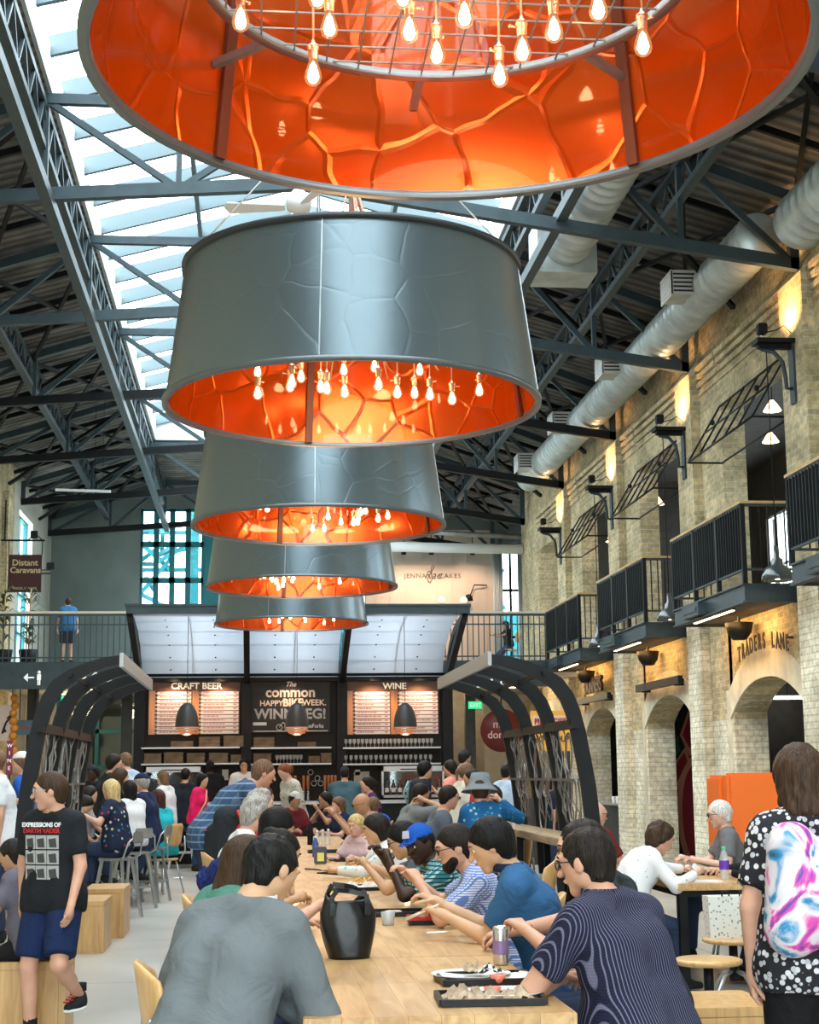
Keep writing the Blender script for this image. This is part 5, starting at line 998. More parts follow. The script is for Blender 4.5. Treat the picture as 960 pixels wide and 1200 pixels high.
for i in range(12): a = r6.random()*3; x, y = r6.uniform(-.05, .12), r6.uniform(.04, .11); tag(MB().bar((-.03*math.cos(a), -.03*math.sin(a), .0), (.03*math.cos(a), .03*math.sin(a), .02), .01).build('french_fry', M_fry, None, (t4.location.x+x, t4.location.y+y, TZ+.045+.01*r6.random())), 'golden french fry on the paper heap', 'fry', 'french fries on the tray')
t5 = tray(.84, 12.95, 0, .42, .28, 'black tray with a bowl in front of the waving girl'); s = MB(); s.lathe([(0, 0), (.05, 0), (.085, .05), (.08, .05), (.045, .006), (0, .006)], 20); on(t5, 'black_bowl', s, M_tray, .07, .0, .009, 'black bowl on the tray of the waving girl', 'bowl')
t6 = tray(.93, 14.6, 0, .4, .28, 'black tray on the table near the bicycle helmet'); t7 = tray(.72, 16.2, 0, .36, .26, 'black tray beside the napkin dispenser')
# bicycle helmet
a = at(418, 990, Y=12.2); o = empty('bicycle_helmet', (.95, 15.2, TZ), .6, label='white and purple bicycle helmet on the table', cat='helmet'); s = MB(); s.lathe([(.135, .03), (.14, .06), (.125, .11), (.09, .15), (.04, .17), (0, .175)], 24); h_ = s.build('shell', mat('helmet_white', (.8, .78, .82), .25, coat=.5), o); h_.scale.x = 1.25
for j in range(6): a_ = j*PI/6-.8; s = MB(); s.tube([(.165*math.cos(a_*1.0)*1.0*t, .135*math.sin(a_)*t, .05+.13*math.sqrt(max(0, 1-t*t))) for t in (-1, -.8, -.5, 0, .5, .8, 1)], .012, 6); s.build('stripe', mat('helmet_purple', (.12, .02, .12), .3) if j % 2 else M_black, o)
s = MB(); s.lathe([(.13, .0), (.14, .03), (.13, .04)], 24); h_ = s.build('padding', M_black, o); h_.scale.x = 1.2
# dispenser, bottles
o = empty('napkin_dispenser', (.58, 14.2, TZ), label='black napkin dispenser with yellow card', cat='dispenser'); MB().box((-.055, -.05, 0), (.055, .05, .15), .008).build('case', mat('dark_metal', (.05, .055, .065), .3, metal=.5), o); MB().box((-.03, -.054, .025), (.03, -.051, .1)).build('card', mat('card_yellow', (.85, .78, .2), .6), o)
def bottle(x, y, h, r, body, cap, lab, z=TZ, label_m=None, name='bottle'):
    o = empty(name, (x, y, z), label=lab, cat='bottle'); s = MB(); s.lathe([(0, 0), (r*.9, 0), (r, .01), (r*.93, h*.2), (r, h*.3), (r, h*.62), (r*.6, h*.82), (r*.38, h*.88), (r*.38, h*.93), (0, h*.93)], 20); s.build('body', body, o); s = MB(); s.lathe([(r*.42, h*.9), (r*.42, h), (0, h)], 16); s.build('cap', cap, o)
    if label_m: s = MB(); s.lathe([(r*1.02, h*.3), (r*1.02, h*.58)], 20); s.build('label_band', label_m, o)
    return o
M_pet = mat('clear_plastic', (.75, .8, .82), .08, alpha=.35, spec=.8); M_capg = mat('green_cap', (.02, .45, .22), .4); M_purple = mat('purple_label', (.12, .03, .38), .4)
bottle(.62, 18.0, .26, .034, M_black, M_black, 'tall black flask on the table behind the dispenser'); bottle(.58, 15.4, .2, .03, mat('blue_bottle', (.05, .12, .4), .2), M_white, 'small blue bottle right behind the napkin dispenser')
for i in range(3): bottle(.68+.07*i, 17.5+.2*i, .18, .03, M_pet, M_white, 'clear bottle on the table, ' + ['beside the black flask', 'middle one of three', 'last one of three'][i])
b_ = bottle(3.42, 11.35, .235, .036, M_pet, M_capg, 'clear water bottle with green cap and purple label on the cafe table', label_m=M_purple)
bottle(2.66, 11.75, .22, .034, M_pet, M_capg, 'clear water bottle with green cap behind the dark haired man', z=.76); slab_table(2.45, 2.8, 11.6, 12.6, .76, 'small table by the bald man with a green capped bottle', 'cafe tables by the orange booth')
# camera straps, phone, glasses case
s = MB(); s.tube([(.42, 13.4, .765), (.5, 13.1, .775), (.66, 12.9, .765), (.5, 12.8, .765), (.72, 12.5, .765)], .007, 5); tag(s.build('black_strap', M_black), 'thin black strap curled on the table', 'strap'); tag(MB().box((.94, 10.0, TZ), (1.01, 10.14, TZ+.009), .003).build('smartphone', M_black), 'black smartphone lying on the table', 'phone')
# tray on cafe table with papers
t8 = tray(3.3, 12.0, 0, .42, .3, 'black tray with crumpled paper on the cafe table'); on(t8, 'paper_wrap', sheet_mb(.14, .08, 51), M_white, .03, 0, .009, 'large crumpled white paper on the cafe table tray', 'paper'); tag(MB().box((3.05, 11.1, TZ), (3.33, 11.3, TZ+.004)).build('paper_sheet', M_white), 'white paper sheet at the cafe table edge', 'paper')
# shopping bag on the round stool
m_dots = mat('spotted_bag', (.78, .77, .72), .7)
def _dots():
    m = m_dots; tc = N(m, 'TexCoord'); v = N(m, 'TexVoronoi'); v.inputs['Scale'].default_value = 38; L(m, tc.outputs['Object'], v.inputs[0]); r = ramp(m, v.outputs['Distance'], [(.22, (1, 1, 1)), (.3, (0, 0, 0))]); hs = N(m, 'HueSaturation'); hs.inputs['Saturation'].default_value = .45; hs.inputs['Value'].default_value = .4; L(m, v.outputs['Color'], hs.inputs['Color'])
    mx = N(m, 'Mix', data_type='RGBA'); L(m, r, mx.inputs[0]); mx.inputs[6].default_value = (.78, .77, .72, 1); L(m, hs.outputs[0], mx.inputs[7]); L(m, mx.outputs[2], bsdf(m).inputs[0])
_dots()
o = empty('shopping_bag', (3.14, 10.3, .46), .05, label='white paper shopping bag with small coloured spots on a round stool', cat='bag'); s = MB(); s.prism([(-.17, -.06, 0), (.17, -.06, 0), (.19, -.06, .27), (-.18, -.06, .27)], (0, .12, 0)); s.build('body', m_dots, o)
s = MB()
for sx in (-.06, .06): s.tube([(sx-.025, -.062, .27), (sx-.02, -.062, .30), (sx+.02, -.062, .30), (sx+.025, -.062, .27)], .006, 5)
s.build('handle', M_black, o)
# drinks can in the hand-height of the striped shirt man's neighbour: stands on the table
o = empty('drinks_can', (1.0, 6.1, TZ), label='tall silver drinks can by the striped shirt shoulder', cat='can'); s = MB(); s.lathe([(0, 0), (.028, 0), (.033, .01), (.033, .145), (.026, .158), (.024, .155), (0, .155)], 24); s.build('body', mat('can_silver', (.62, .6, .62), .25, metal=.8), o); s = MB(); s.lathe([(.0335, .045), (.0335, .1)], 24); s.build('print', mat('can_purple', (.3, .2, .42), .35, metal=.3), o)
o.location = (1.02, 6.6, TZ)
# grey backpack on the floor, white paper litter, jacket heap
tag(crumple_mb(.2, .16, .16, 61).build('canvas_bag', mat('canvas_grey', (.28, .26, .22), .8), None, (at(187, 1028, Z=0).x, at(187, 1030, Z=0).y, 0)), 'grey canvas bag on the floor by the aisle', 'bag')
a = at(208, 1030, Z=0); tag(crumple_mb(.22, .18, .03, 62).build('paper_litter', M_white, None, (a.x, a.y, 0)), 'crumpled white paper on the concrete floor', 'paper')
# ================================================================ PEOPLE: fields of tapered limbs turned into one smooth skin
class Field:
    def __init__(s, lo, hi, h):
        s.h = h; s.lo = np.array(lo, float); s.n = np.maximum(3, np.ceil((np.array(hi)-s.lo)/h).astype(int)+1)
        s.ax = [s.lo[i]+h*np.arange(s.n[i]) for i in range(3)]; s.D = np.full(s.n, .5, np.float32)
    def blk(s, lo, hi):
        a = [max(0, int(math.floor((lo[i]-s.lo[i])/s.h))) for i in range(3)]; b = [min(s.n[i], int(math.ceil((hi[i]-s.lo[i])/s.h))+1) for i in range(3)]
        if any(b[i] <= a[i] for i in range(3)): return None
        return tuple(slice(a[i], b[i]) for i in range(3)), np.meshgrid(*[s.ax[i][a[i]:b[i]] for i in range(3)], indexing='ij')
    def uni(s, sl, d, k):
        A = s.D[sl]
        if k > 0: h = np.clip(.5+.5*(A-d)/k, 0, 1); s.D[sl] = A*(1-h)+d*h-k*h*(1-h)
        else: s.D[sl] = np.minimum(A, d)
    def cap(s, a, b, ra, rb, k=.02, clip=None, flat=None):
        a = np.array(a, float); b = np.array(b, float); m = max(ra, rb)+k+s.h*2; g = s.blk(np.minimum(a, b)-m, np.maximum(a, b)+m)
        if g is None: return
        sl, (X, Y, Z) = g; ab = b-a; L2 = max(1e-9, ab@ab); t = np.clip(((X-a[0])*ab[0]+(Y-a[1])*ab[1]+(Z-a[2])*ab[2])/L2, 0, 1)
        d = np.sqrt((X-a[0]-ab[0]*t)**2+(Y-a[1]-ab[1]*t)**2+(Z-a[2]-ab[2]*t)**2)-(ra+(rb-ra)*t)
        if clip is not None:
            o, n = np.array(clip[0], float), np.array(clip[1], float); n = n/np.linalg.norm(n); d = np.maximum(d, (X-o[0])*n[0]+(Y-o[1])*n[1]+(Z-o[2])*n[2])
        s.uni(sl, d, k)
    def ell(s, c, r, R=None, k=.02, sub=False, plane=None):
        c = np.array(c, float); r = np.array(r, float); m = r.max()+k+s.h*2; g = s.blk(c-m, c+m)
        if g is None: return
        sl, (X, Y, Z) = g; P = np.stack([X-c[0], Y-c[1], Z-c[2]], -1)
        if R is not None: P = P @ R      # columns of R are the local axes
        q = np.linalg.norm(P/r, axis=-1); d = (q-1)*r.min()*(.6+.4*q.clip(0, 2)) if False else (q-1)*float(np.prod(r)**(1/3))
        if plane is not None:
            e_ = (P @ np.array(plane[0], float))-plane[1]; kk = plane[2] if len(plane) > 2 else 0
            if kk: h_ = np.clip(.5-.5*(e_-d)/kk, 0, 1); d = e_*(1-h_)+d*h_+kk*h_*(1-h_)
            else: d = np.maximum(d, e_)
        if sub: A = s.D[sl]; h = np.clip(.5-.5*(A+d)/k, 0, 1); s.D[sl] = A*(1-h)-d*h+k*h*(1-h)
        else: s.uni(sl, d, k)
    def cut(s, o, n, lo=None, hi=None):
        """keep only the side the normal points away from"""
        X, Y, Z = np.meshgrid(*s.ax, indexing='ij'); n = np.array(n, float)/np.linalg.norm(n); s.D = np.maximum(s.D, ((X-o[0])*n[0]+(Y-o[1])*n[1]+(Z-o[2])*n[2]).astype(np.float32))
    def surf(s):
        D = s.D.copy(); D[0] = D[-1] = 1; D[:, 0] = D[:, -1] = 1; D[:, :, 0] = D[:, :, -1] = 1; I = D < 0
        c = np.zeros(np.array(D.shape)-1, np.int8)
        for i in (0, 1):
            for j in (0, 1):
                for k in (0, 1): c += I[i:I.shape[0]-1+i, j:I.shape[1]-1+j, k:I.shape[2]-1+k]
        act = (c > 0) & (c < 8); idx = np.full(act.shape, -1, np.int64); cells = np.argwhere(act); idx[act] = np.arange(len(cells))
        if not len(cells): return np.zeros((0, 3)), np.zeros((0, 4), int)
        acc = np.zeros((len(cells), 3)); cnt = np.zeros(len(cells)); C = [(i, j, k) for i in (0, 1) for j in (0, 1) for k in (0, 1)]
        V = {o: D[cells[:, 0]+o[0], cells[:, 1]+o[1], cells[:, 2]+o[2]] for o in C}
        for o in C:
            for ax in range(3):
                if o[ax]: continue
                p = list(o); p[ax] = 1; p = tuple(p); a, b = V[o], V[p]; m = (a < 0) != (b < 0); t = np.where(m, a/np.where(m, a-b, 1), 0)
                q = np.tile(np.array(o, float), (len(cells), 1)); q[:, ax] = t; acc[m] += q[m]; cnt[m] += 1
        vs = (cells+acc/cnt[:, None])*s.h+s.lo; F = []
        for ax in range(3):
            u, v = (ax+1) % 3, (ax+2) % 3; sh = [slice(None)]*3; sh2 = [slice(None)]*3; sh[ax] = slice(0, -1); sh2[ax] = slice(1, None); A, B = I[tuple(sh)], I[tuple(sh2)]
            E_ = np.argwhere(A != B); ok = (E_[:, u] > 0) & (E_[:, v] > 0) & (E_[:, u] < act.shape[u]) & (E_[:, v] < act.shape[v]) & (E_[:, ax] < act.shape[ax]); E_ = E_[ok]
            q = []
            for du, dv in ((0, 0), (-1, 0), (-1, -1), (0, -1)): e = E_.copy(); e[:, u] += du; e[:, v] += dv; q.append(idx[e[:, 0], e[:, 1], e[:, 2]])
            q = np.stack(q, 1); fl = A[E_[:, 0], E_[:, 1], E_[:, 2]]; q[~fl] = q[~fl][:, ::-1]; F.append(q)
        F = np.concatenate(F); F = F[(F >= 0).all(1)]
        e = np.concatenate([F[:, [0, 1]], F[:, [1, 2]], F[:, [2, 3]], F[:, [3, 0]]])      # one relaxing pass
        for w in (.5, .35):
            sm = np.zeros_like(vs); n_ = np.zeros(len(vs)); np.add.at(sm, e[:, 0], vs[e[:, 1]]); np.add.at(n_, e[:, 0], 1); np.add.at(sm, e[:, 1], vs[e[:, 0]]); np.add.at(n_, e[:, 1], 1)
            vs = vs*(1-w)+w*sm/np.maximum(n_, 1)[:, None]
        return vs, F
def surf_obj(name, fields, mats, parent, extra=None, mis=None):
    """several fields joined in one mesh; extra: MB with its own material indices"""
    VS, FS, MI, o = [], [], [], 0
    for i, f in enumerate(fields):
        v, q = f.surf() if isinstance(f, Field) else f; VS.append(v); FS += (q+o).tolist(); MI += [mis[i] if mis else 0]*len(q); o += len(v)
    if extra: VS.append(np.array([tuple(v) for v in extra.v])); FS += [[i+o for i in f] for f in extra.f]; MI += extra.mi
    me = bpy.data.meshes.new(name); me.from_pydata(np.concatenate(VS).tolist(), [], FS)
    for m in (mats if isinstance(mats, list) else [mats]): me.materials.append(m)
    me.polygons.foreach_set('material_index', MI); me.polygons.foreach_set('use_smooth', [True]*len(FS)); me.update()
    ob = bpy.data.objects.new(name, me); COL.objects.link(ob); ob.parent = parent; return ob
V3 = lambda *a: np.array(a, float)
def rotm(yaw=0, pitch=0, roll=0):
    """columns: local x,y,z.  yaw + turns to the figure's left, pitch + nods down, roll + tips to its right"""
    cy, sy, cp, sp, cr, sr = math.cos(yaw), math.sin(yaw), math.cos(pitch), math.sin(pitch), math.cos(roll), math.sin(roll)
    Z = np.array([[cy, -sy, 0], [sy, cy, 0], [0, 0, 1]]); X = np.array([[1, 0, 0], [0, cp, sp], [0, -sp, cp]]); Y = np.array([[cr, 0, sr], [0, 1, 0], [-sr, 0, cr]]); return Z @ X @ Y
def ik(S, T, l1, l2, pole):
    d = T-S; L_ = np.linalg.norm(d); mx = (l1+l2)*.985
    if L_ > mx: T = S+d/L_*mx; d = T-S; L_ = mx
    L_ = max(L_, abs(l1-l2)+.02); u = d/np.linalg.norm(d); a = (l1*l1-l2*l2+L_*L_)/(2*L_); h = math.sqrt(max(0, l1*l1-a*a)); p = pole-u*(pole@u); p = p/max(1e-6, np.linalg.norm(p)); return S+u*a+p*h, T
SKIN = {'fair': (.66, .36, .25), 'tan': (.50, .27, .16), 'asian': (.62, .37, .22), 'dark': (.045, .02, .012), 'pale': (.72, .44, .34)}
HAIR = {'black': (.004, .004, .004), 'dark': (.012, .008, .006), 'brown': (.045, .023, .012), 'lbrown': (.16, .09, .05), 'blonde': (.60, .44, .20), 'grey': (.36, .34, .32), 'white': (.65, .62, .58), 'red': (.20, .06, .02), 'auburn': (.06, .018, .015)}
def skin(k): return mat('skin_'+k, SKIN[k], .5, spec=.35, sss=.06, noise=.06, nscale=14)
def hairm(k):
    nm = 'hair_'+k
    if nm in MATS: return MATS[nm]
    m = mat(nm, HAIR[k], .5, spec=.22); tc = N(m, 'TexCoord'); mp = N(m, 'Mapping'); mp.inputs['Scale'].default_value = (60, 60, 5); L(m, tc.outputs['Object'], mp.inputs[0]); n = N(m, 'TexNoise'); n.inputs['Scale'].default_value = 2.2; n.inputs['Detail'].default_value = 3; L(m, mp.outputs[0], n.inputs['Vector'])
    c = HAIR[k]; L(m, ramp(m, n.outputs['Fac'], [(.35, tuple(x*.6 for x in c)), (.65, tuple(min(1, x*1.5) for x in c))]), bsdf(m).inputs['Base Color']); b = N(m, 'Bump'); b.inputs['Strength'].default_value = .6; b.inputs['Distance'].default_value = .012; L(m, n.outputs['Fac'], b.inputs['Height']); L(m, b.outputs[0], bsdf(m).inputs['Normal']); return m
def cloth(nm, col, rough=.85, plaid=None, pscale=18):
    nm = 'cloth_'+nm
    if nm in MATS: return MATS[nm]
    m = mat(nm, col, rough, spec=.2); tc = N(m, 'TexCoord'); n = N(m, 'TexNoise'); n.inputs['Scale'].default_value = 7; n.inputs['Detail'].default_value = 3; n.inputs['Distortion'].default_value = 1.2; L(m, tc.outputs['Object'], n.inputs['Vector'])
    b = N(m, 'Bump'); b.inputs['Strength'].default_value = .55; b.inputs['Distance'].default_value = .035; L(m, n.outputs['Fac'], b.inputs['Height']); L(m, b.outputs[0], bsdf(m).inputs['Normal'])
    if plaid:
        c = None
        for ax, (lo, hi, c2) in zip(('X', 'Z'), plaid):
            w = N(m, 'TexWave'); w.bands_direction = ax; w.inputs['Scale'].default_value = pscale; w.inputs['Distortion'].default_value = .12; w.inputs['Detail'].default_value = 1; w.inputs['Detail Scale'].default_value = .5; L(m, tc.outputs['Object'], w.inputs['Vector']); r = ramp(m, w.outputs['Fac'], [(lo, (0, 0, 0)), (hi, (1, 1, 1))])
            mx = N(m, 'Mix', data_type='RGBA'); L(m, r, mx.inputs[0])
            if c is None: mx.inputs[6].default_value = (*col, 1)
            else: L(m, c, mx.inputs[6])
            mx.inputs[7].default_value = (*c2, 1); c = mx.outputs[2]
        L(m, c, bsdf(m).inputs['Base Color'])
    return m
def spotted(nm, base, cols, scale, lo=.25, hi=.35, w=1.0):
    nm = 'cloth_'+nm
    if nm in MATS: return MATS[nm]
    m = mat(nm, base, .8, spec=.2); tc = N(m, 'TexCoord'); v = N(m, 'TexVoronoi'); v.inputs['Scale'].default_value = scale; L(m, tc.outputs['Object'], v.inputs[0]); r = ramp(m, v.outputs['Distance'], [(lo, (1, 1, 1)), (hi, (0, 0, 0))]); sp = N(m, 'SeparateColor'); L(m, v.outputs['Color'], sp.inputs[0])
    k = len(cols); c = ramp(m, sp.outputs[0], [(i/k, q) for i, q in enumerate(cols)], 'CONSTANT'); mx = N(m, 'Mix', data_type='RGBA'); L(m, r, mx.inputs[0]); mx.inputs[6].default_value = (*base, 1); L(m, c, mx.inputs[7]); L(m, mx.outputs[2], bsdf(m).inputs[0]); return m
M_eye = mat('eye_white', (.8, .78, .75), .25); M_iris = mat('iris', (.03, .02, .012), .2); M_lip = mat('lip', (.42, .13, .10), .5); M_spec = mat('spectacle_frame', (.01, .01, .012), .3)
NP = [0]
def person(label, px, py, D, face=0, sit='sit', tall=None, lean=.12, side=0, look=(0, 0, 0), hair='short', hc='dark', sk='fair', top=None, slv='short', bottom=None, legs='long', res=None, group=None,
           lh=None, rh=None, female=False, fat=1.0, hat=None, glasses=None, curl=.95, shoe=None, knees=None, extra=None, child=False, seat=.46, base=None, beard=None, feet=None, lpole=None, rpole=None, neckr=.075, twist=0, collar=None):
    """px,py: where the photo shows the head centre, D its distance; the ground point follows from the pose. Hands are given in the figure's own frame, metres."""
    hw = at(px, py, Y=D); zp = {'sit': seat+.10, 'stool': .78, 'stand': .94}[sit]
    def frame(s):
        zz = zp*s if sit == 'stand' else zp; P = V3(0, 0, zz); u1 = V3(math.sin(side), math.sin(lean), math.cos(lean)*math.cos(side)); u2 = V3(math.sin(side*1.2), math.sin(lean*1.35), math.cos(lean*1.35)); C = P+u1*.30*s; Nk = C+u2*.235*s
        hp = look[1]; un = V3(math.sin(side), math.sin(lean*1.1+hp*.35+.15), math.cos(lean*1.1+hp*.35+.15)); H = Nk+un*.155*s+V3(0, .012, 0); return P, C, Nk, H, u1, u2
    if tall: s = tall
    else:
        s = 1
        hz = hw.z-(base or 0)
        for _ in range(6): H = frame(s)[3]; s = s*(hz-(0 if sit == 'stand' else zp))/(H[2]-(0 if sit == 'stand' else zp))
        s = min(1.14, max(.55, s))
    P, C, Nk, H, u1, u2 = frame(s); rz = math.radians(face); c_, s_ = math.cos(rz), math.sin(rz)
    loc = Vector((hw.x-(c_*H[0]-s_*H[1]), hw.y-(s_*H[0]+c_*H[1]), base or 0)); hs = s if child else min(1.0, .35+.65*s)   # head size changes less than height
    o = empty('person', loc, rz, label, 'person', group); near = D < 7; mid = D < 15
    h = res or (.011 if near else .017 if mid else .026)
    tw = rotm(twist); X = tw @ V3(1, 0, 0); w = (.155 if female else .18)*s*(.9 if child else 1); f = fat; g_ = V3(0, 1, 0)
    SL, SR = Nk-u2*.055*s-X*w, Nk-u2*.055*s+X*w; R = rotm(look[0], look[1]+lean*.3, look[2])
    armT = []
    for sg, S, T, pl in ((-1, SL, lh, lpole), (1, SR, rh, rpole)):
        if T is None: T = V3(sg*.16, .36, .80) if sit != 'stand' else V3(sg*.24*s, .05, .80*s)
        elif T[0] == 'w': x_, y_ = T[1]-loc.x, T[2]-loc.y; T = V3(c_*x_+s_*y_, -s_*x_+c_*y_, T[3]-loc.z)
        elif T[0] == 'p': q_ = at(T[1], T[2], Y=T[3]); x_, y_ = q_.x-loc.x, q_.y-loc.y; T = V3(c_*x_+s_*y_, -s_*x_+c_*y_, q_.z-loc.z)
        else: T = V3(*T)
        pole = V3(*pl) if pl else V3(sg*.55, -.35, -.8); E_, T = ik(S, T, .285*s, .255*s, pole); armT.append((sg, S, E_, T))
    hipw = .09*s; leg = []
    for sg in (-1, 1):
        Hp = P+V3(sg*hipw, 0, -.02*s); ft = (feet[0] if sg < 0 else feet[1]) if feet else None
        if sit == 'stand': A_ = V3(*ft) if ft else V3(sg*.10*s, .02+.05*sg*0, .085*s)
        else: A_ = V3(*ft) if ft else V3(sg*.12, .40 if sit == 'sit' else .30, .085 if sit == 'sit' else .38)
        kp = V3(sg*.12, 1, .35) if knees is None else V3(*knees[0 if sg < 0 else 1]); K_, A_ = ik(Hp, A_, .43*s, .42*s, kp); leg.append((sg, Hp, K_, A_))
    skm = skin(sk); pts = np.array([P, C, Nk, H]+[q for a in armT for q in a[1:]]+[q for a in leg for q in a[1:]]); lo, hi = pts.min(0)-.2, pts.max(0)+.22; lo[2] = max(lo[2], -.02)
    def torso(F, inf, k=.05, low=True):
        yb = .03*s
        for sg in (-1, 1):
            F.cap(P+X*sg*.075*s*f+V3(0, 0, .0), P+u1*.14*s+X*sg*.062*s*f, .115*s*f+inf, .098*s*f+inf, k); F.cap(P+u1*.14*s+X*sg*.062*s*f, C+u2*.06*s+X*sg*(.075 if not female else .062)*s*(f*.6+.4), .098*s*f+inf, .105*s+inf, k)
            F.cap(C+u2*.06*s+X*sg*.07*s, Nk-u2*.07*s+X*sg*w*.72, .10*s+inf, .062*s+inf, k); F.cap(Nk-u2*.0*s+X*sg*.02*s, Nk-u2*.045*s+X*sg*w*.85, .052*s+inf, .052*s+inf, k)
            if female: F.ell(C+u2*.03*s+X*sg*.075*s+g_*.085*s*tw[1, 1], (.06*s+inf, .055*s+inf, .06*s+inf), k=.04)
            elif f > 1.08: F.ell(P+u1*.12*s+g_*.06*s, (.14*s*f+inf, .13*s*f+inf, .14*s+inf), k=.05)
    B = Field(lo, hi, h); torso(B, 0)
    B.cap(Nk-u2*.03*s, H-R @ V3(0, .02, .05)*hs, .056*s, .052*hs, .02)
    for sg, S, E_, T in armT: B.cap(S, E_, .052*s*(f*.4+.6), .040*s*(f*.4+.6), .03); B.cap(E_, T, .041*s*(f*.4+.6), .026*s, .012)
    for sg, Hp, K_, A_ in leg: B.cap(Hp, K_, .088*s*f, .056*s, .03); B.cap(K_, A_, .056*s, .036*s, .015); m_ = (K_*.65+A_*.35)-(V3(0, .02*s, 0)); B.cap(K_*.8+A_*.2-V3(0, .015*s, 0), K_*.5+A_*.5-V3(0, .012*s, 0), .05*s, .045*s, .02)
    hb = h if not mid else (.0055 if near else .009); q = .16*hs+.03; Hf = Field(H-q-V3(0, 0, .06), H+q, hb); hd = lambda x, y, z: H+R @ (V3(x, y, z)*hs)
    Hf.ell(hd(0, -.012, .03), (.074*hs, .092*hs, .088*hs), R, k=.01); Hf.cap(hd(0, .03, -.02), hd(0, .052, -.085), .060*hs, .032*hs, .03); Hf.cap(hd(-.03, .0, -.05), hd(.03, .0, -.05), .04*hs, .04*hs, .03); Hf.cap(hd(0, .03, .01), hd(0, .052, .03), .055*hs, .045*hs, .03)
    Hf.cap(hd(0, -.02, -.04), hd(0, -.05, -.16), .052*hs, .055*s, .02)
    if mid or hb < .02:
        Hf.cap(hd(0, .092, .012), hd(0, .112, -.022), .008*hs, .0145*hs, .012)
        for sg in (-1, 1):
            Hf.ell(hd(sg*.078, -.008, -.002), (.010*hs, .022*hs, .032*hs), R, k=.006)
            Hf.ell(hd(sg*.030, .100, .014), (.018*hs, .016*hs, .012*hs), R, k=.014, sub=True)
            Hf.cap(hd(sg*.018, .094, .036), hd(sg*.045, .078, .034), .008*hs, .007*hs, .012)
        Hf.cap(hd(-.018, .086, -.050), hd(.018, .086, -.050), .010*hs, .010*hs, .008)
    ex = MB(); ex.smooth = True
    if mid:
        for sg in (-1, 1):
            ex.cur = 1; ex.ball(hd(sg*.031, .0755, .014), .0125*hs, 10, 8); ex.cur = 2; ex.ball(hd(sg*.031, .0835, .014), .0065*hs, 8, 6)
            ex.cur = 4; ex.tube([hd(sg*.014, .0985, .036), hd(sg*.032, .0955, .041), hd(sg*.050, .080, .036)], [.003*hs, .004*hs, .002*hs], 6)
        ex.cur = 3; ex.tube([hd(-.022, .088, -.050), hd(-.008, .098, -.048), hd(.008, .098, -.048), hd(.022, .088, -.050)], [.002*hs, .005*hs, .005*hs, .002*hs], 6)
    # hands: palm, four bent fingers of their own length, thumb from the side of the palm
    HFs = []
    for sg, S, E_, T in armT:
        d = T-E_; d = d/np.linalg.norm(d); n = V3(0, 0, -1) if sit != 'stand' or T[2] > 1.0*s else V3(-sg, 0, 0); n = n-d*(n@d); n = n/max(1e-5, np.linalg.norm(n)); t = np.cross(n, d)*sg*(1 if sit != 'stand' or T[2] > s else 1); t = t/np.linalg.norm(t)
        if t[0]*sg > 0 and sit != 'stand': t = -t
        hsz = s*(.95 if not female else .88); fh = .0045 if near else .007; ql = .13*hsz
        c0 = T+d*.05*hsz
        if D < 9: Hh = Field(T+d*.08*hsz-ql, T+d*.08*hsz+ql, fh); add = lambda a, b, ra, rb, k=.005: Hh.cap(a, b, ra, rb, k)
        else: Hh = None; ex.cur = 0; add = lambda a, b, ra, rb, k=0: ex.tube([tuple(a), tuple(b)], [ra, rb], 6 if D < 16 else 5)
        if Hh:
            for i in (-1, -.33, .33, 1): Hh.cap(T-d*.005, T+d*.085*hsz+t*i*.03*hsz, .021*hsz, .0135*hsz, .012)
            Hh.cap(T-d*.04*hsz, T+d*.02*hsz, .025*s, .024*hsz, .012)
        else: B.cap(T, T+d*.07*hsz, .028*hsz, .030*hsz, .012); add(T+d*.0, T+d*.085*hsz, .026*hsz, .034*hsz)
        for i, (off, ln) in enumerate(((.030, .072), (.011, .082), (-.010, .076), (-.029, .060))):
            p = T+d*.083*hsz+t*off*hsz; a_ = 0
            for j, fr in enumerate((.45, .32, .23)): a_ += curl*(.5 if j == 0 else .75); dd = d*math.cos(a_)+n*math.sin(a_)+t*off*.4*(1 if j == 0 else 0); e = p+dd*ln*hsz*fr*1.05; add(p, e, (.0095-.001*j)*hsz, (.0088-.0012*j)*hsz); p = e
        p = T+d*.025*hsz+t*.026*hsz
        for j, fr in enumerate((.04, .032, .026)): dd = d*(.55+.2*j)+t*(.75-.35*j)+n*(.25+.25*j*curl); dd = dd/np.linalg.norm(dd); e = p+dd*fr*hsz; add(p, e, (.013-.0015*j)*hsz, (.0115-.0015*j)*hsz); p = e
        if Hh: HFs.append(Hh)
    surf_obj('body', [B, Hf]+HFs, [skm, M_eye, M_iris, M_lip if sk != 'dark' else skm, hairm(hc if hc not in ('white',) else 'grey')], o, ex)
    # ---- top
    if top is not None:
        e = .016 if near else .018; S_ = Field(lo-.02, hi, h); torso(S_, e)
        for sg, S, E_, T in armT:
            if slv == 'short': m_ = S+(E_-S)*.74; S_.cap(S, E_, .062*s*(f*.4+.6)+.004, .056*s*(f*.4+.6)+.006, .03, clip=(m_, E_-S))
            elif slv == 'none': S_.cap(S, S+(E_-S)*.15, .056*s, .056*s, .02)
            else: S_.cap(S, E_, .060*s*(f*.4+.6)+.004, .052*s+.004, .03); en = T-(T-E_)*(.06 if slv == 'long' else .45); S_.cap(E_, T, .053*s+.004, .036*s+.004, .02, clip=(en, T-E_))
        if sit == 'stand' or True:
            for sg in (-1, 1): S_.cap(P+X*sg*.07*s+V3(0, 0, .02), P+X*sg*.08*s-V3(0, 0, .05*s if sit == 'stand' else .0), .118*s*f+e, .118*s*f+e, .04)
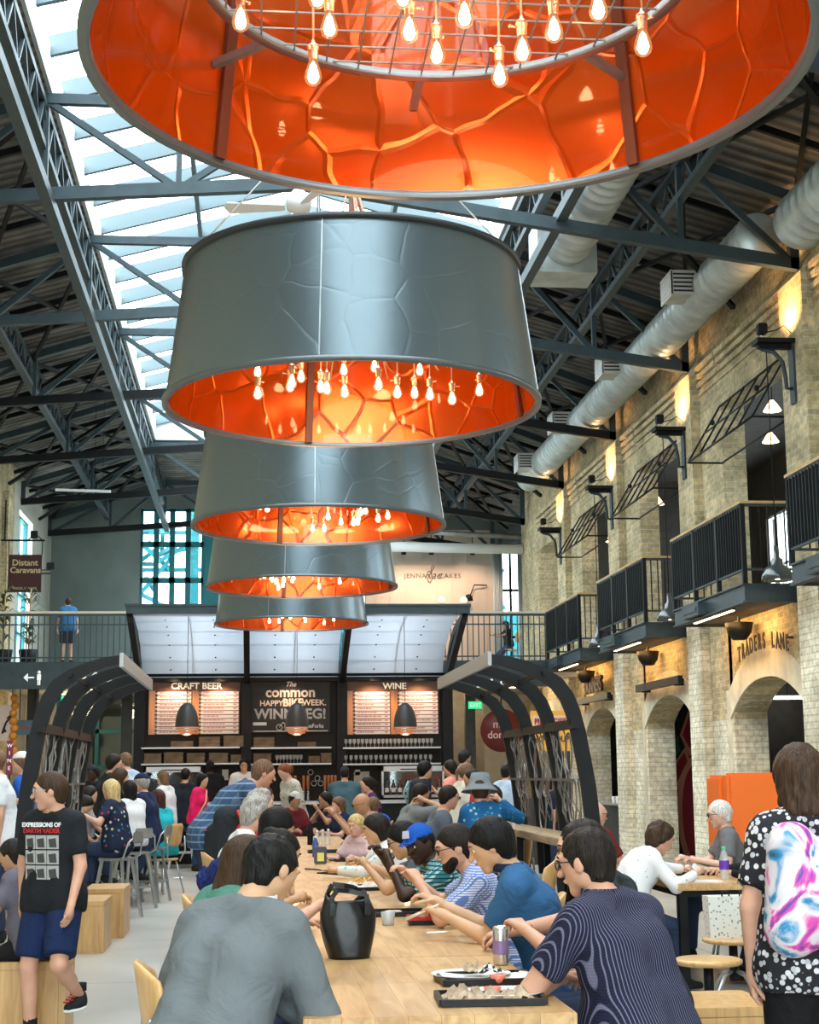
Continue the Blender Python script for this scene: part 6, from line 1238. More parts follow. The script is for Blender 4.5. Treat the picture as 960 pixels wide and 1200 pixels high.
        S_.cut(P-V3(0, 0, .10*s if sit == 'stand' else .07*s), (0, 0, -1)); S_.ell(Nk+u2*.055*s+g_*.012, (neckr*s, neckr*s, .06*s), k=.01, sub=True)
        if near or D < 12:
            X_, Y_, Z_ = np.meshgrid(*S_.ax, indexing='ij'); S_.D += (.0045*np.sin(X_*31+Z_*17+2*np.sin(Y_*13))*np.sin(Z_*23-X_*9+1.3)).astype(np.float32)
        surf_obj('shirt' if slv != 'long' else 'long_sleeved_top', [S_], [top], o)
        if collar:
            cm = MB(); cm.smooth = True; n_ = 18; vs = []
            for j in range(n_+1):
                a = PI*.5+.35+(2*PI-.7)*j/n_; r1, r2 = .068*s, .082*s; c1 = Nk+u2*.028*s+g_*.005; up_ = u2
                vs += [c1+X*math.cos(a)*r1+g_*math.sin(a)*r1+u2*.030*s, c1+X*math.cos(a)*r2+g_*math.sin(a)*r2-u2*.012*s]
            cm.add(vs, [(2*j, 2*j+1, 2*j+3, 2*j+2) for j in range(n_)]); co = cm.build('collar', collar, o); sm = co.modifiers.new('s', 'SOLIDIFY'); sm.thickness = .006
    # ---- bottom
    bm_ = bottom or cloth('navy_denim', (.03, .045, .09)); S_ = Field(lo-.02, hi, max(h, .014)); e = .014
    for sg, Hp, K_, A_ in leg:
        if legs == 'long': S_.cap(Hp, K_, .095*s*f+e, .062*s+e, .03); S_.cap(K_, A_, .062*s+e, .046*s+e, .02, clip=(A_+(K_-A_)*.04, A_-K_))
        elif legs == 'shorts': S_.cap(Hp, K_, .098*s*f+e, .086*s+e, .03, clip=(Hp+(K_-Hp)*.88, K_-Hp))
    S_.cap(P+X*-.07*s, P+X*.07*s, .118*s*f, .118*s*f, .03); S_.cut(P+V3(0, 0, .06*s), (0, 0, 1)); surf_obj('trousers' if legs == 'long' else 'shorts', [S_], [bm_], o)
    # ---- shoes
    for i, (sg, Hp, K_, A_) in enumerate(leg):
        if D > 20 and sit != 'stand': continue
        Fs = Field(A_-.16*s-.06, A_+V3(.12, .30, .1)*s, .010 if mid else .02); dn = -.045*s; Fs.cap(A_+V3(0, -.02*s, dn), A_+V3(sg*.02*s, .15*s, dn-.012*s), .042*s, .034*s, .03); Fs.cap(A_+V3(0, -.01, .0), A_+V3(sg*.01, .05*s, dn+.01), .04*s, .04*s, .03); Fs.cut(A_-V3(0, 0, .082*s), (0, 0, -1))
        sh = surf_obj('shoe', [Fs], [shoe or cloth('shoe', (.02, .02, .022))], o)
        if mid and sit == 'stand' or label.startswith('boy in black'):
            z0 = A_[2]-.084*s; m2 = MB(); m2.smooth = True; m2.tube([tuple(A_+V3(x*s, y*s, -.075*s)) for x, y in ((.0, -.058), (.036, -.02), (.044+.02*(sg > 0), .08), (.03+.02*sg, .16), (.0+.02*sg, .18), (-.03+.02*sg, .16), (-.044-.02*(sg < 0), .08), (-.036, -.02))], .010*s, 6, closed=True); m2.build('sole', M_white, sh)
    # ---- hair
    if hair != 'bald':
        hm = hairm(hc); Fh = Field(H-V3(.17, .19, .42)*1.0, H+.19, hb if near else max(hb, .011)); th = {'short': .010, 'crop': .005, 'thick': .019, 'curly': .014, 'bob': .020, 'long': .016, 'bun': .012, 'pony': .010, 'fringe': .006}[hair]
        c0 = hd(0, -.016, .032); rr = np.array((.076, .095, .090))*hs+th; nrm = V3(0, .9, -1)/math.sqrt(1.81); off = (.9*-.016*-1-.0+.0)
        Fh.ell(c0, rr, R, k=.0, plane=(nrm, (.045 if hair not in ('fringe',) else .01)*hs/1.345+.020*hs, .022 if near or mid else 0))
        if hair in ('short', 'thick', 'crop', 'curly', 'fringe', 'pony', 'bun'):
            tk = {'thick': .006, 'curly': .010}.get(hair, 0)-(.004 if hair == 'crop' else 0)
            Fh.cap(hd(0, -.066, .02), hd(0, -.062, -.055), .050*hs+tk, .040*hs+tk, .025)
            for sg in (-1, 1): Fh.cap(hd(sg*.045, -.052, .02), hd(sg*.036, -.056, -.048), .040*hs+tk, .034*hs+tk, .02); Fh.cap(hd(sg*.067, .012, .035), hd(sg*.068, .014, -.005), .014*hs+tk*.5, .009*hs, .012)
        if hair == 'curly':
            r7 = random.Random(int(px)); 
            for _ in range(60):
                a, b = r7.uniform(0, 6.28), r7.uniform(-.7, 1.4); v = V3(math.cos(a)*math.cos(b)*.088, math.sin(a)*math.cos(b)*.10-.016, math.sin(b)*.10+.03)
                if v[1] < .02 or v[2] > .085: Fh.ell(hd(*v), (.027*hs,)*3, k=.008)
        if hair in ('bob', 'long', 'pony', 'bun'):
            ln = {'bob': .14, 'long': .30, 'pony': .03, 'bun': .0}[hair]
            if ln > .05:
                for sg in (-1, 1): Fh.cap(hd(sg*.066, -.02, .03), hd(sg*.070, -.035, .02-ln*.75), .030*hs, .024*hs, .03); Fh.cap(hd(sg*.04, -.06, .03), hd(sg*.048, -.085, .02-ln), .045*hs, .034*hs, .03)
                Fh.cap(hd(0, -.07, .03), hd(0, -.095, .02-ln), .05*hs, .040*hs, .03)
            if hair == 'pony': Fh.cap(hd(0, -.11, .05), hd(0, -.16, .0), .028*hs, .03*hs, .02); Fh.cap(hd(0, -.16, .0), hd(0, -.15, -.16), .03*hs, .014*hs, .02)
            if hair == 'bun': Fh.ell(hd(0, -.10, .07), (.045*hs,)*3, k=.02)
        if mid: X_, Y_, Z_ = np.meshgrid(*Fh.ax, indexing='ij'); Fh.D += (.0035*np.sin(X_*120+3*np.sin(Z_*30))*np.sin(Y_*110+2*np.sin(Z_*25))).astype(np.float32)
        surf_obj('hair', [Fh], [hm], o)
    if beard:
        Fb = Field(H-.16, H+.16, hb); Fb.cap(hd(-.045, .03, -.055), hd(0, .062, -.085), .030*hs, .033*hs, .02); Fb.cap(hd(.045, .03, -.055), hd(0, .062, -.085), .030*hs, .033*hs, .02); Fb.cap(hd(-.022, .093, -.036), hd(.022, .093, -.036), .006*hs, .006*hs, .01)
        Fb.ell(hd(0, .10, -.05), (.02*hs, .012*hs, .008*hs), R, k=.004, sub=True); surf_obj('beard', [Fb], [hairm(beard)], o)
    if glasses:
        m2 = MB(); cm = M_spec if glasses is True else glasses
        for sg in (-1, 1):
            m2.tube([tuple(hd(sg*.033+.022*math.cos(t*.6283), .103-.004*abs(math.cos(t*.63)), .012+.017*math.sin(t*.6283))) for t in range(10)], .0022*hs+.0006, 5, closed=True); m2.tube([tuple(hd(sg*.055, .098, .018)), tuple(hd(sg*.076, .06, .018)), tuple(hd(sg*.08, -.01, .010))], .002*hs+.0005, 5)
        m2.tube([tuple(hd(-.011, .106, .016)), tuple(hd(.011, .106, .016))], .0025, 5); m2.build('glasses', cm, o)
    if hat:
        kind, hm_ = hat; m2 = MB(); m2.smooth = True
        if kind == 'cap':
            Fc = Field(H-.17, H+.19, hb if mid else .014); Fc.ell(hd(0, -.014, .036), (.086*hs, .106*hs, .098*hs), R, k=0, plane=((0, .12, -1), -.012*hs)); Fc.cap(hd(0, .07, .048), hd(0, .07, .046), .001, .001, 0)
            for i in range(-3, 4): Fc.cap(hd(i*.018, .07, .052), hd(i*.017, .165-abs(i)*.009, .040), .007*hs, .005*hs, .01)
            ob = surf_obj('cap', [Fc], [hm_], o)
        elif kind == 'bucket':
            Mx = Matrix([list(r) for r in R]); m2.lathe([(.0, .13), (.075, .125), (.092, .07), (.098, .03), (.15, -.02), (.165, -.035), (.150, -.026), (.094, .02)], 24, tuple(hd(0, -.01, .02)), M=Mx); m2.build('bucket_hat', hm_, o)
    if extra: extra(o, dict(P=P, C=C, Nk=Nk, H=H, R=R, hd=hd, X=X, u1=u1, u2=u2, s=s, arm=armT, leg=leg, hs=hs))
    NP[0] += 1; return o
def strand(o, pts, r, m, nm): MB().tube([tuple(p) for p in pts], r, 6).build(nm, m, o)
def backpack(o, d, m1, name='backpack', sc=1.0, m2=None, back=.20):
    """a bag on the back: its own thing, resting on the wearer"""
    P, C, Nk, u1, s = d['P'], d['C'], d['Nk'], d['u1'], d['s']; F_ = Field(C-.45, C+.45, .014); b0 = C-V3(0, back*s, .16*s); 
    for x in (-.09, .09): F_.cap(b0+V3(x*sc, 0, 0), b0+V3(x*sc*.9, 0, .30*s), .085*sc, .075*sc, .05)
    F_.cap(b0+V3(0, -.05, .03), b0+V3(0, -.05, .15), .075*sc, .07*sc, .04); ob = surf_obj(name, [F_], [m1], None); ob.location = o.location; ob.rotation_euler.z = o.rotation_euler.z
    m = MB(); k = C-V3(0, back*s, .16*s)
    for sg in (-1, 1): m.tube([tuple(k+V3(sg*.09, .05, .34*s)), tuple(Nk+V3(sg*.10, .0, -.0)), tuple(Nk+V3(sg*.11, .10, -.07)), tuple(C+V3(sg*.12, .14, 0)), tuple(C+V3(sg*.15, .03, -.16))], .016, 6)
    m.build('strap', m2 or M_black, ob); return ob
# ================================================================ THE CAST
C_ = cloth
def seatfor(o, kind, what):
    if kind == 'round': round_stool(o.location.x, o.location.y, 'round wooden stool under the '+what)
    elif kind == 'sit': put_chair(o.location.x, o.location.y, o.rotation_euler.z, 'bent ply chair under the '+what, 'bent ply chairs in use')
    elif kind == 'stool': put_stool(STB, o.location.x, o.location.y, o.rotation_euler.z, 'metal stool under the '+what, 'metal stools in use')
def P_(short, label, px, py, D, face, sit='sit', seat_obj=True, **kw):
    o = person(label, px, py, D, face, sit, **kw)
    if seat_obj and sit != 'stand' : seatfor(o, seat_obj if isinstance(seat_obj, str) else sit, short)
    return o
grey_h = C_('heather', (.15, .17, .185)); navy_st = C_('navy_stripe', (.012, .014, .035), plaid=((.78, .93, (.16, .16, .25)), (.97, 1.0, (.04, .04, .08))), pscale=30)
# --- near the viewer
P_('', 'man in grey heather sweater hunched over the table, seen from behind', 318, 1022, 5.65, -38, lean=.42, hair='short', hc='black', sk='asian', top=grey_h, slv='long', fat=1.06, seat_obj=False, look=(-.25, .35, -.1), rh=(.02, .36, .80), lh=(-.1, .38, .80), rpole=(1, -.1, -.5), extra=lambda o, d: MB().tube([tuple(d['arm'][1][1]+(d['arm'][1][2]-d['arm'][1][1])*.10+d['X']*(-.02)+V3(0, .082*math.cos(t*.4), .082*math.sin(t*.4)+.01)) for t in range(0, 16)], .005, 6).build('sleeve_seam', M_black, o), collar=C_('white', (.75, .76, .78)), bottom=C_('black', (.01, .01, .012)))
o = P_('man in the striped shirt', 'man in dark navy striped shirt seen from behind at the table end', 687, 1012, 5.75, 38, lean=.30, look=(.25, .1, 0), hair='short', hc='dark', sk='fair', top=navy_st, fat=1.12, seat_obj='round', lh=(-.02, .40, .80), rh=(.16, .42, .80), lpole=(-1, .1, -.6), glasses=True, collar=navy_st)
P_('man in the charcoal T-shirt', 'man with glasses in charcoal T-shirt half hidden behind the striped shirt', 682, 996, 6.75, 62, lean=.30, look=(.3, .1, 0), hair='short', hc='dark', sk='fair', top=C_('charcoal', (.028, .036, .042)), glasses=True, seat_obj='round', fat=1.15, lh=('w', 1.16, 6.8, .88), rh=('w', 1.12, 7.1, .84))
def sticks(o, d):
    for sg, S, E_, T in d['arm']:
        if sg < 0:
            m = MB(); m.tube([tuple(T+V3(.0, .03, .05)), tuple(T+V3(.05, .20, -.03))], .004, 5); ob = m.build('chopsticks', mat('chopstick', (.85, .78, .65), .5), o)
            m = MB(); m.tube([tuple(T+V3(.02, .03, .05)), tuple(T+V3(.07, .20, -.02))], .004, 5); m.build('chopsticks', mat('chopstick', (.85, .78, .65), .5), o)
P_('man in the blue polo shirt', 'black haired man in blue polo shirt eating with chopsticks', 575, 992, 7.45, 76, lean=.34, look=(.1, .30, 0), hair='thick', hc='black', sk='asian', top=C_('polo_blue', (.035, .12, .27)), collar=C_('polo_collar', (.01, .02, .05)), lh=('w', .90, 7.55, .88), rh=('w', .90, 7.8, .92), extra=sticks, lpole=(-.1, -.3, -1), rpole=(.2, -.3, -1))
P_('bearded man', 'bearded man with glasses in pale blue checked shirt', 533, 994, 8.35, 84, lean=.36, look=(.15, .2, 0), hair='short', hc='dark', sk='fair', top=C_('check_white', (.62, .66, .78), plaid=((.6, .8, (.12, .2, .5)), (.6, .8, (.12, .2, .5))), pscale=26), glasses=True, beard='dark', lh=('w', .86, 8.3, .98), rh=('w', .84, 8.6, 1.0))
def capmark(o, d):
    hd = d['hd']; m = MB(); q = [hd(-.03, .098, .075), hd(.03, .098, .075), hd(.026, .080, .118), hd(-.026, .080, .118)]; m.add([tuple(x) for x in q], [(0, 1, 2, 3)]); ob = m.build('cap_badge', mat('badge_pale', (.55, .6, .72), .6), o); sm = ob.modifiers.new('s', 'SOLIDIFY'); sm.thickness = .004
P_('man in the blue cap', 'smiling man in bright blue cap and teal checked shirt', 492, 990, 9.25, 95, lean=.30, look=(.62, .22, .1), hair='crop', hc='black', sk='dark', hat=('cap', C_('cap_blue', (.012, .085, .42))), top=C_('teal_check', (.03, .22, .26), plaid=((.62, .8, (.45, .6, .62)), (.62, .8, (.01, .06, .08))), pscale=14), lh=('w', .78, 9.2, 1.04), rh=('w', .76, 9.5, 1.06), extra=capmark)
P_('black haired man with glasses', 'black haired man with glasses behind the blue cap', 472, 986, 10.2, 84, lean=.34, look=(.0, .25, 0), hair='thick', hc='black', sk='asian', top=C_('slate', (.10, .12, .14)), glasses=True, lh=('w', .72, 10.2, .96), rh=('w', .72, 10.6, .96))
P_('waving girl', 'dark haired girl in white patterned top raising her open hand', 440, 973, 12.2, 86, lean=.30, look=(.1, .1, 0), hair='bob', hc='dark', sk='asian', female=True, top=spotted('white_teal', (.72, .74, .74), [(.2, .55, .6), (.7, .5, .55), (.45, .6, .65)], 22), slv='long', rh=('p', 451, 978, 12.5), lh=('w', .62, 12.2, .82), curl=.1, rpole=(.3, .6, -1))
P_('blonde girl', 'small blonde girl facing the camera beside the helmet', 417, 968, 14.6, 140, child=True, hair='bob', hc='blonde', sk='pale', female=True, top=C_('pale_pink', (.7, .5, .5)), look=(0, .1, 0), lean=.15)
P_('bald man', 'bald man in sunglasses holding food with both hands', 424, 943, 16.6, 92, lean=.25, look=(.1, .15, 0), hair='bald', hc='grey', sk='tan', top=C_('steel_blue', (.10, .15, .2)), glasses=True, fat=1.2, lh=('p', 392, 955, 16.4), rh=('p', 394, 954, 16.9))
P_('child in navy', 'brown haired child in navy top at the table', 396, 944, 20.7, 110, child=True, hair='bob', hc='lbrown', sk='fair', top=C_('navy', (.012, .02, .06)))
P_('dark haired man eating', 'dark haired man eating with his hands near his mouth', 381, 938, 22.2, 100, hair='short', hc='dark', sk='tan', top=C_('plum', (.06, .03, .06)), lh=('p', 372, 948, 21.9), rh=('p', 375, 947, 22.3), glasses=True, lean=.25)
P_('small fair haired child', 'small fair haired child seen from behind', 437, 944, 19.4, 20, child=True, hair='short', hc='lbrown', sk='pale', top=C_('royal', (.03, .10, .5)))
P_('', 'ponytailed woman in purple patterned top by the bar', 430, 920, 20.5, 90, 'stand', hair='pony', hc='dark', sk='fair', female=True, top=spotted('purple', (.05, .02, .07), [(.3, .05, .2), (.1, .1, .4)], 20))
P_('man in the grey T-shirt', 'dark haired man in grey T-shirt with a finger at his mouth', 494, 930, 17.8, -75, lean=.2, look=(0, .2, 0), hair='short', hc='dark', sk='tan', top=C_('mid_grey', (.17, .18, .18)), rh=('p', 498, 938, 17.6), lh=(-.1, .35, .8), rpole=(.6, .2, -1), beard='dark')
P_('boy with glasses', 'boy with glasses in grey and black jacket', 527, 935, 15.5, -85, lean=.2, hair='short', hc='dark', sk='fair', glasses=True, top=C_('slate2', (.10, .12, .15)), slv='long', look=(0, .1, 0))
o = P_('', 'black haired man carrying a dark backpack by the wine fridge', 499, 903, 21, -75, 'stand', hair='thick', hc='black', sk='asian', top=C_('dark_navy', (.012, .018, .04)), slv='long')
P_('', 'man in salmon pink shirt reaching towards the bar', 527, 901, 21.5, 55, 'stand', hair='short', hc='dark', sk='tan', top=C_('salmon', (.80, .28, .22)), lh=('p', 508, 925, 21.3), fat=1.1)
P_('', 'man in a dark flat cap behind the salmon shirt', 545, 889, 23, -60, 'stand', hair='crop', hc='dark', sk='tan', hat=('cap', C_('cap_dark', (.03, .03, .035))), top=C_('mid_grey', (.17, .18, .18)))
P_('', 'fair haired woman with ponytail beside the bucket hat woman', 548, 905, 19.5, -70, 'stand', hair='pony', hc='lbrown', sk='pale', female=True, top=C_('cream', (.65, .6, .5)))
P_('woman in profile', 'dark haired woman in profile between the fair woman and the bucket hat', 553, 914, 17.8, 80, 'stool', hair='pony', hc='dark', sk='tan', female=True, top=C_('red', (.45, .03, .05)))
P_('woman in the bucket hat', 'woman in grey bucket hat and teal patterned top', 563, 926, 13.4, 8, 'stool', hair='short', hc='brown', sk='fair', female=True, fat=1.12, hat=('bucket', C_('hat_grey', (.20, .23, .25))), top=spotted('teal_top', (.012, .10, .26), [(.10, .35, .40), (.02, .2, .3), (.3, .5, .5)], 24), slv='long', rh=('p', 586, 938, 13.6), rpole=(1, 0, -.6), look=(-.3, .1, 0))
P_('child with headphones', 'child with grey headphones beyond the bucket hat woman', 574, 936, 15, 100, 'sit', child=True, hair='short', hc='brown', sk='tan', top=C_('white', (.75, .76, .78)))
P_('', 'man in pale blue shirt standing behind the wire racks', 596, 905, 20.5, -60, 'stand', hair='short', hc='dark', sk='fair', top=C_('pale_blue', (.42, .52, .66)), slv='long')
P_('', 'person in dark shirt seen through the wire racks', 640, 920, 22, 90, 'stand', hair='short', hc='dark', sk='tan', top=C_('dark_navy', (.012, .018, .04)))
# --- plaster-wall side of the tables
brown = P_('woman in the green T-shirt', 'brown haired woman in sea green T-shirt with her elbow on the table', 289, 1014, 7.0, -62, lean=.30, look=(-.05, .2, 0), hair='long', hc='brown', sk='fair', female=True, fat=1.12, top=C_('sea_green', (.08, .22, .17)), seat_obj='round', rh=('p', 372, 1062, 7.15), lh=('w', .5, 7.5, .82), rpole=(.7, -.2, -1))
def clip(o, d): hd = d['hd']; m = MB(); m.tube([tuple(hd(.02, -.115, .04)), tuple(hd(.085, -.06, .075))], .006, 5); m.tube([tuple(hd(.02, -.115, .06)), tuple(hd(.085, -.055, .05))], .005, 5); m.build('hair_clip', mat('gold', (.8, .5, .15), .3, metal=1), o)
P_('woman with the hair clip', 'black haired woman with a golden hair clip', 329, 1001, 8.3, -72, lean=.36, look=(0, .3, 0), hair='bun', hc='black', sk='asian', female=True, top=C_('dusty', (.3, .28, .3)), extra=clip, seat_obj='round')
P_('black haired man', 'man with thick black hair leaning in behind the hair clip', 325, 972, 9.9, -75, lean=.30, look=(0, .3, 0), hair='thick', hc='black', sk='asian', top=C_('black', (.01, .01, .012)), seat_obj='round')
P_('grey haired woman in white', 'curly grey haired woman in white top', 300, 956, 11.9, -78, lean=.22, look=(0, .2, 0), hair='curly', hc='grey', sk='pale', female=True, fat=1.15, top=C_('white', (.75, .76, .78)), slv='long', seat_obj='round')
P_('grey haired woman in red', 'grey haired woman in red top behind the one in white', 306, 944, 13.4, -80, lean=.22, hair='curly', hc='grey', sk='pale', female=True, top=C_('red', (.45, .03, .05)), slv='long')
o = person('auburn haired woman wearing a black hiking pack', 309, 934, 15.0, -80, 'sit', lean=.2, hair='bob', hc='auburn', sk='pale', female=True, top=C_('red', (.45, .03, .05)), slv='long'); seatfor(o, 'sit', 'auburn haired woman')
P_('child in the white cap', 'child in cream and blue cap and red checked shirt', 346, 938, 21.7, -150, child=True, hair='short', hc='dark', sk='tan', hat=('cap', C_('cap_cream', (.55, .55, .52))), top=C_('red_check', (.4, .02, .03), plaid=((.5, .8, (.02, .02, .03)), (.5, .8, (.05, .02, .03))), pscale=14), look=(0, .2, 0))
P_('', 'man in blue striped shirt standing and bending over the table', 309, 903, 14.3, -80, 'stand', tall=1.08, lean=.62, look=(0, .1, 0), hair='short', hc='lbrown', sk='fair', top=C_('blue_stripe', (.045, .085, .16), plaid=((.9, .97, (.10, .16, .25)), (.85, .95, (.2, .3, .42))), pscale=5), rh=('w', .35, 14.0, .9), lh=('w', .35, 14.6, .9), fat=1.1)
P_('', 'strawberry blonde woman in cream patterned top looking down', 333, 905, 22.6, 120, 'stand', lean=.2, look=(.2, .4, 0), hair='pony', hc='red', sk='pale', female=True, top=spotted('cream_pat', (.55, .52, .45), [(.25, .2, .15), (.4, .38, .32)], 18), slv='long')
P_('', 'black haired bartender in white shirt behind the counter', 286, 897, 29.2, 180, 'stand', hair='thick', hc='black', sk='asian', top=C_('white', (.75, .76, .78)), glasses=True)
P_('', 'bartender in black shirt with his back turned behind the counter', 246, 899, 29.4, 10, 'stand', hair='short', hc='black', sk='dark', top=C_('black', (.01, .01, .012)), fat=1.15)
P_('man in black at the bar', 'broad man in black T-shirt sitting at the bar', 218, 905, 27.3, -20, 'stool', hair='short', hc='black', sk='tan', top=C_('ink', (.012, .016, .022)), fat=1.2, seat_obj=False)
P_('blonde woman at the bar', 'wavy blonde woman sitting at the bar', 190, 912, 27.1, 60, 'stool', hair='bob', hc='lbrown', sk='pale', female=True, top=C_('white', (.75, .76, .78)), seat_obj=False)
P_('man in teal at the bar', 'broad man in teal grey shirt and cap sitting at the bar', 404, 904, 27.2, -5, 'stool', hair='crop', hc='dark', sk='tan', hat=('cap', C_('cap_dark', (.03, .03, .035))), top=C_('teal_grey', (.06, .12, .15)), fat=1.35, seat_obj=False)
def strapbag(o, d): m = MB(); s = d['s']; m.tube([tuple(d['Nk']+V3(-.08, .08, -.02)), tuple(d['C']+V3(.02, .15, 0)), tuple(d['P']+V3(.17, .1, .02))], .012, 5); m.build('bag_strap', mat('strap_cream', (.7, .55, .35), .6), o)
P_('', 'woman in bright pink jacket and jeans standing in the aisle', 238, 915, 26.3, -115, 'stand', hair='bob', hc='black', sk='asian', female=True, top=C_('hot_pink', (.78, .015, .12)), slv='long', extra=strapbag, bottom=C_('jeans', (.02, .06, .12)))
# --- aisle side
def tee(o, d):
    # printed panel on the chest: lettering and a grid of nine plain grey pictures
    C, u, X, s = d['C'], d['u1'], d['X'], d['s']; m = MB(); g2 = MB(); fy = .118*s+.022
    for r in range(3):
        for c in range(3):
            x, z = (c-1)*.088*s, .055-.098*s*r+.0; q = [C+X*(x+a)+u*(z+b)+V3(0, fy-.32*abs(x+a)**1.5, 0) for a, b in ((-.037, -.04), (.037, -.04), (.037, .04), (-.037, .04))]; m.add([tuple(p) for p in q], [(0, 1, 2, 3)][::1])
            q = [C+X*(x+a)+u*(z+b)+V3(0, fy+.003-.32*abs(x+a)**1.5, 0) for a, b in ((-.026, -.03), (.020, -.03), (.026, .018), (-.020, .024))]; g2.add([tuple(p) for p in q], [(0, 1, 2, 3)])
    for mm, k, nm in ((m, mat('print_grey', (.42, .42, .42), .7), 'print_pictures'), (g2, mat('print_dark', (.05, .05, .05), .7), 'print_shapes')):
        ob = mm.build(nm, k, o); sm = ob.modifiers.new('s', 'SOLIDIFY'); sm.thickness = .004; sm.offset = 0
    for t, z, k, sz in (('EXPRESSIONS OF', .155, mat('print_white', (.85, .85, .85), .7), .036), ('DARTH VADER', .120, mat('print_red', (.5, .02, .02), .7), .038)):
        b = text_mb(t, sz, depth=.002, bold=.001); R_ = Matrix.Rotation(PI, 4, 'Z'); ob = MB(); ob.add([(R_ @ Vector(v)) for v in b.v], b.f); q = C+u*z+V3(0, fy-.004, 0); qo = ob.build('print_lettering', k, o, tuple(q)); qo.rotation_euler.x = -math.atan2(u[1], u[2])
M_shoe = C_('trainer', (.02, .022, .025))
def laces(o, d):
    for sg, Hp, K_, A_ in d['leg']: m = MB(); [m.tube([tuple(A_+V3(-.02, .05+.022*i, .012-.012*i)), tuple(A_+V3(.03, .055+.022*i, .012-.012*i))], .005, 5) for i in range(4)]; m.build('laces', mat('lace_red', (.6, .01, .02), .6), o); m = MB(); m.cur = 0; m.tube([tuple(A_+V3(0, 0, .03)), tuple(A_+V3(0, 0, .075))], .042, 10); m.build('sock', C_('sock', (.012, .012, .014)), o)
    tee(o, d)
P_('', 'boy in black printed T-shirt and navy shorts striding along the aisle', 58, 930, 9.6, 152, 'stand', tall=.90, lean=.05, look=(-.95, .08, 0), hair='short', hc='brown', sk='fair', glasses=mat('clear_frame', (.5, .55, .6), .2), top=C_('black_tee', (.014, .016, .02)), bottom=C_('navy_shorts', (.010, .022, .075)), legs='shorts', feet=((-.09, -.16, .26), (.10, .06, .075)), knees=((-.25, 1, .1), (.12, 1, .3)), lh=(-.23, .16, .72), rh=(.26, -.05, .78), shoe=M_shoe, extra=laces, fat=1.08, curl=.5, res=.011)
P_('', 'boy in purple grey T-shirt and white fronted cap sitting on the oak bench', 14, 1003, 10.1, 62, 'sit', child=True, lean=.32, look=(.1, .15, 0), hair='short', hc='dark', sk='tan', hat=('cap', C_('cap_black', (.02, .025, .03))), top=C_('purple_grey', (.135, .125, .165)), bottom=C_('black', (.01, .01, .012)), seat_obj=False, fat=1.1, shoe=C_('red_shoe', (.4, .02, .03)))
P_('', 'man in white T-shirt cut by the photo edge', -8, 893, 15.5, 95, 'stand', hair='short', hc='lbrown', sk='fair', top=C_('white', (.75, .76, .78)), fat=1.1)
P_('', 'man in bright blue T-shirt and white cap holding a phone', 24, 895, 17, 80, 'stand', hair='short', hc='lbrown', sk='fair', hat=('cap', C_('cap_white', (.75, .75, .74))), top=C_('azure', (.02, .11, .52)), lh=('p', 4, 935, 16.6), lpole=(-.2, -1, -.6))
P_('', 'young man in black T-shirt standing behind the blonde woman', 134, 895, 21, -70, 'stand', hair='thick', hc='dark', sk='fair', top=C_('ink', (.012, .016, .022)))
P_('', 'man in black cap standing under the teal glazing', 108, 906, 24, 150, 'stand', hair='short', hc='black', sk='dark', hat=('cap', C_('cap_black', (.02, .025, .03))), top=C_('ink', (.012, .016, .022)))
P_('', 'man in light blue top half hidden behind the young man in black', 146, 892, 23, 60, 'stand', hair='short', hc='lbrown', sk='fair', top=C_('pale_blue', (.42, .52, .66)))
P_('dark haired woman in profile', 'long dark haired woman in profile near the shelter', 106, 932, 19.0, -80, 'stool', hair='long', hc='dark', sk='fair', female=True, top=C_('dusty', (.3, .28, .3)))
P_('woman bending over the table', 'dark haired woman bending over the high table', 101, 944, 18.0, -80, 'stool', lean=.35, look=(0, .5, 0), hair='bun', hc='dark', sk='asian', female=True, top=C_('white', (.75, .76, .78)))
P_('blonde woman in the floral top', 'long haired blonde woman in navy floral top on a metal stool', 129, 926, 17.9, 68, 'stool', lean=.1, hair='long', hc='blonde', sk='fair', female=True, fat=1.2, top=spotted('floral', (.012, .02, .05), [(.6, .6, .6), (.55, .04, .04), (.05, .25, .4), (.6, .55, .3)], 16, .2, .28), lh=('p', 95, 953, 17.6))
P_('woman with long black hair', 'woman with long black hair and a white vest', 151, 926, 19.3, 35, 'stool', hair='long', hc='black', sk='asian', female=True, top=C_('white', (.75, .76, .78)))
P_('man in the navy cap', 'man in navy cap and navy shirt on a metal stool', 165, 918, 20.2, 72, 'stool', hair='short', hc='grey', sk='fair', hat=('cap', C_('cap_navy', (.012, .02, .06))), top=C_('navy', (.012, .02, .06)), fat=1.1)
P_('brown haired woman', 'brown haired woman behind the blonde one', 142, 912, 19.7, -60, 'stool', hair='long', hc='brown', sk='fair', female=True, top=C_('black', (.01, .01, .012)))
P_('woman in turquoise', 'long dark haired woman in turquoise top on a chair', 184, 936, 21.6, 50, 'sit', hair='long', hc='auburn', sk='fair', female=True, top=C_('turquoise', (.02, .42, .50)), slv='long', fat=1.1)
# --- upstairs
P_('', 'boy in blue T-shirt and dark shorts at the mezzanine railing', 80, 706, 33.95, 8, 'stand', base=3.93, child=True, hair='short', hc='brown', sk='pale', top=C_('sky_tee', (.05, .20, .42)), legs='shorts', bottom=C_('dark_grey', (.05, .055, .07)), lh=(-.22, .2, .72), rh=(.22, .2, .72))
P_('dark person upstairs', 'person in black sitting behind the mezzanine railing', 592, 733, 36, 100, 'sit', base=3.93, seat_obj=False, hair='bob', hc='dark', sk='tan', female=True, top=C_('black', (.01, .01, .012)))
q = put_chair(at(592, 733, Y=36).x+.1, 36, 1.6, 'bent ply chair under the person sitting upstairs'); q.location.z = 3.93
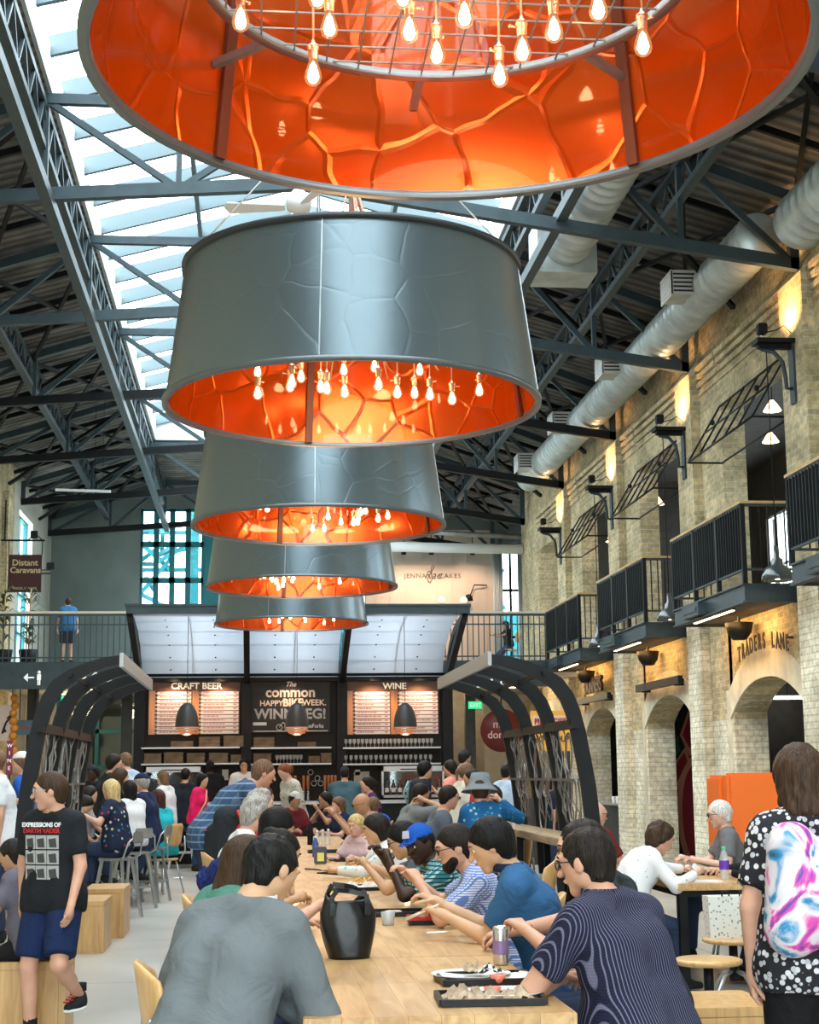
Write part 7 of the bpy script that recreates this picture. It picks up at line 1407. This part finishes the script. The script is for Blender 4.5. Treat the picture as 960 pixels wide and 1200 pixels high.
# --- arcade side
m_zig = spotted('mono_pattern', (.02, .02, .025), [(.62, .62, .65), (.5, .5, .55), (.7, .7, .72)], 42, .40, .45)
m_bag = mat('bag_print', (.6, .3, .5), .6)
def _bag():
    m = m_bag; tc = N(m, 'TexCoord'); n = N(m, 'TexNoise'); n.inputs['Scale'].default_value = 4.5; n.inputs['Detail'].default_value = 5; n.inputs['Distortion'].default_value = 2.5; L(m, tc.outputs['Object'], n.inputs['Vector'])
    L(m, ramp(m, n.outputs['Fac'], [(.28, (.02, .02, .04)), (.38, (.03, .25, .5)), (.44, (.62, .6, .66)), (.52, (.75, .7, .75)), (.58, (.75, .08, .42)), (.66, (.10, .04, .3)), (.74, (.1, .5, .6))]), bsdf(m).inputs[0])
_bag()
w_ = P_('', 'woman in black and white patterned blouse wearing a colourful backpack', 937, 914, 5.6, -8, 'stand', hair='bob', hc='brown', sk='fair', female=True, top=m_zig, slv='short', bottom=C_('black', (.01, .01, .012)), fat=1.1, res=.012, look=(0, .05, 0), extra=lambda o, d: tag(backpack(o, d, m_bag, 'printed_backpack', 1.15, back=.19), 'white and pink printed backpack on the woman in the patterned blouse', 'backpack'))
P_('grey haired man', 'white haired man with glasses in grey T-shirt in front of the orange booth', 843, 955, 12.9, 78, lean=.1, look=(.05, .15, 0), hair='short', hc='white', sk='pale', glasses=True, top=C_('warm_grey', (.155, .15, .16)), fat=1.22, lh=('w', 3.62, 12.7, .82), rh=('w', 3.6, 13.0, .82))
P_('curly haired woman', 'curly brown haired woman in white printed blouse bending over the cafe table', 774, 984, 11.3, -78, lean=.45, look=(0, .3, 0), hair='curly', hc='brown', sk='fair', female=True, fat=1.2, top=spotted('white_print', (.78, .78, .80), [(.15, .15, .2), (.4, .4, .45), (.7, .7, .72)], 26, .12, .2), slv='long', rh=('w', 3.15, 11.15, .82), lh=('w', 3.2, 11.6, .82))
P_('bald man in maroon', 'bald man with glasses in dark red top seen from behind', 699, 955, 13.4, -55, lean=.1, look=(-.2, .1, 0), hair='bald', hc='grey', sk='pale', glasses=True, top=C_('maroon', (.14, .02, .025)))
P_('child in black', 'child in black top half hidden behind the backpack woman', 888, 984, 11.6, 80, child=True, lean=.4, look=(0, .2, 0), hair='bob', hc='lbrown', sk='fair', top=C_('black', (.01, .01, .012)), slv='long', lh=('w', 3.5, 11.5, .80), rh=('w', 3.5, 11.8, .80), seat_obj=True)
# packs and jackets
def pack(name, x, y, z, sx, sy, sz, m_, lab, rz=0, cat='backpack', m2=None):
    F_ = Field((-.3, -.3, -.05), (.3, .3, .75), .014)
    for a in (-1, 1): F_.cap((a*sx*.45, 0, sy), (a*sx*.4, 0, sz-sy), sy, sy*.85, .06)
    F_.cap((0, -sy*.9, sz*.25), (0, -sy*.9, sz*.55), sy*.7, sy*.65, .05); ob = surf_obj(name, [F_], [m_], None); ob.location = (x, y, z); ob.rotation_euler.z = rz; tag(ob, lab, cat)
    m = MB()
    for a in (-1, 1): m.tube([(a*sx*.45, sy*.9, sz*.9), (a*sx*.6, sy*1.5, sz*.6), (a*sx*.45, sy*.9, sz*.2)], .015, 6)
    m.bar((-sx*.5, -sy*1.45, sz*.6), (sx*.5, -sy*1.45, sz*.6), .025, .01); m.build('strap', m2 or M_black, ob); return ob
M_pack = C_('pack_black', (.025, .03, .036)); M_redstrap = mat('pack_red', (.5, .04, .02), .6)
a = at(262, 1000, Y=13.9); pack('hiking_backpack', a.x+.02, 13.9, .745, .16, .12, .56, M_pack, 'black and grey hiking backpack with red trim behind the grey haired women', -1.7, m2=M_redstrap)
put_stool(STN, a.x+.02, 13.9, .1, 'backless metal stool carrying the hiking backpack', 'metal stools at the long counter')
a = at(241, 1045, Y=8.6); tag(crumple_mb(.14, .2, .17, 71).build('navy_jacket', C_('jacket_navy', (.015, .025, .12)), None, (a.x, 8.6, a.z)), 'navy blue jacket draped over a chair back', 'jacket')
q = put_chair(a.x+.15, 8.6, -1.57, 'bent ply chair under the navy blue jacket')
a = at(491, 950, Y=20.6); pack('dark_backpack', a.x, 20.75, 1.0, .15, .11, .5, M_pack, 'dark backpack with pale blue straps on the black haired man', 1.2, m2=mat('strap_blue', (.25, .45, .5), .6))
